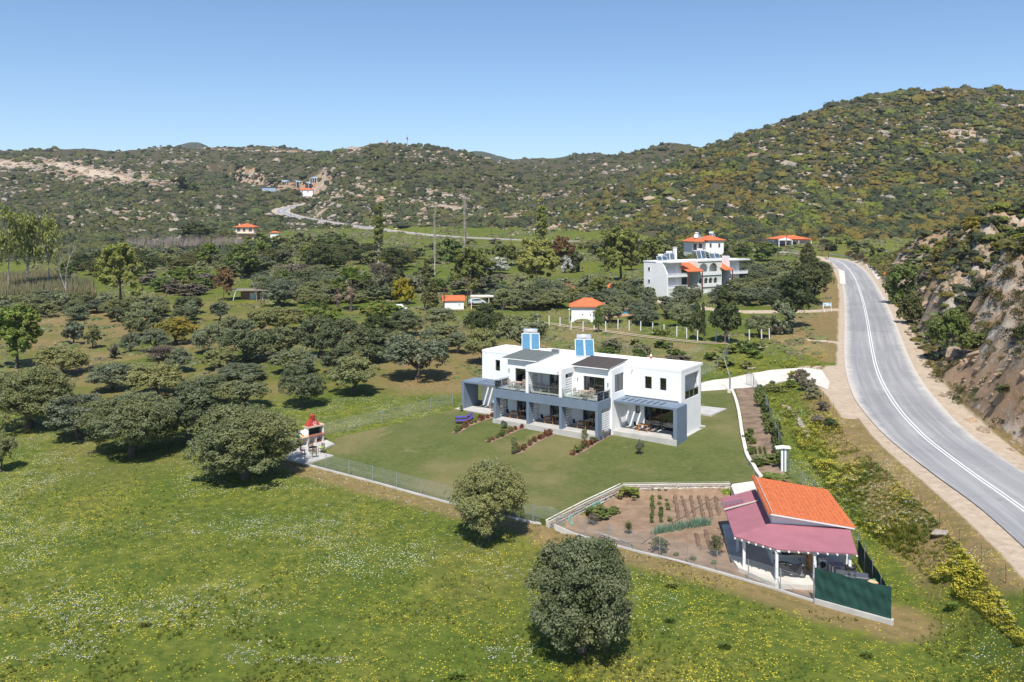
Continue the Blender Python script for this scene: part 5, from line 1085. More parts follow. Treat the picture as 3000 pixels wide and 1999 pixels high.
# stools seen behind the porch's glass door
for k, x in enumerate((-3.6, -2.5)):
    q = HW(x, -2.6, -.05); e = empty('bar_stool', q, 0, f'wooden bar stool behind the porch glass door, {["left", "right"][k]} of two', 'stool', 'bar stools indoors'); MB().cyl((0, 0), .2, .72, .78, 12).obj('seat', M_WOOD, e)
    l = MB().tube([(.05, .05, .72), (.22, .22, 0)], .015, 5).mesh('leg', M_FRAME)
    for i in range(4): link('leg', l, e, (0, 0, 0), (0, 0, i*1.5708))
# sun loungers on the lawn
M_PURP = plain('violet_cushion', (.085, .075, .36), (.07, .06, .28), 5, .8)
for k, (u, v, lb) in enumerate([(1066, 966, 'wooden sun lounger with violet mattress, farther of the two'), (1067, 974, 'wooden sun lounger with violet mattress, nearer of the two')]):
    g = gd(u, v); zl = float(lawn_z(np.array([g[0]]), np.array([g[1]]))[0]); e = empty('sun_lounger', (g[0], g[1], zl), .08, lb, 'sun lounger', 'sun loungers on the lawn'); w = MB(); w.box(-1, .95, -.33, .33, .24, .30); w.beam((.35, -.33, .45), (.95, -.33, .45), .05, .04); w.beam((.35, .33, .45), (.95, .33, .45), .05, .04); w.beam((.35, 0, .27), (.98, 0, .72), .6, .04); w.obj('frame', plain('dark_wood', (.10, .05, .03), None), e)
    m = MB(); m.box(-.98, .35, -.29, .29, .30, .37); m.beam((.33, 0, .36), (.98, 0, .80), .58, .07); m.obj('mattress', M_PURP, e)
    l = MB().box(-.03, .03, -.03, .03, 0, .24).mesh('leg', plain('dark_wood', (.1, .05, .03)))
    for sx, sy in ((-.9, -.28), (-.9, .28), (.85, -.28), (.85, .28)): link('leg', l, e, (sx, sy, 0))
# ------------------------------------------------------------------ stone retaining wall
def lz(x, y): return float(lawn_z(np.array([x]), np.array([y]))[0])
M_STONE = plain('wall_stone', (.46, .42, .36), (.33, .29, .25), 2.2, .9, local=False, bmp=.03, bscale=9); M_STONE2 = plain('ochre_stone', (.46, .34, .22), (.36, .27, .19), 2.2, .9, bmp=.03)
M_MORTAR = plain('mortar', (.50, .48, .44), (.40, .38, .35), 3, .95)
def stone_wall():
    W = empty('retaining_wall', tuple(RW[2]), 0, 'low stone retaining wall with pale cap between lawn and vegetable garden', 'wall'); W.location = (0, 0, 0)
    P = RW; b = MB(); cp = MB(); r = random.Random(3); meshes = []
    for s in range(6):
        V, F = rock_tpl(50+s); V = V*[.5, .5, .5]; V[:, 2] -= V[:, 2].mean(); mm = [npmesh('stone', V, F, m) for m in (M_STONE, M_STONE, M_STONE2)]; meshes.append(mm)
    n = 0
    for i in range(len(P)-1):
        a, c = Vector(P[i]), Vector(P[i+1]); d = (c-a); L_ = d.length; dn = Vector((d.x, d.y, 0)).normalized(); nrm = Vector((dn.y, -dn.x, 0))
        if nrm.y > 0: nrm = -nrm
        for mb, o0, o1, zt, zb in ((b, .02, -.32, -.1, -1.6), (cp, .06, -.36, .0, -.098)):
            q = [a+nrm*o0, c+nrm*o0, c+nrm*o1, a+nrm*o1]; V = [(p.x, p.y, p.z+zb) for p in q]+[(p.x, p.y, p.z+zt) for p in q]; mb.add(V, [(3, 2, 1, 0), (4, 5, 6, 7), (0, 1, 5, 4), (1, 2, 6, 5), (2, 3, 7, 6), (3, 0, 4, 7)])
        for row in range(3):
            t = r.uniform(0, .15)
            while t < L_:
                w = r.uniform(.24, .44); hh = r.uniform(.20, .27); p = a.lerp(c, min(1, (t+w/2)/L_))+nrm*.02; z = p.z-.22-row*.235+r.uniform(-.02, .02)
                if z > hgt(p.x, p.y)-.05 and t+w < L_+.1: o = link('stone', meshes[r.randrange(6)][r.randrange(3)], W, (p.x, p.y, z), (r.uniform(-.15, .15), r.uniform(-.1, .1), math.atan2(dn.y, dn.x)), (w*1.12, .13, hh*1.25)); n += 1
                t += w
    b.obj('wall_core', M_MORTAR, W); cp.obj('wall_cap', M_PALE, W)
stone_wall()
# the long pale wall along the planting bed
LW = [ground_at(*c4(x, y)) for x, y in [(495, 505), (520, 560), (548, 640), (572, 740), (590, 850), (605, 960), (625, 1060), (650, 1170), (680, 1240), (720, 1300), (760, 1360), (800, 1410)]]
def pale_wall():
    P = catmull([(p[0], p[1], max(p[2], lz(p[0], p[1])) if inside([p[0]], [p[1]], LAWN)[0] else p[2]) for p in LW], 4); a = offs(P, -.17); b = offs(P, .17); n = len(P); top = .35
    V = [(*q[:2], q[2]+top) for q in a]+[(*q[:2], q[2]+top) for q in b]+[(*q[:2], q[2]-1.2) for q in a]+[(*q[:2], q[2]-1.2) for q in b]; F = []
    for i in range(n-1): F += [(i, i+1, n+i+1, n+i), (2*n+i, 2*n+i+1, i+1, i), (n+i, n+i+1, 3*n+i+1, 3*n+i)]
    F += [(0, n, 3*n, 2*n), (n-1, 3*n-1, 4*n-1, 2*n-1)]
    MB().add(V, F).obj('garden_wall', M_PALE, None, label='long low pale wall curving down the right side of the lawn', cat='wall')
pale_wall()
# ------------------------------------------------------------------ chain-link fences
def link_mat(name='chain_link', col=(.32, .35, .36), amt=.16):
    m, nt, b = newmat(name); out = [n for n in nt.nodes if n.type == 'OUTPUT_MATERIAL'][0]; a = nd(nt, 'ShaderNodeAttribute', attribute_name='st'); s = nd(nt, 'ShaderNodeSeparateColor'); nt.links.new(a.outputs['Color'], s.inputs[0])
    ws = []
    for op in ('ADD', 'SUBTRACT'): f = math_(nt, 'FRACT', math_(nt, 'MULTIPLY', math_(nt, op, s.outputs[0], s.outputs[1]), 9.)); ws.append(math_(nt, 'LESS_THAN', f, amt*.55))
    k = math_(nt, 'MAXIMUM', ws[0], ws[1]); t = nd(nt, 'ShaderNodeBsdfTransparent'); mx = nd(nt, 'ShaderNodeMixShader'); nt.links.new(k, mx.inputs[0]); nt.links.new(t.outputs[0], mx.inputs[1]); nt.links.new(b.outputs[0], mx.inputs[2]); nt.links.new(mx.outputs[0], out.inputs[0])
    b.inputs['Base Color'].default_value = (*col, 1); b.inputs['Roughness'].default_value = .5; return m
M_LINK = link_mat(); M_GALV = plain('galvanised_post', (.34, .37, .39), (.26, .28, .30), 3, .5, metal=.3); M_RUST = plain('rusty_iron', (.16, .07, .04), None, 8, .9)
_post = {}
def fence(name, pts, label, h=1.5, step=2.6, mesh=True, postmat=None, pr=.03, kerb=None, group=None, zf=None, cat='fence', top=None, skip=()):
    P = np.array([p[:2] for p in pts]); seg = np.r_[0, np.cumsum(np.hypot(*np.diff(P, axis=0).T))]; L_ = seg[-1]; zf = zf or hgt
    at = lambda s: (float(np.interp(s, seg, P[:, 0])), float(np.interp(s, seg, P[:, 1]))); n = max(1, round(L_/step)); postmat = postmat or M_GALV
    key = (postmat.name, pr, h)
    if key not in _post: _post[key] = MB().cyl((0, 0), pr, -.3, h+.05, 7).mesh('post', postmat)
    x0, y0 = at(0); e = empty(name, (x0, y0, zf(x0, y0)), 0, label, cat, group); ox, oy, oz = e.location
    for k in range(n+1):
        if k in skip: continue
        x, y = at(L_*k/n); link('post', _post[key], e, (x-ox, y-oy, zf(x, y)-oz), (random.uniform(-.02, .02), random.uniform(-.02, .02), 0))
    if mesh:
        m = n*4; V, A, F = [], [], []
        for k in range(m+1):
            s = L_*k/m; x, y = at(s); z = zf(x, y)
            for q in (0.02, h): V.append((x-ox, y-oy, z-oz+q)); A.append((s, q, 0, 1))
        F = [(2*k, 2*k+2, 2*k+3, 2*k+1) for k in range(m)]; link('wire_mesh', npmesh('wire_mesh', V, F, M_LINK, False, {'st': A}), e)
        w = MB()
        for q in (h, h*.5): w.tube([(x-ox, y-oy, zf(x, y)-oz+q) for x, y in (at(L_*k/n) for k in range(n+1))], .008, 3, False)
        w.obj('wire', M_GALV, e)
    if kerb:
        b = MB(); m = max(2, int(L_/1.5)); pts_ = np.array([(*at(L_*k/m), 0) for k in range(m+1)]); a_, c_ = offs(pts_, -.09), offs(pts_, .09)
        for k in range(m):
            q = [(a_[k], 0), (a_[k+1], 0), (c_[k+1], 0), (c_[k], 0)]; zz1 = [zf(p[0][0], p[0][1]) for p in q]; V = [(p[0][0]-ox, p[0][1]-oy, z-oz-.3) for p, z in zip(q, zz1)]+[(p[0][0]-ox, p[0][1]-oy, z-oz+kerb) for p, z in zip(q, zz1)]
            b.add(V, [(4, 5, 6, 7), (0, 1, 5, 4), (1, 2, 6, 5), (2, 3, 7, 6), (3, 0, 4, 7)])
        b.obj('kerb', M_CONC, e)
    return e
fence('chain_link_fence', FL[:4], 'chain-link fence on a concrete kerb from the patio to the kerb-corner olive tree', 1.45, 3.0, kerb=.12)
fence('chain_link_fence', FL[3:9], 'chain-link fence on a concrete kerb along the foot of the vegetable garden', 1.45, 2.25, kerb=.12)
fence('chain_link_fence', [gd(*p) for p in [(750, 1000), (870, 972), (960, 950), (1040, 930)]], 'thin wire fence between the daisy field and the lawn', 1.3, 3.6)
BF = [ground_at(*c4(*p)) for p in [(725, 480), (775, 580), (845, 680), (920, 930), (1000, 1130)]]
fence('chain_link_fence', BF, 'chain-link fence with green climbers along the planting bed', 1.6, 1.5)
fence('chain_link_fence', [ground_at(*c4(*p)) for p in [(1030, 1300), (1110, 1420), (1190, 1480), (1290, 1540)]]+[gd(*p) for p in [(1960, 1250), (2005, 1340)]], 'chain-link fence behind the shed towards the yellow flowers', 1.6, 2.2)
fence('wire_fence', [ground_at(*c4(*p)) for p in [(1240, 400), (1400, 560), (1570, 780), (1590, 900)]]+[gd(*p) for p in [(1950, 1040), (2010, 1090), (2090, 1150), (2150, 1205), (2310, 1340), (2353, 1400)]], 'rusty stake fence below the road embankment', 1.1, 3.4, mesh=False, postmat=M_RUST, pr=.02)
fence('chain_link_fence', [gd(*p) for p in [(1612, 868), (1650, 850), (1675, 812)]], 'chain-link fence beside the weedy mound behind the house', 1.5, 1.6)
fence('post_fence', [gd(*p) for p in [(1060, 845-60), (1500, 800), (1610, 812)]], 'thin galvanised posts across the weedy plot behind the house', 1.5, 5, mesh=False)
# row of white concrete posts: things of their own
_wp = MB().box(-.07, .07, -.07, .07, -.2, 1.9).mesh('white_post', M_WPAINT)
for k, (u, v) in enumerate([(1236, 744), (1262, 748), (1287, 752), (1312, 757), (1340, 762), (1365, 757), (1392, 762), (1420, 757), (1446, 760), (1472, 762), (1500, 766), (1526, 770), (1555, 774), (1578, 778), (1603, 784), (1645, 784), (1675, 786), (1722, 782), (1750, 782), (1768, 780)]):
    g = gd(u, v); o = link('white_post', _wp, None, tuple(g), (0, random.uniform(-.03, .03), random.random())); tag(o, f'white concrete fence post, number {k+1} from the left beside the dirt track' if 0 else ('white concrete post in the row beside the dirt track' if k not in (0, 19) else ('leftmost' if k == 0 else 'rightmost')+' white concrete post beside the dirt track'), 'post', 'white concrete posts by the dirt track')
# ------------------------------------------------------------------ barbecue patio
BB = lambda x, y: (830+x*.1020, 1210+y*.1020)
def lawnish(u, v): g = ground_at(u, v); return g
PAT = np.array([ground_at(*BB(*p))[:2] for p in [(60, 1300), (300, 1020), (430, 880), (1180, 790), (1480, 935), (1150, 1060), (1060, 1180), (1440, 1270), (770, 1470), (600, 1480), (60, 1370)]])
drape('patio', PAT, M_CONC, .16, .5, label='pale concrete patio in front of the barbecue', thick=.5)
def barbecue():
    a = ground_at(*BB(375, 1070)); c = ground_at(*BB(1160, 860)); d = np.array(c[:2])-np.array(a[:2]); L_ = float(np.hypot(*d)); th = math.atan2(d[1], d[0])
    e = empty('barbecue', (a[0], a[1], hgt(a[0], a[1])+.16), th, 'white masonry barbecue with dark hearth and terracotta-red chimney', 'barbecue')
    M_BR = plain('hearth_tile', (.42, .14, .09), None, 5); M_BEI = plain('beige_stone', (.58, .47, .33), (.48, .38, .27), 5); M_RED = plain('red_chimney', (.42, .045, .03), (.36, .04, .028), 4, .6)
    k = L_/3.6; x = lambda v: v*k; w = MB()
    for q in (0, .42, .70, .97): w.box(x(3.6*q), x(3.6*q)+.14, .06, .75, -.1, .86)
    w.box(x(0), L_+.1, .75, .9, -.1, 1.45); w.box(x(0)+.14, L_, .06, .749, -.1, .03); w.box(x(1.55), x(1.68), .1, .75, .98, 1.72); w.box(L_-.05, L_+.1, .1, .75, .98, 1.72); w.obj('wall', M_WHITE, e)
    p = MB()
    for q in (0, .42, .70, .97): p.box(x(3.6*q), x(3.6*q)+.14, -.0, .058, -.1, .86)
    p.obj('corner_stone', M_BEI, e); MB().box(-.05, x(1.6), -.06, .748, .862, .95).obj('worktop', M_BEI, e); MB().box(x(1.6), L_+.16, -.10, .748, .862, .975).obj('hearth_ledge', M_BR, e)
    MB().box(x(1.7), L_-.06, .15, .745, .98, 1.0).obj('hearth', M_DARK, e); MB().box(x(1.69), L_-.06, .70, .745, 1.0, 1.7).obj('fireback', M_DARK, e)
    MB().box(x(1.5), L_+.16, .0, .95, 1.722, 1.86).obj('mantel', M_BEI, e); cx_ = (x(1.55)+L_)/2-.1
    h = MB(); h.prism([(cx_-.75, .15), (cx_+.75, .15), (cx_+.75, .85), (cx_-.75, .85)], 1.862, 1.9); V = [(cx_-.7, .2, 1.9), (cx_+.7, .2, 1.9), (cx_+.7, .82, 1.9), (cx_-.7, .82, 1.9), (cx_-.27, .4, 2.5), (cx_+.27, .4, 2.5), (cx_+.27, .72, 2.5), (cx_-.27, .72, 2.5)]
    h.add(V, [(4, 5, 6, 7), (0, 1, 5, 4), (1, 2, 6, 5), (2, 3, 7, 6), (3, 0, 4, 7)]); ch = h.obj('chimney_hood', M_RED, e)
    c_ = MB()
    for z in (2.5, 2.64, 2.78): c_.cyl((cx_, .56), .27, z, z+.09, 14)
    c_.cyl((cx_, .56), .2, 2.5, 2.84, 12); c_.cyl((cx_, .56), .27, 2.88, 2.93, 14, .17); c_.obj('chimney_cap', M_RED, ch)
    fl = MB()
    for q in range(8): an = q*.785; fl.beam((cx_+.12+.10*math.cos(an), .245+.06*math.sin(an), 2.06+.12*math.sin(an)), (cx_+.12+.22*math.cos(an), .30+.13*math.sin(an), 2.08+.24*math.sin(an)), .08, .05)
    fl.obj('white_flower_ornament', M_WPAINT, ch)
    for q, (px, lb) in enumerate([(.55, 'dark red bag stored under the left worktop of the barbecue'), (3.05, 'dark red bag stored under the hearth of the barbecue')]):
        m = MB(); V, F = rock_tpl(q+3); me = npmesh('bag', V*[.36, .22, .26], F, plain('dark_red_bag', (.20, .02, .03), None), True); m_ = e.matrix_basis.to_translation(); px_ = x(px); wx = a[0]+math.cos(th)*px_-math.sin(th)*.4; wy = a[1]+math.sin(th)*px_+math.cos(th)*.4
        tag(link('bag', me, None, (wx, wy, e.location.z+.17)), lb, 'bag')
    for px_, py_, col_, lb in ((.55, .45, (.02, .38, .30), 'turquoise cup-shaped container on the barbecue worktop'), (1.1, .35, (.7, .25, .05), 'small orange jar on the barbecue worktop')):
        wx = a[0]+math.cos(th)*x(px_)-math.sin(th)*py_; wy = a[1]+math.sin(th)*x(px_)+math.cos(th)*py_; hh = .38 if col_[0] < .1 else .16
        tag(MB().cyl((0, 0), .14 if hh > .2 else .1, 0, hh, 10).obj('container', plain('plastic_'+str(col_[0]), col_, None), None, loc=(wx, wy, e.location.z+.952)), lb, 'container')
    # round glass table and four wicker chairs
    g = ground_at(*BB(850, 1240)); z = hgt(g[0], g[1])+.16; t = empty('round_table', (g[0], g[1], z), 0, 'small round glass garden table on the patio', 'table'); MB().cyl((0, 0), .45, .70, .715, 20).obj('table_top', M_RAILGLASS, t); M_WICK = plain('brown_wicker', (.17, .11, .075), (.10, .065, .045), 9, .8)
    l = MB().tube([(.3, 0, .70), (.2, 0, .35), (.34, 0, 0)], .018, 6).mesh('leg', M_WICK)
    for i in range(4): link('leg', l, t, (0, 0, 0), (0, 0, i*1.57))
    pr = chair_proto(M_WICK, M_WICK, False, True)
    for i, (an, lb, cc) in enumerate([(3.3, 'brown wicker chair with pink cushion left of the round table', (.75, .28, .45)), (2.0, 'brown wicker chair behind the round table nearest the barbecue', (.5, .55, .65)), (.8, 'brown wicker chair behind the round table with green cushion', (.45, .62, .15)), (-1.2, 'brown wicker chair in front of the round table with yellow cushion', (.62, .62, .10))]):
        cx, cy = g[0]+math.cos(an)*.95, g[1]+math.sin(an)*.95; put_chair(pr, cx, cy, z, an-1.5708, lb, 'wicker chairs on the patio'); c_ = MB(); c_.box(-.2, .2, -.18, .18, .464, .53); c_.obj('cushion', plain('cush%.2f' % cc[0], cc, None), None, loc=(cx, cy, z), rot=(0, 0, an-1.5708), label=('pink', 'pale blue', 'green', 'yellow')[i]+' seat cushion on a wicker patio chair', cat='cushion')
    g = ground_at(*BB(230, 1150)); m = MB(); m.tube([(0, 0, 0), (0, 0, .12), (0, 0, .35), (0, 0, .58), (0, 0, .66)], [.2, .3, .36, .27, .2], 14); m.obj('clay_jar', plain('brown_clay', (.16, .10, .07), None), None, True, 'big brown clay jar at the shaded end of the patio', (g[0], g[1], hgt(g[0], g[1])+.16), cat='jar')
barbecue()
# ------------------------------------------------------------------ the shed with its tiled roof and pink canopy
S2 = lambda x, y: (2050+x*.319, 1360+y*.319)
def sW(x, y, z): q = atz(*S2(x, y), z); return (float(q[0]), float(q[1]), z)
M_PINK = plain('pink_felt', (.33, .125, .155), (.285, .11, .135), 1.2, .85, bmp=.01, bscale=12); M_TILE = plain('orange_tile', (.52, .135, .040), (.38, .095, .032), 3.5, .8)
def shed():
    E_ = empty('shed', (18.5, 60, -1.75), 0, 'white garden shed with orange tiled roof and pink felt canopy on white posts', 'shed'); L = lambda p: (p[0]-18.5, p[1]-60, p[2]+1.75)
    body = [(18.05, 59.35), (23.25, 58.95), (24.35, 66.7), (19.15, 66.8)]; w = MB(); fx = []
    # walls: left and back full, front with the open store
    def pr(a, b, z0, z1a, z1b, t=.18):
        a = np.array(a); b = np.array(b); d = (b-a)/np.hypot(*(b-a)); n = np.array([-d[1], d[0]])*t; V = [(*a, z0), (*b, z0), (*(b+n), z0), (*(a+n), z0), (*a, z1a), (*b, z1b), (*(b+n), z1b), (*(a+n), z1a)]; w.add([L(v) for v in V], [(3, 2, 1, 0), (4, 5, 6, 7), (0, 1, 5, 4), (1, 2, 6, 5), (2, 3, 7, 6), (3, 0, 4, 7)])
    pr(body[0], body[1], -2.0, 1.78, .86); pr(body[3], body[0], -2.0, 1.80, 1.80); pr(body[2], body[3], -2, .9, 1.8); pr(body[1], body[2], -2.0, .84, .84); w.obj('wall', M_WHITE, E_)
    # canopy
    c = MB(); za, zb = 1.02, .40; A = sW(195, 315, .40); B = sW(500, 225, 1.02); C_ = (17.98, 59.3, 1.05); D2 = (23.3, 58.9, .86); Ee = sW(1448, 822, .40); F_ = sW(720, 780, .40); G_ = sW(315, 660, .40); B2 = (19.1, 66.9, 1.02)
    Q = [A, B2, C_, F_, G_, D2, Ee]; V = [L(q) for q in Q]+[(L(q)[0], L(q)[1], L(q)[2]-.09) for q in Q]; n = 7
    fs = [(0, 4, 2, 1), (4, 3, 2), (3, 6, 5, 2)]; F = fs+[tuple(i+n for i in f[::-1]) for f in fs]; ring = [0, 4, 3, 6, 5, 2, 1]; F += [(ring[i], ring[i]+n, ring[(i+1) % 7]+n, ring[(i+1) % 7]) for i in range(7)]
    c.add(V, F).obj('canopy', M_PINK, E_)
    b = MB(); ed = [(F_, Ee, 8), (G_, F_, 6)]; 
    for p, q, k in ed:
        for i in range(k+1): t = (i+.1)/(k+.2); x, y = p[0]+(q[0]-p[0])*t, p[1]+(q[1]-p[1])*t; b.box(x-18.5-.05, x-18.5+.05, y-60-.12, y-60+(.0 if (i == 0 and k == 6) else 1.0 if (i == 1 and k == 6) else 3.0), 1.98, 2.06)
    b.obj('rafter', M_WPAINT, E_, kind='stuff')
    bm = MB(); bm.beam(L((F_[0]+.05, F_[1]+.25, .2)), L((Ee[0]-.2, Ee[1]+.35, .2)), .12, .12); bm.beam(L((F_[0], F_[1]+.25, .2)), L((G_[0]+.2, G_[1]+.15, .2)), .12, .12); bm.beam(L((G_[0]+.75, G_[1]+.15, .24)), L((A[0]+.75, A[1]-.3, .24)), .12, .12); bm.obj('beam', M_WPAINT, E_)
    po = MB(); po.box(-.09, .09, -.09, .09, 0, 1.9); pm = po.mesh('post', M_WPAINT)
    for x, y in [(17.5, 56.45), (15.95, 58.7), (19.95, 56.25), (22.15, 56.0), (16.25, 61.5), (16.75, 64.2), (17.0, 66.2)]: link('post', pm, E_, (x-18.5, y-60, 0))
    f = MB(); f.prism([(x-18.5, y-60) for x, y in [(17.25, 55.95), (22.5, 55.6), (24.3, 66.6), (16.5, 67.0), (15.5, 61), (15.55, 58.6)]], -.6, .0); f.obj('floor_slab', M_PALE, E_)
    # tiled roof
    TL, TR_, BR, BL = Vector((18.95, 67.1, 1.95)), Vector((24.65, 66.9, 1.0)), Vector((23.55, 58.62, .98)), Vector((17.72, 58.75, 1.95)); O_ = Vector((18.5, 60, -1.75))
    s = MB(); V = [p-O_ for p in (BL, BR, TR_, TL)]; V = [v-Vector((0, 0, .13)) for v in V]+[v-Vector((0, 0, .03)) for v in V]; s.add(V, [(3, 2, 1, 0), (4, 5, 6, 7), (0, 1, 5, 4), (1, 2, 6, 5), (2, 3, 7, 6), (3, 0, 4, 7)]); rf = s.obj('roof', plain('roof_underside', (.70, .68, .66), None), E_)
    t = MB(); P = []; nseg = 6; w_ = .27; l_ = .44
    for yy in (0, l_):
        for k in range(nseg+1): a = math.pi*k/nseg; P.append((w_/2*math.cos(a)*(1 if yy == 0 else .92), yy, .075*math.sin(a)+.005+(.03 if yy == l_ else 0)))
    F = [(k, k+1, k+nseg+2, k+nseg+1) for k in range(nseg)]+[tuple(range(nseg, -1, -1)), tuple(range(nseg+1, 2*nseg+2))]; tm = MB().add(P, F).mesh('tile', M_TILE)
    rows, cols = 18, 31; cnt = 0; TV = np.array([v.co for v in tm.vertices]); VV, FF = [], []
    for j in range(cols):
        for i in range(rows):
            a = BL.lerp(BR, (i+.0)/rows); b2 = TL.lerp(TR_, (i+.0)/rows); p = a.lerp(b2, (j+.5)/cols); a2 = BL.lerp(BR, (i+1)/rows); dx = (BR-BL).normalized(); dy = (TL-BL).normalized(); nn = dx.cross(dy).normalized()
            y_ = -dx; x_ = y_.cross(nn).normalized(); p = p+dx*((BR-BL).length/rows+.05)+Vector((0, 0, random.uniform(-.008, .008))); M = Matrix((x_, y_, nn)).transposed().to_4x4(); M.translation = p-O_-Vector((0, 0, .035))
            if cnt < 300: o = link('tile', tm, rf); o.matrix_local = M
            else: W_ = TV@np.array(M.to_3x3()).T+np.array(M.translation); n0 = len(VV); VV += list(W_); FF += [tuple(q+n0 for q in f) for f in F]
            cnt += 1
    me = bpy.data.meshes.new('tiles'); me.from_pydata([tuple(v) for v in VV], [], FF); me.materials.append(M_TILE); tag(link('tiles', me, rf), kind='stuff')
    r_ = MB(); k = 24
    for i in range(k): p, q = BL.lerp(TL, i/k)-O_, BL.lerp(TL, (i+1.1)/k)-O_; r_.tube([p+Vector((0, 0, .02)), q+Vector((0, 0, .0))], [.15, .13], 8)
    r_.obj('ridge_tile', M_TILE, rf, kind='stuff'); g = MB(); g.beam(BL+Vector((.2, -.02, .06))-O_, TL+Vector((.2, 0, .06))-O_, .05, .06); g.obj('mortar_line', M_MORTAR, rf)
    return L
shed()
def ladder(x, y, z, L_, w, rot, label, mat, n=6):
    e = empty('ladder', (x, y, z), 0, label, 'ladder'); e.rotation_euler = rot; m = MB(); m.box(-w/2-.02, -w/2+.02, 0, L_, -.03, .03); m.box(w/2-.02, w/2+.02, 0, L_, -.03, .03); m.obj('side_rail', mat, e); r_ = MB().box(-w/2, w/2, -.015, .015, -.015, .015).mesh('rung', mat)
    for k in range(n): link('rung', r_, e, (0, L_*(k+.5)/n, 0))
p, q = Vector(sW(190, 372, .55)), Vector(sW(402, 330, .93)); e = empty('ladder', tuple(p), 0, 'grey ladder lying on the pink canopy', 'ladder'); d = q-p; sd = Vector((-d.y, d.x, 0)).normalized()*.2
for s_ in (-1, 1): MB().beam(sd*s_, d+sd*s_, .05, .05).obj('side_rail', M_STEEL, e)
for k in range(6): MB().beam(d*(k+.5)/6-sd, d*(k+.5)/6+sd, .04, .04).obj('rung', M_STEEL, e)
p, q = sW(222, 418, .55), sW(538, 342, 1.0); m = MB(); m.beam((0, 0, 0), (q[0]-p[0], q[1]-p[1], q[2]-p[2]+.06), .16, .05); m.obj('plank', plain('weathered_plank', (.52, .45, .40), None, 6), None, label='pale weathered plank lying on the pink canopy', loc=p, cat='plank')
# things kept under the canopy
def wheel(par, x, z, r, mt, y=0, n=18, name='wheel'):
    m = MB(); P = [(x+math.cos(6.283*k/n)*(r-.05), y, z+math.sin(6.283*k/n)*(r-.05)) for k in range(n+1)]; m.tube(P, .055, 7, False); o = m.obj(name, mt, par, True); s = MB(); s.tube([(x, y-.06, z), (x, y+.06, z)], .05, 8)
    for k in range(5): a = k*1.2566; s.beam((x, y, z), (x+math.cos(a)*(r-.08), y, z+math.sin(a)*(r-.08)), .03, .025)
    s.obj('rim', M_STEEL, o); return o
def scooter():
    a = sW(730, 1052, -1.75); b = sW(985, 1068, -1.75); th = math.atan2(b[1]-a[1], b[0]-a[0]); c = ((a[0]+b[0])/2, (a[1]+b[1])/2+.35); e = empty('motor_scooter', (c[0], c[1], -1.75), th, 'dark motor scooter parked under the pink canopy', 'scooter'); M_SC = plain('scooter_body', (.035, .037, .042), (.05, .052, .058), 3, .25); wheel(e, -.68, .27, .27, M_BLACK); wheel(e, .68, .27, .27, M_BLACK)
    V = []; prof = [(-.95, .62, .80, .10), (-.6, .50, .84, .17), (-.2, .42, .80, .17), (.0, .26, .50, .16), (.25, .22, .36, .19), (.42, .30, .62, .20), (.55, .45, .98, .20), (.68, .60, 1.0, .12)]
    for x, z0, z1, w in prof: V += [(x, -w, z0), (x, w, z0), (x, w*.75, z1), (x, -w*.75, z1)]
    m = MB(); m.add(V, [(i*4+k, i*4+(k+1) % 4, i*4+4+(k+1) % 4, i*4+4+k) for i in range(len(prof)-1) for k in range(4)]+[(3, 2, 1, 0), tuple(range(len(V)-4, len(V)))]); o = m.obj('body', M_SC, e, bevel=.03)
    s = MB(); s.tube([(-.85, 0, .84), (-.6, 0, .90), (-.2, 0, .84), (.02, 0, .78)], [.10, .15, .15, .08], 10); s.obj('seat', M_BLACK, e, True); h = MB(); h.tube([(.62, 0, .95), (.55, 0, 1.12)], .04, 8); h.tube([(.50, -.34, 1.16), (.56, 0, 1.10), (.50, .34, 1.16)], .022, 6); h.tube([(.66, 0, .8), (.68, 0, .27)], .035, 8); h.obj('handlebar', M_STEEL, e); MB().tube([(.70, 0, .88), (.76, 0, .88)], [.09, .07], 10).obj('headlight', M_WPAINT, e); MB().box(.58, .60, -.16, .16, 1.0, 1.32).obj('windscreen', M_RAILGLASS, e)
    t = MB(); t.box(-1.12, -.82, -.17, .17, .82, 1.08); t.obj('top_box', M_BLACK, e, bevel=.04)
scooter()
zS = -1.75
def washer():
    p = (21.15, 58.35, zS); e = empty('washing_machine', p, 0, 'white front-loading washing machine under the canopy', 'washing machine'); MB().box(-.3, .3, -.28, .28, 0, .85).obj('cabinet', M_WPAINT, e, bevel=.02); o = MB().tube([(0, -.33, .42), (0, -.281, .42)], .21, 18).obj('door', M_DARK, e); MB().box(-.28, .28, -.285, -.281, .74, .82).obj('control_panel', M_STEEL, e)
washer()
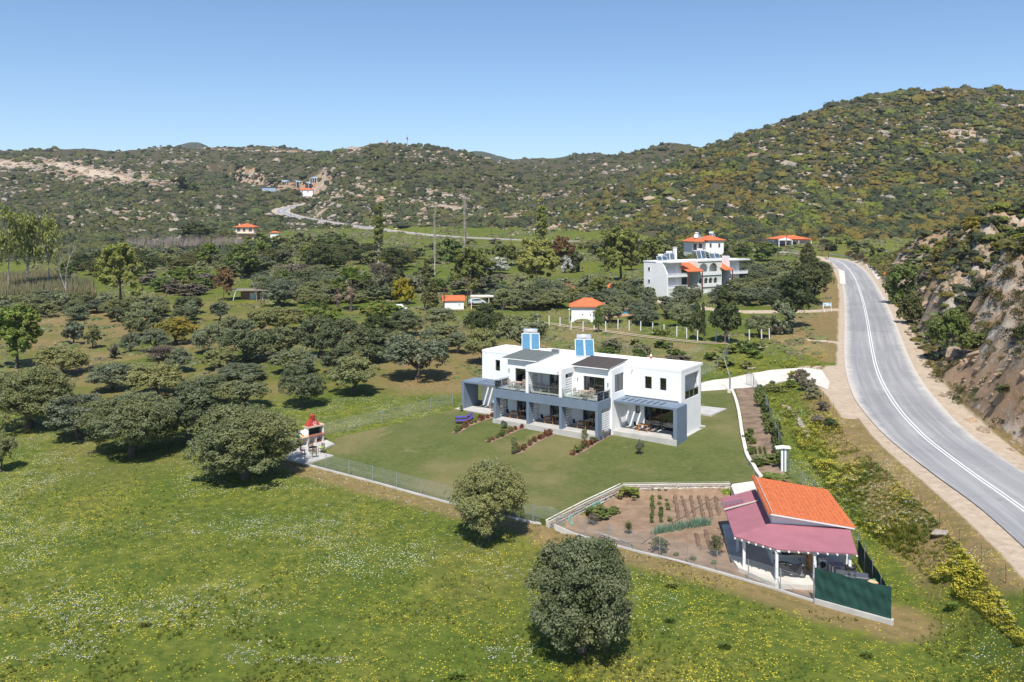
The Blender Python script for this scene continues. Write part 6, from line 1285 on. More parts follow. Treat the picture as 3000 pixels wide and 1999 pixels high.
def store():
    e = empty('work_shelf', (19.2, 58.9, zS), -.07, 'white wall shelf holding garden tools behind the scooter', 'shelf'); MB().box(-1.2, 1.4, -.3, .2, .78, .83).obj('shelf_board', M_WPAINT, e); MB().box(-1.1, -1.04, -.2, .1, 0, .78).obj('bracket', M_WPAINT, e); MB().box(1.2, 1.26, -.2, .1, 0, .78).obj('bracket', M_WPAINT, e)
    for k, (x, w, h, col, nm_, lb) in enumerate([(-.3, .3, .42, (.02, .02, .02), 'black_box', 'big black box on the white shelf under the canopy'), (.35, .16, .3, (.45, .32, .08), 'yellow_can', 'yellow canister on the white shelf under the canopy'), (.8, .2, .32, (.48, .22, .12), 'brown_sack', 'brown sack on the white shelf under the canopy'), (-.95, .14, .22, (.6, .62, .65), 'white_pot', 'white pot at the left end of the shelf under the canopy')]):
        tag(MB().box(-w, w, -.14, .14, 0, h).obj(nm_, plain(nm_, col, None), None, loc=(19.2+x, 58.8-.07*x, zS+.832), bevel=.04), lb, nm_.split('_')[1])
    tag(MB().box(-.27, .27, -.25, .25, 0, 1.45).obj('wooden_cupboard', M_WOOD, None, loc=(20.45, 58.3, zS), bevel=.02), 'tall orange wooden cupboard left of the washing machine', 'cupboard')
    ladder(20.0, 57.6, zS, 1.75, .42, (R(78), 0, .1), 'light stepladder leaning behind the middle canopy post', M_PALEWOOD, 5)
    m = MB(); m.tube([(0, 0, 0), (0, 0, .05), (0, 0, .5), (0, 0, .56), (0, 0, .62)], [.12, .15, .15, .1, .04], 12); m.obj('gas_bottle', M_STEEL, None, True, 'grey gas bottle left of the washing machine', (20.78, 57.75, zS), cat='gas bottle')
    e = empty('covered_table', (21.9, 57.4, zS), 0, 'small table under a pale patterned cloth', 'table'); MB().box(-.5, .45, -.35, .35, .68, .72).obj('cloth', plain('patterned_cloth', (.55, .42, .48), (.40, .33, .45), 14, .9, lo=.45, hi=.55), e); MB().box(-.45, -.39, -.3, -.24, 0, .68).obj('leg', M_WPAINT, e); MB().box(.34, .4, -.3, -.24, 0, .68).obj('leg', M_WPAINT, e); MB().box(.34, .4, .24, .3, 0, .68).obj('leg', M_WPAINT, e); MB().box(-.45, -.39, .24, .3, 0, .68).obj('leg', M_WPAINT, e)
    # black water tank and wheel on it
    M_TNK = plain('dark_grey_plastic', (.065, .07, .08), (.09, .095, .105), 2, .45); e = empty('water_tank', (21.75, 54.6, zS-.1), -.35, 'large dark grey plastic water tank behind the green screen', 'tank'); m = MB(); V = []; n = 16
    for x, s_ in ((-1.15, .75), (-.9, 1), (-.3, 1), (.3, 1), (.9, 1), (1.15, .75)): V += [(x, .62*s_*math.cos(6.283*k/n), .65+.62*s_*math.sin(6.283*k/n)) for k in range(n)]
    m.add(V, [(i*n+k, i*n+(k+1) % n, (i+1)*n+(k+1) % n, (i+1)*n+k) for i in range(5) for k in range(n)]+[tuple(range(n))[::-1], tuple(range(5*n, 6*n))]); o = m.obj('tank_body', M_TNK, e, True)
    for x in (-.6, .6): MB().box(x-.38, x+.38, -.45, .45, 1.16, 1.32).obj('tank_shoulder', M_TNK, e, bevel=.03)
    MB().cyl((0, 0), .22, 1.2, 1.38, 14).obj('tank_lid', M_TNK, e)
    e = empty('spare_wheel', (22.2, 55.9, zS+.75), 0, 'black car wheel lying behind the dark tank', 'wheel'); m = MB(); m.tube([(math.cos(6.283*k/20)*.25, math.sin(6.283*k/20)*.25, .4) for k in range(21)], .09, 8, False); m.obj('tyre', M_BLACK, e, True); s = MB(); s.cyl((0, 0), .17, .34, .42, 12); s.obj('rim', M_STEEL, e); MB().box(-.3, .3, -.3, .3, -.75, .3).obj('crate', M_DARK, e)
    tag(MB().tube([(0, 0, 0), (.05, -.1, .5)], [.1, .12], 8).obj('green_bottle', plain('green_plastic', (.05, .35, .12), None), None, loc=(23.15, 54.7, zS+.35)), 'bright green plastic bag hanging by the back green screen', 'bag')
    V, F = rock_tpl(2); tag(link('sack', npmesh('sack', V*[.42, .25, .2], F, plain('tan_sack', (.62, .42, .24), None), True), None, (22.35, 53.1, -.45)), 'tan sack slung over the top of the green screen', 'sack')
store()
# green windbreak screen on its fence
def screen(pts, h, label, folds=.05, name='screen_fence'):
    M_SCR = plain('green_netting', (.006, .042, .033), (.009, .058, .044), .8, .75, bmp=.04, bscale=3); a0 = pts[0]; e = empty(name, tuple(a0), 0, label, 'fence'); V, F = [], []; nx, nz = 60, 12; P = np.array(pts); seg = np.r_[0, np.cumsum(np.hypot(*np.diff(P[:, :2], axis=0).T))]
    for i in range(nx+1):
        s = seg[-1]*i/nx; x, y, z = (float(np.interp(s, seg, P[:, k])) for k in range(3)); d = (P[-1]-P[0])[:2]; d = d/np.hypot(*d); nrm = (d[1], -d[0])
        for j in range(nz+1):
            t = j/nz; f = folds*(math.sin(s*5-t*6)*.5+math.sin(s*11+t*9)*.25+math.sin(s*2.3+t*14)*.35)*(1-abs(2*t-1)**3); V.append((x-a0[0]+nrm[0]*f, y-a0[1]+nrm[1]*f, z-a0[2]+.05+(h-.05)*t-(.07*math.sin(s*2.2)**2 if j == nz else 0)))
    F = [(i*(nz+1)+j, (i+1)*(nz+1)+j, (i+1)*(nz+1)+j+1, i*(nz+1)+j+1) for i in range(nx) for j in range(nz)]; MB().add(V, F).obj('netting', M_SCR, e, True)
    k = max(1, round(seg[-1]/1.9)); pm = MB().cyl((0, 0), .03, -.2, h+.12, 7).mesh('post', M_GALV)
    for i in range(k+1): s = seg[-1]*i/k; x, y, z = (float(np.interp(s, seg, P[:, q])) for q in range(3)); link('post', pm, e, (x-a0[0], y-a0[1]+.06, z-a0[2]))
    return e
SA = atz(*S2(1058, 1245), -1.95); SB = atz(*S2(1760, 1440), -2.05); SCc = np.array([24.0, 59.2, -1.75]); screen([SA, SB], 2.05, 'dark green netting screen along the front corner of the shed yard', .07); screen([SB+[0, .1, 0], SCc], 1.75, 'dark green netting screen at the back of the shed yard', .03)
k_ = MB(); d_ = (SB-SA); n_ = Vector((d_[1], -d_[0], 0)).normalized()*.12
q_ = [Vector(SA)+n_-Vector((0, 0, .4)), Vector(SB)+n_*1.2+Vector((.12, -.1, -.4)), Vector(SB)-n_+Vector((.12, 0, -.4)), Vector(SA)-n_-Vector((0, 0, .4))]; k_.add([tuple(v) for v in q_]+[tuple(v+Vector((0, 0, .5))) for v in q_], [(3, 2, 1, 0), (4, 5, 6, 7), (0, 1, 5, 4), (1, 2, 6, 5), (2, 3, 7, 6), (3, 0, 4, 7)]); k_.obj('kerb', M_CONC, None, label='concrete kerb under the green netting screen', kind='structure')
# ------------------------------------------------------------------ the hotel
M_ORT = plain('terracotta_roof', (.62, .15, .05), (.50, .12, .045), 1.2, .8, bmp=.04, bscale=3); M_GREENISH = plain('pale_sage_render', (.66, .68, .60), (.60, .62, .55), .6, .85); M_BROWN = plain('brown_timber', (.13, .045, .03), None, 4, .7)
M_WIN = plain('dark_glass', (.05, .06, .07), (.10, .12, .14), 1, .12); M_CLAD = plain('mottled_stone_cladding', (.50, .48, .44), (.30, .28, .26), 2.5, .9, lo=.45, hi=.55); M_SHUT = plain('pale_shutter', (.70, .71, .74), (.60, .61, .64), 2, .8)
def arch_wall(mb, x0, x1, z0, z1, y0, y1, arches):
    c = x0
    for xc, r, zb, zs in arches:
        mb.box(c, xc-r, y0, y1, z0, z1); 
        if zb > z0: mb.box(xc-r, xc+r, y0, y1, z0, zb)
        n = 12
        for k in range(n):
            a, b = xc-r+2*r*k/n, xc-r+2*r*(k+1)/n; m_ = (a+b)/2-xc; mb.box(a, b, y0, y1, zs+math.sqrt(max(0, r*r-m_*m_)), z1)
        c = xc+r
    mb.box(c, x1, y0, y1, z0, z1)
def hip(mb, x0, x1, y0, y1, z, h, ov=.5, inset=None, t=.15):
    x0 -= ov; x1 += ov; y0 -= ov; y1 += ov; i = inset if inset is not None else min((y1-y0)/2, (x1-x0)/2*.95)
    if (x1-x0) >= (y1-y0): a, b = (x0+i, (y0+y1)/2), (x1-i, (y0+y1)/2)
    else: a, b = ((x0+x1)/2, y0+i), ((x0+x1)/2, y1-i)
    V = [(x0, y0, z), (x1, y0, z), (x1, y1, z), (x0, y1, z), (a[0], a[1], z+h), (b[0], b[1], z+h), (x0, y0, z-t), (x1, y0, z-t), (x1, y1, z-t), (x0, y1, z-t)]
    F = [(0, 1, 5, 4), (1, 2, 5), (2, 3, 4, 5), (3, 0, 4)] if (x1-x0) >= (y1-y0) else [(0, 1, 4), (1, 2, 5, 4), (2, 3, 5), (3, 0, 4, 5)]
    return mb.add(V, F+[(6, 7, 1, 0), (7, 8, 2, 1), (8, 9, 3, 2), (9, 6, 0, 3), (9, 8, 7, 6)])
def simple_window(par, ax, t, a0, a1, z0, z1, s=-1, fr=None, shutter=None): # a window on a far building: frame ring proud of the wall, pane behind it
    m = MB(); g = MB(); q0, q1 = sorted((t, t+s*.06)); f = .09
    def b(mb, p0, p1, r0, r1, u0, u1): (mb.box(r0, r1, p0, p1, u0, u1) if ax == 'x' else mb.box(p0, p1, r0, r1, u0, u1))
    b(m, a0, a0+f, q0, q1, z0, z1); b(m, a1-f, a1, q0, q1, z0, z1); b(m, a0+f, a1-f, q0, q1, z0, z0+f); b(m, a0+f, a1-f, q0, q1, z1-f, z1); o = m.obj('window', fr or M_WPAINT, par)
    g0, g1 = sorted((t+s*.004, t+s*.03)); b(g, a0+f, a1-f, g0, g1, z0+f, z1-f); g.obj('pane', shutter or M_WIN, o); return o
def hotel():
    F0 = Vector((36.3, 206, 2.6)); th = math.atan2(.55, .835); E_ = empty('hotel', F0, th, 'white three-storey hotel with arched balconies, orange-tiled canopies and roof tanks', 'hotel'); w = MB(); g = MB(); RZ = 9.5; D1 = 6.6
    w.box(0, 6.4, .0, D1, -2, RZ); w.box(6.4, 11.3, 2.2, D1, -2, RZ); w.box(19.3, 22.3, 2.2, D1, -2, RZ); w.box(22.3, 28.3, 1.2, D1, -2, RZ); w.box(11.3, 19.3, 1.0, D1, -2, RZ)
    w.box(-.0, .35, -1.6, -.002, -2, 6.4+.5); w.wallx([(-1.5, 6.9), (-.002, 6.9), (-.002, RZ)], 0, .35); w.box(21.9, 22.3, -1.0, 1.198, -2, RZ+1.2); w.wallx([(-1.0, -2), (-2.2, -2), (-1.0, 7)], 21.9, 22.3)
    w.obj('wall', M_WHITE, E_)
    c = MB(); arch_wall(c, 11.3, 19.3, 6.15, RZ, -.9, -.6, [(13.05, 1.45, 6.9, 7.6), (16.55, 1.45, 6.9, 7.6)]); arch_wall(c, 11.3, 19.3, 3.3, 6.15, -.9, -.6, [(12.2, .68, 4.0, 4.75), (13.9, .68, 4.0, 4.75), (15.6, .68, 4.0, 4.75), (17.3, .68, 4.0, 4.75)])
    c.box(11.3, 19.3, -.9, -.6, -2, 3.29); arch_w = MB(); c.obj('arcade_wall', M_GREENISH, E_)
    s = MB()
    for (y0_, y1_) in ((-.6, 1.0),): s.box(11.0, 11.3, -.9, 2.2, -2, RZ); s.box(19.3, 19.5, -.9, 2.2, -2, RZ)
    s.obj('side_wall', M_GREENISH, E_)
    d = MB()
    for z in (-.3, 3.2, 6.1): d.box(11.3, 19.3, -.62, 1.0, z-.0, z+.16)
    for z in (3.1, 6.0): d.box(.35, 6.9, -1.7, 0, z, z+.2); d.box(22.3, 29.2, -.8, 1.2, z, z+.2)
    d.obj('balcony_slab', M_WHITE, E_)
    for x0, x1, y, z in ((.3, 6.9, -1.7, 3.3), (.3, 6.9, -1.7, 6.2), (22.3, 29.2, -.8, 3.3), (22.3, 29.2, -.8, 6.2), (11.4, 19.2, -1.02, 6.25), (11.4, 19.2, -1.02, 3.35)):
        p = MB(); p.box(x0, x1, y-.12, y, z-.2, z+.45); p.box(x0, x1, y-.1, y-.04, z+.62, z+.72)
        k = int((x1-x0)/1.5)
        for i in range(k+1): q = x0+(x1-x0-.08)*i/k; p.box(q, q+.08, y-.1, y-.03, z+.45, z+.62)
        p.obj('balcony_rail', M_WPAINT, E_)
    for x0, x1, y in ((-.0, 7.1, -2.2), (22.0, 29.8, -1.1)): MB().box(x0, x1, y, -.001 if x0 < 5 else 1.2, RZ-.0, RZ+.28).obj('roof_overhang', M_WPAINT, E_)
    r = MB(); r.box(-.1, 29.6, 2.2, D1+.2, RZ+.002, RZ+.28); r.box(11.0, 19.6, -1.1, 2.198, RZ+.002, RZ+.3); r.obj('flat_roof', M_WPAINT, E_)
    p = MB(); p.box(.36, 6.9, -1.75, -1.6, -2, 3.1); p.box(22.4, 29.2, -.85, -.7, -2, 3.1); p.box(29.0, 29.2, -.7, 1.2, -2, 3.1); p.obj('parapet_wall', M_GREENISH, E_)
    for x0, x1, zz in ((6.2, 11.6, 8.9), (19.2, 22.3, 8.9)):
        o = MB(); V = [(x0, -2.4, zz-1.6), (x1, -2.4, zz-1.6), (x1-.5, 2.2, zz+.4), (x0-1.2, 2.2, zz+.4)]; o.add([(a, b, c_) for a, b, c_ in V]+[(a, b, c_-.16) for a, b, c_ in V], [(0, 1, 2, 3), (7, 6, 5, 4), (0, 4, 5, 1), (1, 5, 6, 2), (2, 6, 7, 3), (3, 7, 4, 0)]); o.obj('tiled_canopy', M_ORT, E_)
    ps = MB().box(-.09, .09, -.09, .09, 0, 7.2).mesh('timber_post', M_BROWN)
    for x in (6.5, 11.3, 22.0): link('timber_post', ps, E_, (x, -2.2, 0))
    for x0, x1 in ((7.0, 10.9), (19.6, 21.8)): MB().box(x0, x1, -2.35, -2.1, -2, 3.6).obj('stone_panel', M_CLAD, E_)
    MB().wally([(3.5, -2), (7.0, -2), (7.0, 3.4), (5.2, 3.4)], -2.6, -2.4).obj('stair_wall', M_WHITE, E_)
    for z in (.8, 4.3, 7.3): simple_window(E_, 'x', 0, 4.2, 5.1, z, z+1.0)
    for z in (3.5, 6.4): simple_window(E_, 'y', 0, 1.2, 4.2, z, z+2.1, shutter=M_SHUT); simple_window(E_, 'y', 1.2, 24, 27, z, z+2.1, shutter=M_SHUT); simple_window(E_, 'y', 2.2, 7.2, 10.4, z, z+2.0)
    for x in (12.2, 15.6): simple_window(E_, 'y', 1.0, x, x+1.9, 6.4, 8.7, shutter=M_SHUT); simple_window(E_, 'y', 1.0, x, x+1.9, 3.5, 5.7)
    a_ = MB(); a_.wally([(13.2, .3), (14.8, .3), (14.8, 1.6), (14.4, 2.2), (13.6, 2.2), (13.2, 1.6)], -.95, -.905); fr = a_.obj('arched_window', M_WPAINT, E_); a_ = MB(); 
    for x in (13.3, 14.05): a_.box(x, x+.65, -.98, -.951, .4, 1.6)
    a_.obj('pane', M_WIN, fr)
    ch = MB(); ch.box(9.0, 9.7, 5, 5.7, RZ, RZ+3.2); ch.box(8.95, 9.75, 4.95, 5.75, RZ+3.35, RZ+3.5); ch.obj('chimney', M_WHITE, E_)
    M4 = Matrix.Translation(F0) @ Matrix.Rotation(th, 4, 'Z')
    for k, (x, y, h, t, lb) in enumerate([(3.0, 3.0, 1.2, 60, 'wide solar water heater, leftmost on the hotel roof'), (6.6, 4.2, 1.9, 62, 'solar water heater with tall panels, second from left on the hotel roof'), (18.2, 4.6, 2.3, 66, 'solar water heater with upright panels behind the arches on the hotel roof'), (22.5, 4.0, 1.5, 60, 'wide solar water heater, rightmost on the hotel roof')]):
        p = M4 @ Vector((x, y, RZ+.29)); solar(p.x, p.y, p.z, w=1.7 if h < 1.6 else 1.3, h=h, tilt=t, rz=(.55, .05, .3, .45)[k], label=lb, mat=M_SOLARD, group='solar water heaters on the hotel roof', sc=.95, white=True)
hotel()
# ------------------------------------------------------------------ other houses
def house(name, loc, rz, w, d, h, label, cat='house', wall=M_WHITE, roof=M_ORT, rh=1.6, ov=.6, wins=(), chim=None, foot=2.5, kind='hip'):
    e = empty(name, loc, rz, label, cat); MB().box(0, w, 0, d, -foot, h).obj('wall', wall, e)
    if kind == 'hip': r = hip(MB(), 0, w, 0, d, h+.15, rh, ov).obj('roof', roof, e)
    elif kind == 'gable':
        r = MB(); V = [(-ov, -ov, h), (-ov, d/2, h+rh), (-ov, d+ov, h)]; V += [(w+ov, b, c) for a, b, c in V]; V += [(a, b, c+.16) for a, b, c in V]; r.add(V, [(0, 3, 4, 1), (1, 4, 5, 2), (6, 7, 10, 9), (7, 8, 11, 10), (0, 1, 7, 6), (1, 2, 8, 7), (3, 9, 10, 4), (4, 10, 11, 5), (0, 6, 9, 3), (2, 5, 11, 8)]); r = r.obj('roof', roof, e)
        g = MB(); g.wallx([(0, h), (d, h), (d/2, h+rh-.1)], 0, w); g.obj('gable_wall', wall, e)
    else: r = MB().box(-ov, w+ov, -ov, d+ov, h+.002, h+.2).obj('roof', roof, e)
    for x in wins: simple_window(e, *x[:6], **(x[6] if len(x) > 6 else {}))
    if chim: MB().box(chim[0], chim[0]+.7, chim[1], chim[1]+.7, h, h+rh+chim[2]).obj('chimney', wall, r)
    return e
def at_z(u, v, Y): return ((u-1500)/2500*Y, Y, zz(v, Y))
# orange-roofed house behind the hotel
p = at_z(2068, 770, 292); e = house('house', p, .22, 6.6, 9, 7.6, 'white two-storey house with orange hipped roof behind the hotel', wins=[('y', 0, 1.4, 2.1, 5.2, 6.6, dict(fr=M_BROWN)), ('y', 0, 4.6, 5.3, 5.2, 6.6, dict(fr=M_BROWN))], rh=1.5)
MB().box(-4.2, -.002, 1.8, 9, -2.5, 7.6).obj('wall', M_WHITE, e); hip(MB(), -4.4, 0.2, .2, 8.8, 7.3, 1.4, .5).obj('side_roof', M_ORT, e); b = MB(); b.box(-4.4, -.01, .1, 1.8, 4.0, 4.25); b.obj('balcony_slab', M_WPAINT, e)
b = MB(); b.box(-4.4, -.1, .1, .16, 4.9, 5.0); b.box(-4.4, -4.3, .1, .2, 4.25, 7.2); b.box(-2.4, -2.3, .1, .2, 4.25, 7.2); b.obj('balcony_post', M_BROWN, e)
for x in (-3.8, -1.8): simple_window(e, 'y', 1.8, x, x+1.2, 4.3, 6.4, fr=M_BROWN); simple_window(e, 'y', 1.8, x, x+1.0, .8, 2.9, fr=M_BROWN)
q = at_z(2053, 695, 294); solar(q[0], q[1], q[2]-.3, w=1, h=1.9, tilt=40, rz=.7, label='grey solar heater on the left slope of the orange-roofed house', mat=M_SOLARD, white=True); q = at_z(2091, 697, 296); solar(q[0], q[1], q[2]-.3, w=.9, h=2.2, tilt=50, rz=.3, label='dark solar heater on the right slope of the orange-roofed house', mat=M_SOLARD, white=True)
q = at_z(2039, 697, 293); e = empty('satellite_dish', q, 0, 'round white satellite dish on the orange-roofed house', 'satellite dish'); MB().tube([(0, -.1, .6), (0, 0, .55), (0, .12, .5)], [.75, .55, .1], 14).obj('dish', M_WPAINT, e); MB().cyl((0, .1), .05, -.8, .6, 6).obj('mast', M_GALV, e)
# house with the veranda beyond the road
p = at_z(2322, 727, 366); e = house('house', (p[0]-1, p[1], p[2]), .25, 9, 9, 3.6, 'low white house with veranda and orange roof beyond the road bend', rh=1.1, wins=[('y', 0, 1, 3, .8, 2.6), ('y', 0, 5, 6, .8, 2.2)])
MB().box(-6, -.002, 3, 9, -2.5, 3.4).obj('wall', M_SHUT, e); v = MB(); v.wally([(-7, 3.3), (-.6, 3.3), (-.6, 3.6), (-3.6, 4.5), (-7, 3.6)], -2.05, -1.8); v.obj('veranda_gable', M_WPAINT, e); hip(MB(), -6.6, 8.6, -1.6, 8.6, 3.95, 1.5, .3).obj('roof', M_ORT, e); v = MB(); v.box(-6.6, 0, -1.8, 3, -.1, .15); v.obj('veranda_floor', M_WPAINT, e)
vp = MB().box(-.15, .15, -.15, .15, -2, 3.5).mesh('veranda_post', M_WPAINT)
for x, y in ((-6.5, -1.7), (-3.2, -1.7), (-.2, -1.7), (3, -1.7), (9, -1.7)): link('veranda_post', vp, e, (x, y, 0))
MB().box(-6.5, -.3, -1.75, -1.7, .9, 1.0).obj('veranda_rail', M_FRAME, e); MB().box(.2, 9.3, -2, -.62, 3.4, 3.55).obj('porch_roof', M_ORT, e)
# orange villa at the foot of the left hill
M_PEACH = plain('peach_render', (.72, .50, .30), (.66, .45, .27), 1, .85); p = at_z(690, 693, 440); e = house('villa', p, .03, 9.3, 8, 4.8, 'peach-coloured villa with orange pyramid roof left of the curving road', 'villa', M_PEACH, rh=1.7, ov=.9, chim=(1.2, 1.5, .1), wins=[('y', 0, .6, 2.6, 2.2, 4.3), ('y', 0, 3.6, 5.2, 2.2, 4.3), ('y', 0, 6.6, 8.6, 2.2, 4.3)])
MB().box(-.6, 10.6, -1.4, -.001, 1.55, 1.75).obj('balcony_slab', M_WPAINT, e); MB().box(-.6, 10.6, -1.4, -1.34, 2.3, 2.42).obj('balcony_rail', M_WPAINT, e); MB().box(6.2, 8.8, -1.2, -.001, .9, 1.1).obj('porch_roof', M_ORT, e)
p = at_z(792, 695, 430); house('outbuilding', p, .1, 4, 3, 2.2, 'small outbuilding with orange roof right of the villa', 'outbuilding', rh=.7)
# red and orange roofs among the olives
M_REDR = plain('red_sheet_roof', (.36, .07, .06), (.30, .06, .05), 2, .6)
for (u, v, w, d, h, lab, mat, rz) in [(1627, 866, 5.2, 5, 1.9, 'red sheet-metal pavilion roof among the olives', M_REDR, .3), (1742, 862, 4.6, 4.5, 1.9, 'left orange-tiled pavilion in the hotel garden', M_ORT, .2), (1772, 866, 6.5, 4.5, 1.9, 'right orange-tiled pavilion in the hotel garden', M_ORT, .1)]:
    g = ground_at(u, v+6); house('garden_pavilion', tuple(g), rz, w, d, h, lab, 'pavilion', M_SHUT, mat, 1.5, .7, wins=[('y', 0, w*.3, w*.6, .4, 1.6)])
g = ground_at(1674, 944); e = house('pool_house', (g[0], g[1], g[2]), -.05, 6.6, 5, 3.0, 'white building with hipped orange roof beside the pool and small conifer', 'building', rh=1.5, ov=.45, wins=[('y', 0, 2.0, 2.4, .2, 1.7), ('y', 0, 3.6, 4.0, .2, 1.7)]); MB().box(.1, 6.5, -.05, -.002, 0, 1.3).obj('white_band', M_WHITE, e)
g = ground_at(1300, 908); e = house('small_house', tuple(g), .12, 4.4, 4.2, 1.9, 'small white shed-house with sagging orange roof behind the olives', 'house', rh=.9, ov=.3, kind='gable', wins=[('y', 0, 3.2, 3.6, 1.0, 1.4)])
g = ground_at(1392, 905); e = empty('carport', tuple(g), .05, 'flat pale carport roof on thin posts right of the small house', 'carport'); MB().box(-1, 6.5, -1, 3, 2.6, 2.8).obj('roof', M_PALE, e); cp_ = MB().box(-.06, .06, -.06, .06, -.5, 2.6).mesh('post', M_WPAINT)
for x, y in ((-.8, -.8), (3, -.8), (6.3, -.8), (-.8, 2.8), (6.3, 2.8)): link('post', cp_, e, (x, y, 0))
def car(u, v, rz, label, col, name='parked_car'):
    g = ground_at(u, v); e = empty(name, tuple(g), rz, label, 'car'); pr = [(-2, .35), (-2, .85), (-1.75, .95), (-1.2, 1.42), (.5, 1.45), (1.05, .98), (1.95, .85), (2.05, .35)]; m = MB(); m.wally(pr, -.82, .82); m.obj('body', plain('car_'+name, col, None, 3, .3), e, bevel=.08)
    for s in (-1, 1): q = MB(); q.wally([(-1.35, .98), (-1.1, 1.34), (.42, 1.37), (.85, .98)], s*.825-.004, s*.825+.004); q.obj('side_window', M_WIN, e)
    q = MB(); q.beam((1.02, 0, 1.03), (.56, 0, 1.40), 1.4, .03); q.obj('windscreen', M_WIN, e)
    for x in (-1.25, 1.25):
        for s in (-.8, .8): q = MB(); q.tube([(x, s-.1, .33), (x, s+.1, .33)], .33, 14); q.obj('wheel', M_BLACK, e)
car(1397, 893, .2, 'pale blue and white car half hidden beside the small house', (.55, .63, .70)); car(2068, 762, .3, 'red car parked behind the hotel roof', (.45, .04, .03))
def boat():
    g = ground_at(1163, 916); e = empty('motor_boat', tuple(g), .08, 'small white cabin boat with blue trim standing ashore', 'boat'); V = []; st = [(-2.2, .75, .35), (-1, .9, .25), (.6, .85, .25), (1.8, .45, .35), (2.4, .04, .75)]
    for x, w, zb in st: V += [(x, -w, .95+.1*(x > 1)), (x, -w*.75, zb+.15), (x, 0, zb), (x, w*.75, zb+.15), (x, w, .95+.1*(x > 1))]
    V = [(-x, y, z) for x, y, z in V]; m = MB(); m.add(V, [(i*5+k, i*5+k+1, i*5+5+k+1, i*5+5+k) for i in range(4) for k in range(4)]+[(0, 1, 2, 3, 4)]+[(i*5, i*5+5, i*5+9, i*5+4) for i in range(4)]); m.obj('hull', M_WPAINT, e); m = MB(); m.box(-1.9, 2.0, -.93, .93, .74, .84); m.obj('blue_stripe', plain('blue_paint', (.10, .28, .45), None), e)
    m = MB(); m.add([(-.9, -.6, .97), (1.6, -.7, .97), (1.6, .7, .97), (-.9, .6, .97), (-.3, -.5, 1.7), (1.1, -.55, 1.75), (1.1, .55, 1.75), (-.3, .5, 1.7)], [(4, 5, 6, 7), (0, 1, 5, 4), (1, 2, 6, 5), (2, 3, 7, 6), (3, 0, 4, 7)]); c = m.obj('cabin', M_WPAINT, e)
    m = MB(); m.box(-.3, .3, -.68, -.62, 1.2, 1.45); m.box(.5, 1.1, -.69, -.63, 1.2, 1.45); m.obj('cabin_window', M_WIN, c); MB().box(-1.5, 1.8, -.4, .4, -.1, .36).obj('cradle', M_BROWN, e)
boat()
# beached hut with its vine roof
g = ground_at(700, 880); e = empty('hut', tuple(g), .05, 'ramshackle hut with flat roof covered by a leafless vine', 'hut'); MB().box(0, 4.5, 1.5, 4.5, -.5, 2.2).obj('wall', plain('red_brown_wall', (.32, .13, .08), (.22, .15, .10), 2), e); MB().box(-2.4, 7.6, -.8, 4.6, 2.22, 2.4).obj('roof', plain('weathered_roof', (.30, .26, .21), (.18, .15, .11), 1.5), e); MB().beam((-1.2, -.6, 0), (-.6, -.6, 2.2), .16, .12).obj('leaning_post', M_WPAINT, e); MB().box(5.6, 5.75, -.6, -.45, -.3, 2.2).obj('post', M_WPAINT, e); MB().box(2.2, 3.6, 1.42, 1.495, 0, 1.6).obj('door', M_SHUT, e); MB().box(4.5, 7.0, 2.5, 2.6, 0, 2.0).obj('back_panel', M_DARK, e)
g = ground_at(770, 878); e = empty('plastic_table', tuple(g), 0, 'white plastic garden table under the hut roof', 'table'); MB().box(-.6, .6, -.4, .4, .68, .74).obj('table_top', M_WPAINT, e); lg = MB().box(-.04, .04, -.04, .04, 0, .68).mesh('leg', M_WPAINT)
for x in (-.5, .5):
    for y in (-.3, .3): link('leg', lg, e, (x, y, 0))
# barns high on the left
M_BARN = plain('blue_grey_sheet', (.34, .43, .52), (.27, .35, .43), .6, .5)
for (u0, u1, v, d, rz, lb) in [(826, 858, 541, 7, .32, 'long blue-grey barn roof, left of the terrace on the hill'), (868, 912, 540, 8, .42, 'long blue-grey barn roof, middle of the terrace on the hill'), (905, 940, 548, 6, .95, 'slanting blue-grey barn roof, right of the terrace on the hill'), (908, 940, 531, 9, .05, 'upper blue-grey barn roof at the top of the terrace on the hill')]:
    g = ground_at((u0+u1)/2, v+5); s = g[1]/2500; e = empty('barn', ((u0-1500)*s, g[1], g[2]+1.0), rz, lb, 'barn'); L_ = (u1-u0)*s/math.cos(rz)
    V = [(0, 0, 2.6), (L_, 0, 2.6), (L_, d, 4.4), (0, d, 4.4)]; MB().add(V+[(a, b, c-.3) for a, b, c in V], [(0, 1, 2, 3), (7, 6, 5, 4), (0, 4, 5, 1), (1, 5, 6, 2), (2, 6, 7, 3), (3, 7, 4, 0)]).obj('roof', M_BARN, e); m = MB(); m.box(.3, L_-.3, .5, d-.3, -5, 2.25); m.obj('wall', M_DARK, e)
    dp = MB().box(-.15, .15, 0, .25, -5, 2.3).mesh('post', M_WPAINT)
    for k in range(6): link('post', dp, e, (L_*k/5, .0, 0))
g = ground_at(877, 568); house('farmhouse', (g[0], g[1], g[2]), .1, 12, 7, 3.4, 'small white farmhouse with red roof below the barns', 'farmhouse', rh=1.6, wins=[('y', 0, 2, 3.2, 1, 2.4), ('y', 0, 7, 8.2, 1, 2.4)]); g = ground_at(768, 560); house('farm_shed', tuple(g), .1, 12, 6, 3.5, 'small blue-grey farm shed left of the barns', 'shed', M_BARN, M_DARK, kind='flat')
P_ = polyW([(805, 560), (830, 545), (900, 535), (935, 545), (920, 556), (870, 562)], lambda u, v: (u, v)); drape('farmyard', P_, plain('red_earth', (.36, .19, .12), (.28, .20, .12), .06, .95), 1.4, 6, label='reddish earth yard between the barns')
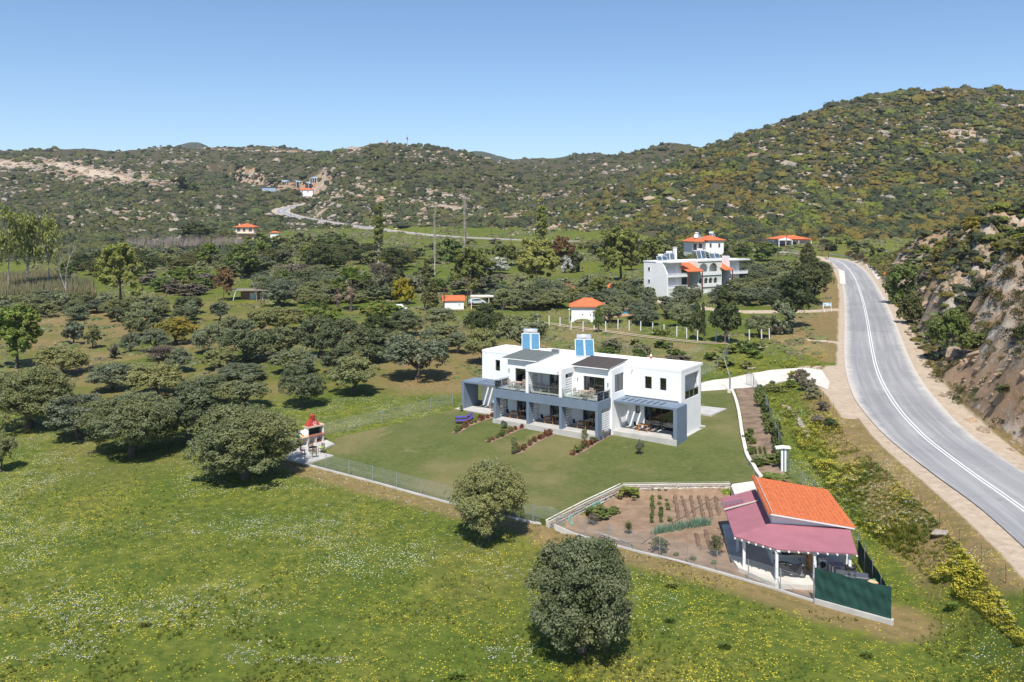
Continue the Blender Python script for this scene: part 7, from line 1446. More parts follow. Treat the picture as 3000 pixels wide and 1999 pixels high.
for nm_, pts in ():
    P_ = catmull([ground_at(*p) for p in pts], 6); P_[:, 2] = height(P_[:, 0], P_[:, 1])+1.6; ribbon(nm_, P_, [-3, 3] if nm_ == 'upper_road' else [-6, 0, 6], 0, M_PALE if nm_ == 'upper_road' else plain('pale_cut_earth', (.50, .38, .26), (.42, .35, .28), .05), label='short pale stretch of road on the far hillside' if nm_ == 'upper_road' else 'pale earth track cut into the left hillside')
# ------------------------------------------------------------------ the pool
PO = polyW([(1385, 718), (1475, 712), (1480, 718), (1398, 726)]); drape('pool_deck', polyW([(1378, 713), (1482, 706), (1492, 722), (1392, 733)]), plain('terracotta_paving', (.48, .27, .18), (.40, .23, .15), 2), .10, .7, label='terracotta paving round the swimming pool', thick=.3)
o = drape('swimming_pool', PO, plain('pool_water', (.02, .38, .55), (.03, .45, .62), 1.5, .08), .14, .8, kind=None); tag(o, 'bright blue swimming pool glimpsed between the olive trees', 'swimming pool')
# ------------------------------------------------------------------ palms
def palm(u, v, vtop, label, s=1.0):
    g = gd(u, v); H_ = (v-vtop)*D/2500*g[1]; r = random.Random(u); e = empty('palm_tree', tuple(g), 0, label, 'palm tree'); MB().tube([(0, 0, -.2), (.1, 0, H_*.4), (.0, 0, H_*.8)], [.35, .28, .26], 8).obj('trunk', M_BARK, e); f = MB(); dd = MB()
    fan = lambda mb, a, el, L_, z: mb.add(*_frond(a, el, L_, z, r))
    for k in range(60): fan(f, r.uniform(0, 6.28), r.uniform(-.05, 1.35), 2.5*s*r.uniform(.8, 1.1), H_*.82)
    for k in range(50): fan(dd, r.uniform(0, 6.28), r.uniform(-1.4, -.7), 1.7*s*r.uniform(.7, 1.1), H_*r.uniform(.5, .76))
    f.obj('green_frond', ML['bright'], e, kind='stuff'); dd.obj('dead_frond', plain('dead_fronds', (.30, .21, .14), (.16, .12, .09), 2.5, .9), e, kind='stuff', label='skirt of dry brown hanging fronds')
def _frond(a, el, L_, z, r):
    V, F = [], []; d = Vector((math.cos(a)*math.cos(el), math.sin(a)*math.cos(el), math.sin(el))); side = d.cross(Vector((0, 0, 1))).normalized(); tip = d*L_*.55
    for k in range(9):
        t = (k-4)/4; v = (d*math.cos(t*1.1)+side*math.sin(t*1.1))*L_*.5; v.z -= abs(t)*.2*L_*.3; e = tip+v; n = len(V); q = tip+v*.5; w = side*.045*L_; V += [tip+Vector((0, 0, z)), q+w+Vector((0, 0, z)), e+Vector((0, 0, z-.12*L_)), q-w+Vector((0, 0, z))]; F.append((n, n+1, n+2, n+3))
    n = len(V); w = side*.03; V += [Vector((0, 0, z))+w, tip+Vector((0, 0, z))+w, tip+Vector((0, 0, z))-w, Vector((0, 0, z))-w]; F.append((n, n+1, n+2, n+3)); return V, F
palm(806, 716, 622, 'taller fan palm with a skirt of dead fronds', 1.25); palm(776, 716, 648, 'shorter fan palm left of the taller one', .9)
def spiky(u, v, w, label, col='green', n=60):
    g = gd(u, v); s = D/2500*g[1]*w; r = random.Random(u); m = MB()
    for k in range(n):
        a = r.uniform(0, 6.28); el = r.uniform(.05, .8 if 'thistle' in label or 'plant clump' in label else 1.3); d = Vector((math.cos(a)*math.cos(el), math.sin(a)*math.cos(el), math.sin(el))); L_ = s*.5*r.uniform(.8, 1.1); sd = Vector((-math.sin(a), math.cos(a), 0))*.035*s; z = Vector((r.uniform(-.3, .3)*s, r.uniform(-.1, .1)*s, s*r.uniform(0, .25))); m.add([z-sd, z+d*L_*.6-sd, z+d*L_-Vector((0, 0, .1*L_)), z+d*L_*.6+sd, z+sd], [(0, 1, 2, 3, 4)])
    m.obj('thistle' if 'thistle' in label or 'plant clump' in label else ('agave' if 'agave' in label else 'yucca'), ML[col], None, label=label, loc=tuple(g), cat='plant')
spiky(1512, 770, 34, 'yucca clump behind the white posts, left of two', 'bright'); spiky(1530, 772, 30, 'yucca clump behind the white posts, right of two', 'bright'); spiky(745, 728, 34, 'agave clump below the palms', 'grey')
# ------------------------------------------------------------------ poles, masts, lamps, signs
def pole(u, vb, vt, label, cross=True, name='utility_pole', r=.13):
    g = ground_at(u, vb); h = (vb-vt)/2500*g[1]; e = empty(name, tuple(g), .3, label, 'utility pole'); MB().cyl((0, 0), r*1.15, -.5, h, 7, r*.8).obj('mast', M_BROWN, e)
    if cross: MB().box(-.9, .9, -.06, .06, h-.35, h-.22).obj('crossarm', M_BROWN, e)
    return Vector((g[0], g[1], g[2]+h-.2))
tops = [pole(*a) for a in [(852, 640, 603, 'utility pole on the inside of the far road bend'), (1049, 668, 645, 'short utility pole above the far road embankment'), (1219, 716, 680, 'utility pole in the meadow below the far road'), (1246, 690, 642, 'utility pole just left of the bare grey poplar'), (1312, 690, 630, 'utility pole between the bare poplar and the road'), (1439, 690, 626, 'utility pole at the foot of the middle hill'), (1497, 716, 640, 'utility pole left of the pale road cutting'), (2004, 722, 652, 'tall brown utility pole left of the orange-roofed house'), (2215, 738, 700, 'brown utility pole at the road guard rail'), (2304, 738, 688, 'brown utility pole in front of the veranda house'), (2279, 766, 735, 'short brown pole below the distant road'), (2409, 752, 700, 'brown utility pole at the road bend'), (2427, 758, 722, 'short brown pole right of the road bend'), (1370, 900, 812, 'brown pole beside the small orange-roofed house'), (1301, 908, 842, 'brown pole left of the small orange-roofed house')]]
def wire(a, b, sag, label='sagging overhead cable'):
    m = MB(); P = []; k = 14
    for i in range(k+1): t = i/k; p = Vector(a).lerp(Vector(b), t); p.z -= sag*4*t*(1-t); P.append(p)
    m.tube(P, .022, 3, False); m.obj('overhead_cable', M_FRAME, None, label=label, cat='cable')
wire(tops[7], tops[8], 2, 'cable between the pole by the orange-roofed house and the guard-rail pole'); wire(tops[8], tops[9], 1, 'cable towards the veranda house pole'); wire(tops[13], tops[14], .8, 'cable between the two poles by the small house'); wire(tops[0], tops[1], 3, 'cable along the far road embankment'); wire(tops[5], tops[6], 1.5, 'cable at the foot of the middle hill')
q = ground_at(1860, 890); wire(tops[13], Vector((q[0], q[1], q[2]+5)), 1.5, 'cable crossing the hotel garden')
def mast(u, vb, vt, lb):
    g = ground_at(u, vb+3); h = (vb-vt)/2500*g[1]+4; e = empty('radio_mast', (g[0], g[1], g[2]-2), 0, lb, 'mast'); MB().cyl((0, 0), .7, 0, h, 5, .25).obj('lattice', plain('pale_mast', (.5, .48, .48), None), e); MB().cyl((0, 0), .8, h*.6, h*.75, 6).obj('aerials', M_REDR, e)
mast(1134, 428, 408, 'shorter thin radio mast on the skyline'); mast(1193, 424, 396, 'taller thin radio mast on the skyline')
for u, vb, vt, lb in [(2269, 862, 826, 'globe garden lamp in the grove right of the hotel'), (2250, 880, 844, 'globe garden lamp left of and below the other right of the hotel'), (2235, 885, 852, 'globe garden lamp nearest the conifer'), (1771, 925, 887, 'globe garden lamp by the pool'), (1668, 948, 905, 'globe garden lamp at the corner of the pool building')]:
    g = ground_at(u, vb); h = (vb-vt)/2500*g[1]; e = empty('garden_lamp', tuple(g), 0, lb, 'lamp'); MB().cyl((0, 0), .05, 0, h-.2, 6).obj('post', M_WPAINT, e); V, F = ico(1); link('globe', npmesh('globe', V*.17, F, M_WPAINT, True), e, (0, 0, h-.15))
def signs():
    g = ground_at(2423, 914); e = empty('notice_board', tuple(g), .1, 'blue and white notice board on white legs beside the road entrance', 'sign'); MB().box(-.95, .95, -.03, .03, 1.2, 1.9).obj('board', plain('blue_white_board', (.62, .72, .80), (.12, .35, .60), .9, .6, lo=.45, hi=.52), e)
    for x in (-.95, .85): MB().box(x, x+.1, -.05, .05, 0, 2.0).obj('leg', M_WPAINT, e)
    MB().beam((-.9, 0, 1.2), (-.9, -.8, 0), .07, .07).obj('strut', M_WPAINT, e)
    g = ground_at(2592, 818); e = empty('road_sign', tuple(g), .2, 'orange triangular roadworks sign right of the road', 'sign'); MB().cyl((0, .04), .035, 0, 1.9, 6).obj('post', M_GALV, e); MB().wally([(-.55, 1.35), (.55, 1.35), (0, 2.25)], -.02, .0).obj('plate', plain('orange_plate', (.75, .25, .01), None), e)
    m = MB(); m.beam((.0, -.03, 1.5), (.1, -.03, 1.85), .06, .01); m.beam((.0, -.03, 1.5), (-.15, -.03, 1.5), .06, .01); m.obj('worker_symbol', M_BLACK, e)
    for u, v, lb in [(2452, 786, 'orange traffic cone left of the road, farther of two'), (2461, 790, 'orange traffic cone left of the road, nearer of two'), (2537, 778, 'orange traffic cone by the guard rail end, farther of two'), (2547, 784, 'orange traffic cone by the guard rail end, nearer of two')]:
        g = ground_at(u, v); e = empty('traffic_cone', tuple(g), 0, lb, 'traffic cone', 'cones at the roadworks'); MB().tube([(0, 0, .05), (0, 0, .8)], [.22, .05], 10).obj('cone', plain('cone_orange', (.75, .10, .03), None), e); MB().tube([(0, 0, .35), (0, 0, .52)], [.165, .13], 10).obj('band', M_WPAINT, e); MB().box(-.28, .28, -.28, .28, 0, .05).obj('foot', M_BLACK, e)
    for pts, lb in (([(2424, 748), (2450, 752), (2480, 757), (2510, 764), (2538, 774)], 'steel guard rail on the outside of the road bend'), ([(2212, 727), (2240, 729), (2280, 733), (2320, 739), (2345, 743)], 'steel guard rail along the distant road by the veranda house'), ([(905, 640), (985, 654), (1060, 665), (1140, 674)], 'steel guard rail along the far road')):
        P = [ground_at(*p) for p in pts]; e = empty('guard_rail', tuple(P[0]), 0, lb, 'guard rail'); m = MB()
        for a, b in zip(P[:-1], P[1:]): m.beam(tuple(a-P[0]+[0, 0, .65]), tuple(b-P[0]+[0, 0, .65]), .05, .32)
        m.obj('rail', M_GALV, e); pm = MB().box(-.05, .05, 0, .1, -.2, .75).mesh('post', M_GALV)
        for a, b in zip(P[:-1], P[1:]):
            for k in range(4): link('post', pm, e, tuple(a+(b-a)*k/4-P[0]))
    g = ground_at(2566, 790); e = empty('safety_net', tuple(g), 1.2, 'orange plastic safety netting at the end of the guard rail', 'barrier'); MB().box(-2, 2, 0, .03, .1, 1.0).obj('net', plain('orange_net', (.70, .28, .10), (.5, .35, .2), 3), e); pm = MB().box(-.03, .03, -.03, .03, 0, 1.2).mesh('stake', M_GALV)
    for x in (-2, 0, 2): link('stake', pm, e, (x, 0, 0))
    g = ground_at(*c4(1030, 1330)); e = empty('meter_pillar', tuple(g), -.1, 'white electricity meter pillar with T-shaped roof beside the planting bed', 'meter pillar'); k = 240*.287/2500*g[1]; m = MB()
    for x in (-.24, .06): MB().box(x, x+.17, -.13, .13, -.2, k).obj('column', M_WHITE, e)
    MB().wally([(-.75, k-.08), (-.1, k+.02), (.6, k-.02), (.6, k+.12), (-.1, k+.16), (-.75, k+.07)], -.3, .3).obj('roof_slab', M_WHITE, e); MB().box(.24, .45, -.1, .1, k*.6, k*.88).obj('meter_box', M_STEEL, e); MB().cyl((-.01, -.1), .025, 0, k, 6).obj('cable_pipe', M_GALV, e)
    g = ground_at(*c4(478, 530)); e = empty('gate', tuple(g), 1.0, 'grey metal gate posts with open gate leaf at the driveway', 'gate')
    for x in (0, .35): MB().cyl((x, 0), .06, -.2, 3.0 if x == 0 else 2.2, 8).obj('post', M_GALV, e)
    MB().beam((.3, 0, 1.8), (2.6, 1.6, 4.0), .07, .07).obj('brace', M_GALV, e); MB().box(-.2, .45, -.2, .2, -.3, .5).obj('footing', M_PALE, e)
    g = ground_at(*c4(720, 470)); e = empty('gate', tuple(g), 1.9, 'narrow grey gate leaf standing at the other side of the driveway', 'gate'); m = MB()
    for k in range(6): m.box(.3*k, .3*k+.05, -.02, .02, .1, 1.7)
    m.obj('bar', M_GALV, e, kind='stuff'); MB().box(-.05, 1.6, -.03, .03, 1.7, 1.76).obj('top_rail', M_GALV, e)
signs()
# ------------------------------------------------------------------ small plants: lawn, garden, beds, meadow
def lawn_pt(u, v):
    g = gd(u, v)
    for _ in range(3): z = lz(g[0], g[1]); Yv = 2500*(HC-z)/(v*D-650); g = np.array([(u*D-1500)/2500*Yv, Yv, z])
    return g
def lawn_plants():
    r = random.Random(11); k = 0
    rows = [[(1130, 958), (1100, 968), (1070, 980), (1045, 996)], [(1205, 982), (1180, 990), (1150, 1004), (1120, 1016)], [(1283, 992), (1260, 1001), (1225, 1017), (1195, 1038), (1180, 1043)], [(1405, 996), (1385, 1006), (1355, 1024), (1330, 1038), (1315, 1046)]]
    nm = ['leftmost row', 'second row from the left', 'third row from the left', 'rightmost row']
    for i, row in enumerate(rows):
        P = np.array([lawn_pt(*p) for p in row]); L_ = np.r_[0, np.cumsum(np.hypot(*np.diff(P[:, :2], axis=0).T))]; n = int(L_[-1]/.72)
        strip = offs(P, -.45)[:, :2].tolist()+offs(P, .45)[::-1, :2].tolist(); drape('flower_bed_soil', strip, M_SOIL, zf=lambda x, y: lawn_z(x, y)+.02, step=.4, label=f'narrow strip of bare soil under the red shrubs, {nm[i]}')
        for j in range(n+1):
            s = L_[-1]*j/n+r.uniform(-.15, .15); x, y = (float(np.interp(s, L_, P[:, q])) for q in (0, 1)); w = r.uniform(.42, .75)*(1.25 if i == 3 else 1)
            tree_w(x+r.uniform(-.1, .1), y, w, w*r.uniform(.8, 1.15), 'bush', 'red' if r.random() < .8 else 'green', f'small red-leaved bush, {nm[i]}, ' + ('end nearest the house' if j == 0 else 'end farthest from house' if j == n else 'house half' if j < n/2 else 'meadow half'), 'red-leaved bushes, '+nm[i], 'bush', cat='bush', z=lz(x, y), px=70)
    for u, v, w, vt, lb in [(1182, 1033, 17, 1003, 'young olive sapling at the third row of red bushes'), (1343, 1020, 18, 985, 'young olive sapling in the rightmost row of red bushes'), (1470, 1045, 20, 1010, 'young olive sapling alone on the right part of the lawn'), (1158, 985, 16, 966, 'young shrubby sapling by the terrace edge'), (1060, 945, 10, 930, 'tiny sapling at the left edge of the lawn')]:
        g = lawn_pt(u, v); s = D/2500*g[1]; tree_w(g[0], g[1], w*s, (v-vt)*s, 'olive', 'grey', lb, name='sapling', px=70, z=g[2])
    g = lawn_pt(1410, 997); e = empty('potted_plant', (g[0]-2.6, g[1]+.3, g[2]), 0, 'green plant in a terracotta pot at the balcony corner', 'potted plant'); MB().tube([(0, 0, 0), (0, 0, .35)], [.16, .24], 12).obj('pot', plain('terracotta_pot', (.5, .16, .07), None), e); t_, c_ = tpl('bush', 2, 1); o = link('foliage', crownmat(c_, 'green'), e, (0, 0, .3), None, (.6, .6, .75))
    g = lawn_pt(1413, 985); tree_w(g[0]+1.4, g[1]+.2, .7, .8, 'bush', 'grey', 'grey lavender-like bush beside the right porch', name='bush', cat='bush', z=g[2], px=70)
lawn_plants()
def tuft_tpl(seed, n=9, h=1.0, spread=.5, w=.07):
    r = np.random.default_rng(seed); V, F = [], []
    for k in range(n):
        a = r.uniform(0, 6.283); b = r.uniform(0, spread); x, y = b*math.cos(a)*.5, b*math.sin(a)*.5; l = r.uniform(.2, .7)*spread; hh = h*r.uniform(.6, 1.1); s = (math.cos(a+1.57)*w, math.sin(a+1.57)*w); i = len(V); V += [(x-s[0], y-s[1], 0), (x+s[0], y+s[1], 0), (x+l*math.cos(a), y+l*math.sin(a), hh)]; F.append((i, i+1, i+2))
    return np.array(V), np.array(F)
def flower_tpl(seed, n=7):
    r = np.random.default_rng(seed); V, F = [], []
    for k in range(n):
        c = r.normal(size=3)*[.5, .5, .12]+[0, 0, .8]; q = r.uniform(.09, .16); i = len(V); t = r.normal(size=2)*.3; V += [c+[q, 0, t[0]*q], c+[0, q, t[1]*q], c+[-q, 0, -t[0]*q], c+[0, -q, -t[1]*q]]; F += [(i, i+1, i+2), (i, i+2, i+3)]
    return np.array(V), np.array(F)
def pix_scatter(n, u0, u1, v0, v1, ok, seed=1, flat=True):
    r = np.random.default_rng(seed); u = r.uniform(u0*D, u1*D, n); v = v0*D+(v1-v0)*D*r.random(n)**.8; Y = 2500*(HC+2)/(v-650)
    for _ in range(4): Z = height((u-1500)/2500*Y, Y); Y = 2500*(HC-Z)/(v-650)
    X = (u-1500)/2500*Y; m = ok(X, Y) & (Y > 30) & (Y < 130); return X[m], Y[m], height(X[m], Y[m])
def not_built(X, Y):
    m = ~inside(X, Y, LAWN) & ~inside(X, Y, GARDEN) & ~inside(X, Y, BED) & ~inside(X, Y, DRIVE) & ~inside(X, Y, PAT); m &= line_dist(X, Y, ROAD)[0] > 6.5; m &= ~inside(X, Y, [(15, 55), (23, 50.8), (25.2, 67), (16, 68)]); m &= line_dist(X, Y, FL)[0] > .4; m &= line_dist(X, Y, np.array([SA, SB]))[0] > .3; return m
M_TUFT = leaf_mat('meadow_grass', (.075, .115, .012), (.15, .17, .025), (.19, .165, .05), .45, .35); M_FW = plain('white_flower', (.72, .71, .62), None, 5, .8); M_FY = plain('yellow_flower', (.62, .52, .04), (.52, .46, .05), 5, .8)
def meadow():
    X, Y, Z = pix_scatter(15000, -60, 2400, 1040, 1640, lambda x, y: not_built(x, y) & (vnoise(x/2.2, y/2.2, 5) > .36)); s = RNG.uniform(.08, .20, len(X))*(.5+1.0*vnoise(X/6, Y/6, 9)); scatter('meadow_grass', [tuft_tpl(k) for k in range(6)], np.stack([X, Y, Z], 1), np.stack([s*1.3, s*1.3, s], 1), M_TUFT, 'long grass of the meadow')
    X, Y, Z = pix_scatter(4200, -60, 1300, 1000, 1640, lambda x, y: not_built(x, y) & (vnoise(x/5+3, y/3.5, 81) > .56) & (y > 47)); s = RNG.uniform(.10, .24, len(X)); scatter('white_flowers', [flower_tpl(k) for k in range(5)], np.stack([X, Y, Z], 1), np.stack([s, s, s*.5], 1), M_FW, 'white daisies scattered over the meadow')
    X, Y, Z = pix_scatter(9000, -60, 2400, 1040, 1640, lambda x, y: not_built(x, y) & (vnoise(x/4, y/3, 83) > .5)); s = RNG.uniform(.08, .22, len(X)); scatter('yellow_flowers', [flower_tpl(k+9) for k in range(5)], np.stack([X, Y, Z], 1), np.stack([s, s, s*.6], 1), M_FY, 'yellow flowers scattered over the meadow')
    ok = lambda x, y: not_built(x, y) & (np.maximum(inside(x, y, YEL[0]), inside(x, y, YEL[1]))) & (vnoise(x/3, y/3, 87)*.6+vnoise(x/1.1, y/1.1, 88)*.4 > .25)
    X, Y, Z = pix_scatter(30000, 1640, 2400, 790, 1500, ok, 3); s = RNG.uniform(.2, .5, len(X))*(.35+1.1*vnoise(X/2.2, Y/2.2, 9)); scatter('tall_weeds', [tuft_tpl(k+20, 14, 1, .8, .06) for k in range(6)], np.stack([X, Y, Z-.02], 1), np.stack([s, s, s*.8], 1), leaf_mat('tall_weeds', (.10, .145, .015), (.20, .205, .03), (.26, .235, .03), .45, .3), 'tall green weeds on the road embankment')
    j = RNG.random(len(X)) < .7*sstep(.28, .58, vnoise(X/4, Y/4, 87)); k_ = ~j & (RNG.random(len(X)) < .2*(vnoise(X/4, Y/4, 99) > .5)); f = lambda m: np.stack([X[m], Y[m], Z[m]+s[m]*.55], 1)
    scatter('yellow_flowers', [flower_tpl(k+30, 12) for k in range(5)], f(j), np.stack([s[j]*.5]*3, 1), M_FY, 'dense yellow blossoms on the weeds of the road embankment'); scatter('white_flowers', [flower_tpl(k+40, 10) for k in range(5)], f(k_), np.stack([s[k_]*.36]*3, 1), M_FW, 'white blossoms on the weeds of the road embankment')
    X, Y, Z = pix_scatter(900, 0, 1240, 1000, 1100, lambda x, y: not_built(x, y), 8)
meadow()
def garden():
    r = random.Random(4); G = lambda x, y: (1300+x*.3612, 1150+y*.3612); gp = lambda x, y: ground_at(*G(x, y)); X0 = []
    # crop rows: three planted, the others only furrows
    for i, (a, b) in enumerate([((1690, 800), (1690, 1065)), ((1748, 808), (1765, 1060)), ((1805, 815), (1835, 1055))]):
        p, q = gp(*a), gp(*b); e = empty('crop_row', tuple(p), 0, f'row of young green vegetable plants, {["first", "second", "third"][i]} row from the left', 'crop row'); t_, c_ = tpl('bush', 2, i)
        for k in range(15):
            if r.random() < (.12 if i == 0 else .3): continue
            s = p+(q-p)*k/14; w = r.uniform(.28, .5); link('plant', crownmat(c_, 'green'), e, (s[0]-p[0]+r.uniform(-.05, .05), s[1]-p[1], hgt(s[0], s[1])+.05-p[2]), (0, 0, r.uniform(0, 6)), (w, w, w*.8))
    for i, (a, b) in enumerate([((1870, 810), (1905, 1040)), ((1930, 835), (1985, 1040)), ((2000, 812), (2040, 1040)), ((2065, 830), (2110, 1040)), ((2130, 850), (2175, 1040)), ((2200, 830), (2235, 1010)), ((2045, 1150), (2085, 1290)), ((2120, 1120), (2165, 1290))]):
        p, q = gp(*a), gp(*b); m = MB(); n = 16; P = [tuple((p+(q-p)*k/n)+[r.uniform(-.06, .06), 0, 0]) for k in range(n+1)]; P = [(x-p[0], y-p[1], hgt(x, y)+.0-p[2]) for x, y, z in P]; m.tube(P, [.0+.19*(1 if 0 < k < n else .3)*r.uniform(.7, 1.2) for k in range(n+1)], 6); m.obj('furrow_ridge', plain('ridge_soil', (.125, .08, .05), (.19, .125, .08), 3, .95), None, label='dark ridge of tilled soil in the vegetable garden', loc=tuple(p), kind='structure')  # ridges coloured darker than the garden soil around them
    p, q = gp(1700, 1150), gp(2150, 1075); V0 = [tuft_tpl(k, 8, 1, .7, .09) for k in range(5)]; n = 130; t = RNG.random(n); P = p[None]*(1-t[:, None])+q[None]*t[:, None]; P[:, 1] += RNG.uniform(-.35, .35, n); P[:, 0] += RNG.uniform(-.15, .15, n); P[:, 2] = height(P[:, 0], P[:, 1])+.03; s = RNG.uniform(.45, .75, n)
    M_LEEK = plain('leek_leaves', (.11, .20, .13), (.16, .25, .17), 3, .6); scatter('leeks', V0, P, np.stack([s*.7, s*.7, s], 1), M_LEEK, 'broad row of blue-green leeks across the garden')
    P = [gp(*a) for a in [(1270, 900), (1180, 940), (1080, 990), (1030, 1025), (1015, 1045), (1030, 1070), (1052, 1080)]]; P = catmull([(x, y, hgt(x, y)+.1) for x, y, z in P], 4); MB().tube([tuple(a) for a in P], .07, 8).obj('garden_hose', plain('turquoise_hose', (.03, .42, .30), None, 3, .4), None, True, 'thick turquoise hose lying in the garden below the stone wall', cat='hose')
    for (a, b, lb, mt) in [((1290, 888), (1390, 840), 'dark pipe lying below the stone wall', M_FRAME), ((1575, 795), (1840, 788), 'long pale plank lying along the foot of the wall', M_PALE), ((1990, 784), (2225, 788), 'second long pale plank along the foot of the wall', M_PALE), ((1600, 1240), (2240, 780), 'black irrigation hose running diagonally across the garden', M_FRAME)]:
        p, q = gp(*a), gp(*b); m = MB(); n = 20; m.tube([(p[0]+(q[0]-p[0])*k/n, p[1]+(q[1]-p[1])*k/n+.05*math.sin(k), hgt(p[0]+(q[0]-p[0])*k/n, p[1]+(q[1]-p[1])*k/n)+.07) for k in range(n+1)], .022 if 'hose' in lb else .05, 5, False); m.obj('irrigation_hose' if 'hose' in lb else ('plank' if 'plank' in lb else 'pipe'), mt, None, label=lb, cat='hose' if 'hose' in lb else ('plank' if 'plank' in lb else 'pipe'))
    for (x, y, L_, lb) in [((1215, 1590), 0, 0, 0)][:0]: pass
    e = empty('cane_pile', tuple(gp(1400, 1215)), 0, 'pile of pale dry canes lying along the garden fence', 'cane pile'); p = gp(1215, 1150); q = gp(1600, 1280); c = (p+q)/2; e.location = c; m = MB(); d = (q-p)
    for k in range(34): a = (-.5+r.uniform(0, .45)); b = a+r.uniform(.3, .55); j = Vector((r.uniform(-.12, .12), r.uniform(-.3, .3), r.uniform(.03, .22))); m.tube([Vector(d*a)+j, Vector(d*b)+j+Vector((0, r.uniform(-.15, .15), r.uniform(-.03, .05)))], .022, 4)
    m.obj('cane', plain('dry_cane', (.42, .36, .30), (.28, .24, .20), 3), e, kind='stuff')
    for x, y, w, h, kd, lf, lb in [(1480, 850, 5.6, 1.5, 'bush', 'bright', 'bright green mound of parsley-like plants at the wall corner'), (1250, 1020, 4.4, 1.9, 'bush', 'green', 'green bean-like bush in the left part of the garden'), (1375, 990, 2.6, 1.1, 'bush', 'green', 'low green clump right of the bean-like bush'), (1205, 1075, 2.2, 1.6, 'twiggy', 'brown', 'bare twiggy shrub in the left corner of the garden'),
                               (1500, 1150, 1.7, 2.0, 'twiggy', 'olive', 'thin sapling above the canes in the garden'), (1755, 1300, 2.9, 2.1, 'bush', 'dark', 'dark rounded bush at the garden fence'), (2210, 1335, 2.6, 3.0, 'twiggy', 'olive', 'airy young olive beside the shed canopy'), (1885, 1330, .9, .5, 'bush', 'green', 'small green plant near the garden fence, left of three'), (2020, 1360, 1.1, .5, 'bush', 'olive', 'small dry plant near the garden fence, middle of three'), (2190, 1395, 1.0, .5, 'bush', 'bright', 'small green plant near the garden fence, right of three')]:
        g = gp(x, y); tree_w(g[0], g[1], w*.5, h*.55, kd, lf, lb, name='bush', cat='bush', px=70, z=hgt(g[0], g[1])+.03)
    for u, v, w, lb in [(1545, 1350, 1.7, 'thistle clump in the meadow below the garden fence'), (1665, 1490, 1.8, 'grey-green thistle clump near the bottom right of the meadow'), (1540, 1430, 1.5, 'thistle clump right of the largest olive tree'), (1990, 1510, 1.8, 'thistle clump near the bottom right corner'), (330, 1440, 1.6, 'grey thistle clump in the lower left meadow'), (1050, 1560, 2.2, 'grey plant clump at the bottom edge'), (2190, 1400, 2.0, 'green thistle below the yellow embankment')]:
        spiky(u, v, w*16, lb, 'bright', 170)
    # bed beside the pale wall
    for x, y, w, h, lf, lb in [(665, 1020, 1.1, .9, 'green', 'leafy plant at the wall in the planting bed'), (715, 1050, .9, .7, 'bright', 'small bright plant in the planting bed'), (690, 950, .8, .7, 'green', 'upright plant by the pale wall'), (700, 1160, .9, .9, 'green', 'bushy plant at the bend of the pale wall'), (880, 1235, 2.2, .8, 'green', 'broad green herb patch in the planting bed'), (800, 1250, 1.8, .9, 'grey', 'grey-green artichoke-like plant in the planting bed'), (760, 1280, 1.3, .8, 'green', 'green plant below the artichoke-like one'), (930, 1405, 2.4, .45, 'green', 'rectangular green strawberry patch, left half'), (990, 1420, 2.0, .45, 'green', 'rectangular green strawberry patch, right half'), (860, 1395, 1.6, .4, 'bright', 'rectangular green strawberry patch, near the roof')]:
        g = ground_at(*c4(x, y)); tree_w(g[0], g[1], w, h, 'bush', lf, lb, name='garden_plant', cat='plant', px=70)
    e = empty('seedling_rows', tuple(ground_at(*c4(770, 1130))), 0, 'three short rows of seedlings in the planting bed', 'seedlings'); t_, c_ = tpl('bush', 2, 1)
    for i in range(3):
        for k in range(5): g = ground_at(*c4(735+i*48+k*3, 1105+k*13)); link('seedling', crownmat(c_, 'green'), e, (g[0]-e.location.x, g[1]-e.location.y, g[2]-e.location.z+.05), None, (.3, .3, .3))
    for k, (x, y, w, h, lf) in enumerate([(790, 590, 1.6, 1.8, 'green'), (810, 650, 1.7, 2.0, 'green'), (850, 780, 1.4, 1.7, 'dark'), (890, 900, 1.2, 1.5, 'green'), (930, 930, 1.6, 1.8, 'green'), (960, 1030, 1.3, 1.6, 'dark'), (975, 1130, 1.2, 1.5, 'green'), (985, 1230, 1.1, 1.5, 'green'), (870, 840, 1.2, 1.5, 'green'), (790, 540, 1.3, 1.6, 'green')]):
        g = ground_at(*c4(x, y+20)); tree_w(g[0], g[1], w, h, 'bush', lf, f'{"tall" if h > 1.7 else "low"} {"dark" if lf == "dark" else "green"} climber on the planting bed fence, {["topmost", "second from the top", "at the first fence bend", "middle", "just below the middle", "third from the bottom", "second from the bottom", "bottom", "above the middle", "at the gate"][k]}', 'climbers on the planting bed fence', 'hedge_plant', cat='hedge', px=70)
    for x, y, w, h, lf, lb in [(1215, 420, 2.2, 1.8, 'brown', 'purplish-grey leafless shrub on the bank, upper of three'), (1270, 500, 2.4, 1.8, 'brown', 'purplish-grey leafless shrub on the bank, middle of three'), (1325, 590, 2.0, 1.6, 'brown', 'purplish-grey leafless shrub on the bank, lower of three'), (1140, 390, 1.8, 1.2, 'yellow', 'yellow-green shrub beside the leafless shrubs'), (1110, 470, 1.8, 1.1, 'bright', 'bright green shrub on the bank behind the planting bed'), (890, 510, 1.6, 1.0, 'green', 'round green bush beside the driveway'), (915, 445, .9, .6, 'green', 'small green bush at the driveway kerb'), (1000, 520, 1.8, 1.0, 'green', 'green bush on the bank right of the round one'), (1435, 710, 1.5, 1.1, 'brown', 'small leafless bush near the road fence'), (1520, 890, 1.8, 1.1, 'dark', 'dark bush near the road fence'), (1380, 840, 1.5, .9, 'brown', 'brownish bush on the bank')]:
        g = ground_at(*c4(x, y)); tree_w(g[0], g[1], w, h, 'bush', lf, lb, name='shrub', cat='shrub', px=70)
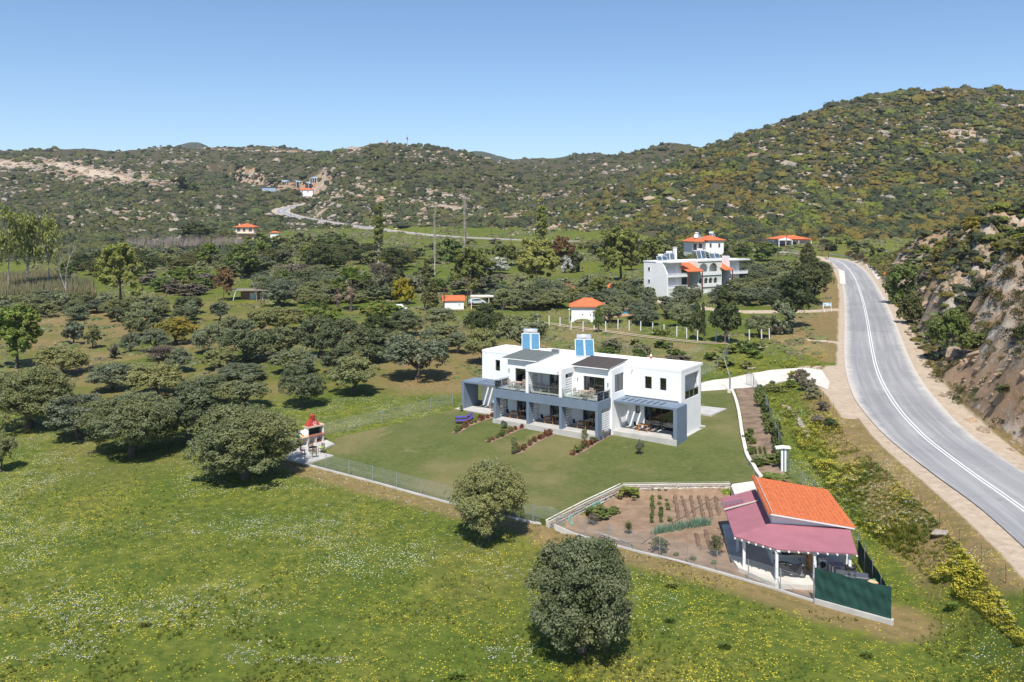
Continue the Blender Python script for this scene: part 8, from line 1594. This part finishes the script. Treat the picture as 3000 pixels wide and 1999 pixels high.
    for k, (u, v, w) in enumerate([(2510, 768, 4), (2525, 770, 4), (2540, 775, 3), (2487, 760, 3)]):
        g = ground_at(u, v); tree_w(g[0]+1, g[1]+4, w, w*.8, 'twiggy', 'red', 'dried-out reddish cut branches behind the guard rail', 'dead reddish branches behind the guard rail', 'dead_shrub', cat='shrub', px=70)
    for x, y, s, lb in [(2165*D, 1230*D, .7, 'pale boulder on the embankment among the yellow flowers'), (c4(700, 285)[0], c4(700, 285)[1], .7, 'pale boulder on the weedy mound by the driveway')]:
        g = ground_at(x, y); V, F = rock_tpl(4); tag(link('boulder', npmesh('boulder', V*[s, s*.6, s*.6], F, M_ROCK), None, tuple(g)), lb, 'boulder')
    P = [ground_at(*c4(*p)) for p in [(1040, 660), (1110, 720), (1180, 800), (1230, 880), (1285, 975)]]; e = empty('stone_row', tuple(P[0]), 0, 'rough line of pale stones on the bank behind the planting bed', 'stone row'); Q = catmull(P, 8); ms = [npmesh('stone', rock_tpl(k)[0], rock_tpl(k)[1], M_ROCK) for k in range(4)]
    for q in Q: s = r.uniform(.14, .3); link('stone', ms[r.randrange(4)], e, (q[0]-P[0][0]+r.uniform(-.2, .2), q[1]-P[0][1], hgt(q[0], q[1])+.02-P[0][2]), (0, 0, r.uniform(0, 6)), (s*1.3, s, s*.7))
garden()
# ------------------------------------------------------------------ reeds and thin woods
build_valley_cover()
def reeds():
    P = polyW([(0, 652), (95, 640), (150, 655), (210, 662), (215, 690), (100, 692), (0, 700)]); lo, hi = P.min(0), P.max(0); x = RNG.uniform(lo[0], hi[0], 9000); y = RNG.uniform(lo[1], hi[1], 9000); m = inside(x, y, P); x, y = x[m], y[m]; s = RNG.uniform(2.2, 3.6, len(x))
    M_REED = plain('reeds', (.25, .20, .105), (.13, .14, .06), .12, .9); scatter('reeds', [tuft_tpl(k, 7, 1, .3, .045) for k in range(5)], np.stack([x, y, height(x, y)], 1), np.stack([s, s, s], 1), M_REED, 'tall reed bed at the left edge of the valley')
    P = polyW([(290, 566), (420, 560), (560, 562), (560, 571), (300, 575)]); lo, hi = P.min(0), P.max(0); x = RNG.uniform(lo[0], hi[0], 520); y = RNG.uniform(lo[1], hi[1], 520); m = inside(x, y, P); x, y = x[m], y[m]; s = RNG.uniform(2.5, 6.5, len(x))
    V0 = []
    for k in range(4): t, f = tuft_tpl(k+60, 9, 1, .35, .012); V0.append((t, f))
    scatter('bare_thicket', V0, np.stack([x, y, height(x, y)], 1), np.stack([s, s, s], 1), plain('grey_twigs', (.33, .27, .23), (.22, .18, .15), .3), 'row of thin leafless trees at the foot of the left hill')
reeds()

# ------------------------------------------------------------------ the air
def air():
    m = bpy.data.materials.new('haze'); m.use_nodes = True; nt = m.node_tree; nt.nodes.clear(); o = nt.nodes.new('ShaderNodeOutputMaterial'); v = nt.nodes.new('ShaderNodeVolumePrincipled')
    v.inputs['Color'].default_value = (.80, .88, 1, 1); v.inputs['Density'].default_value = .00009; v.inputs['Anisotropy'].default_value = .2; nt.links.new(v.outputs[0], o.inputs['Volume'])
    MB().box(-7600, 7600, -200, 7500, -60, 330).obj('haze', m, None, label='thin bluish haze over the valley', kind='stuff')
air()
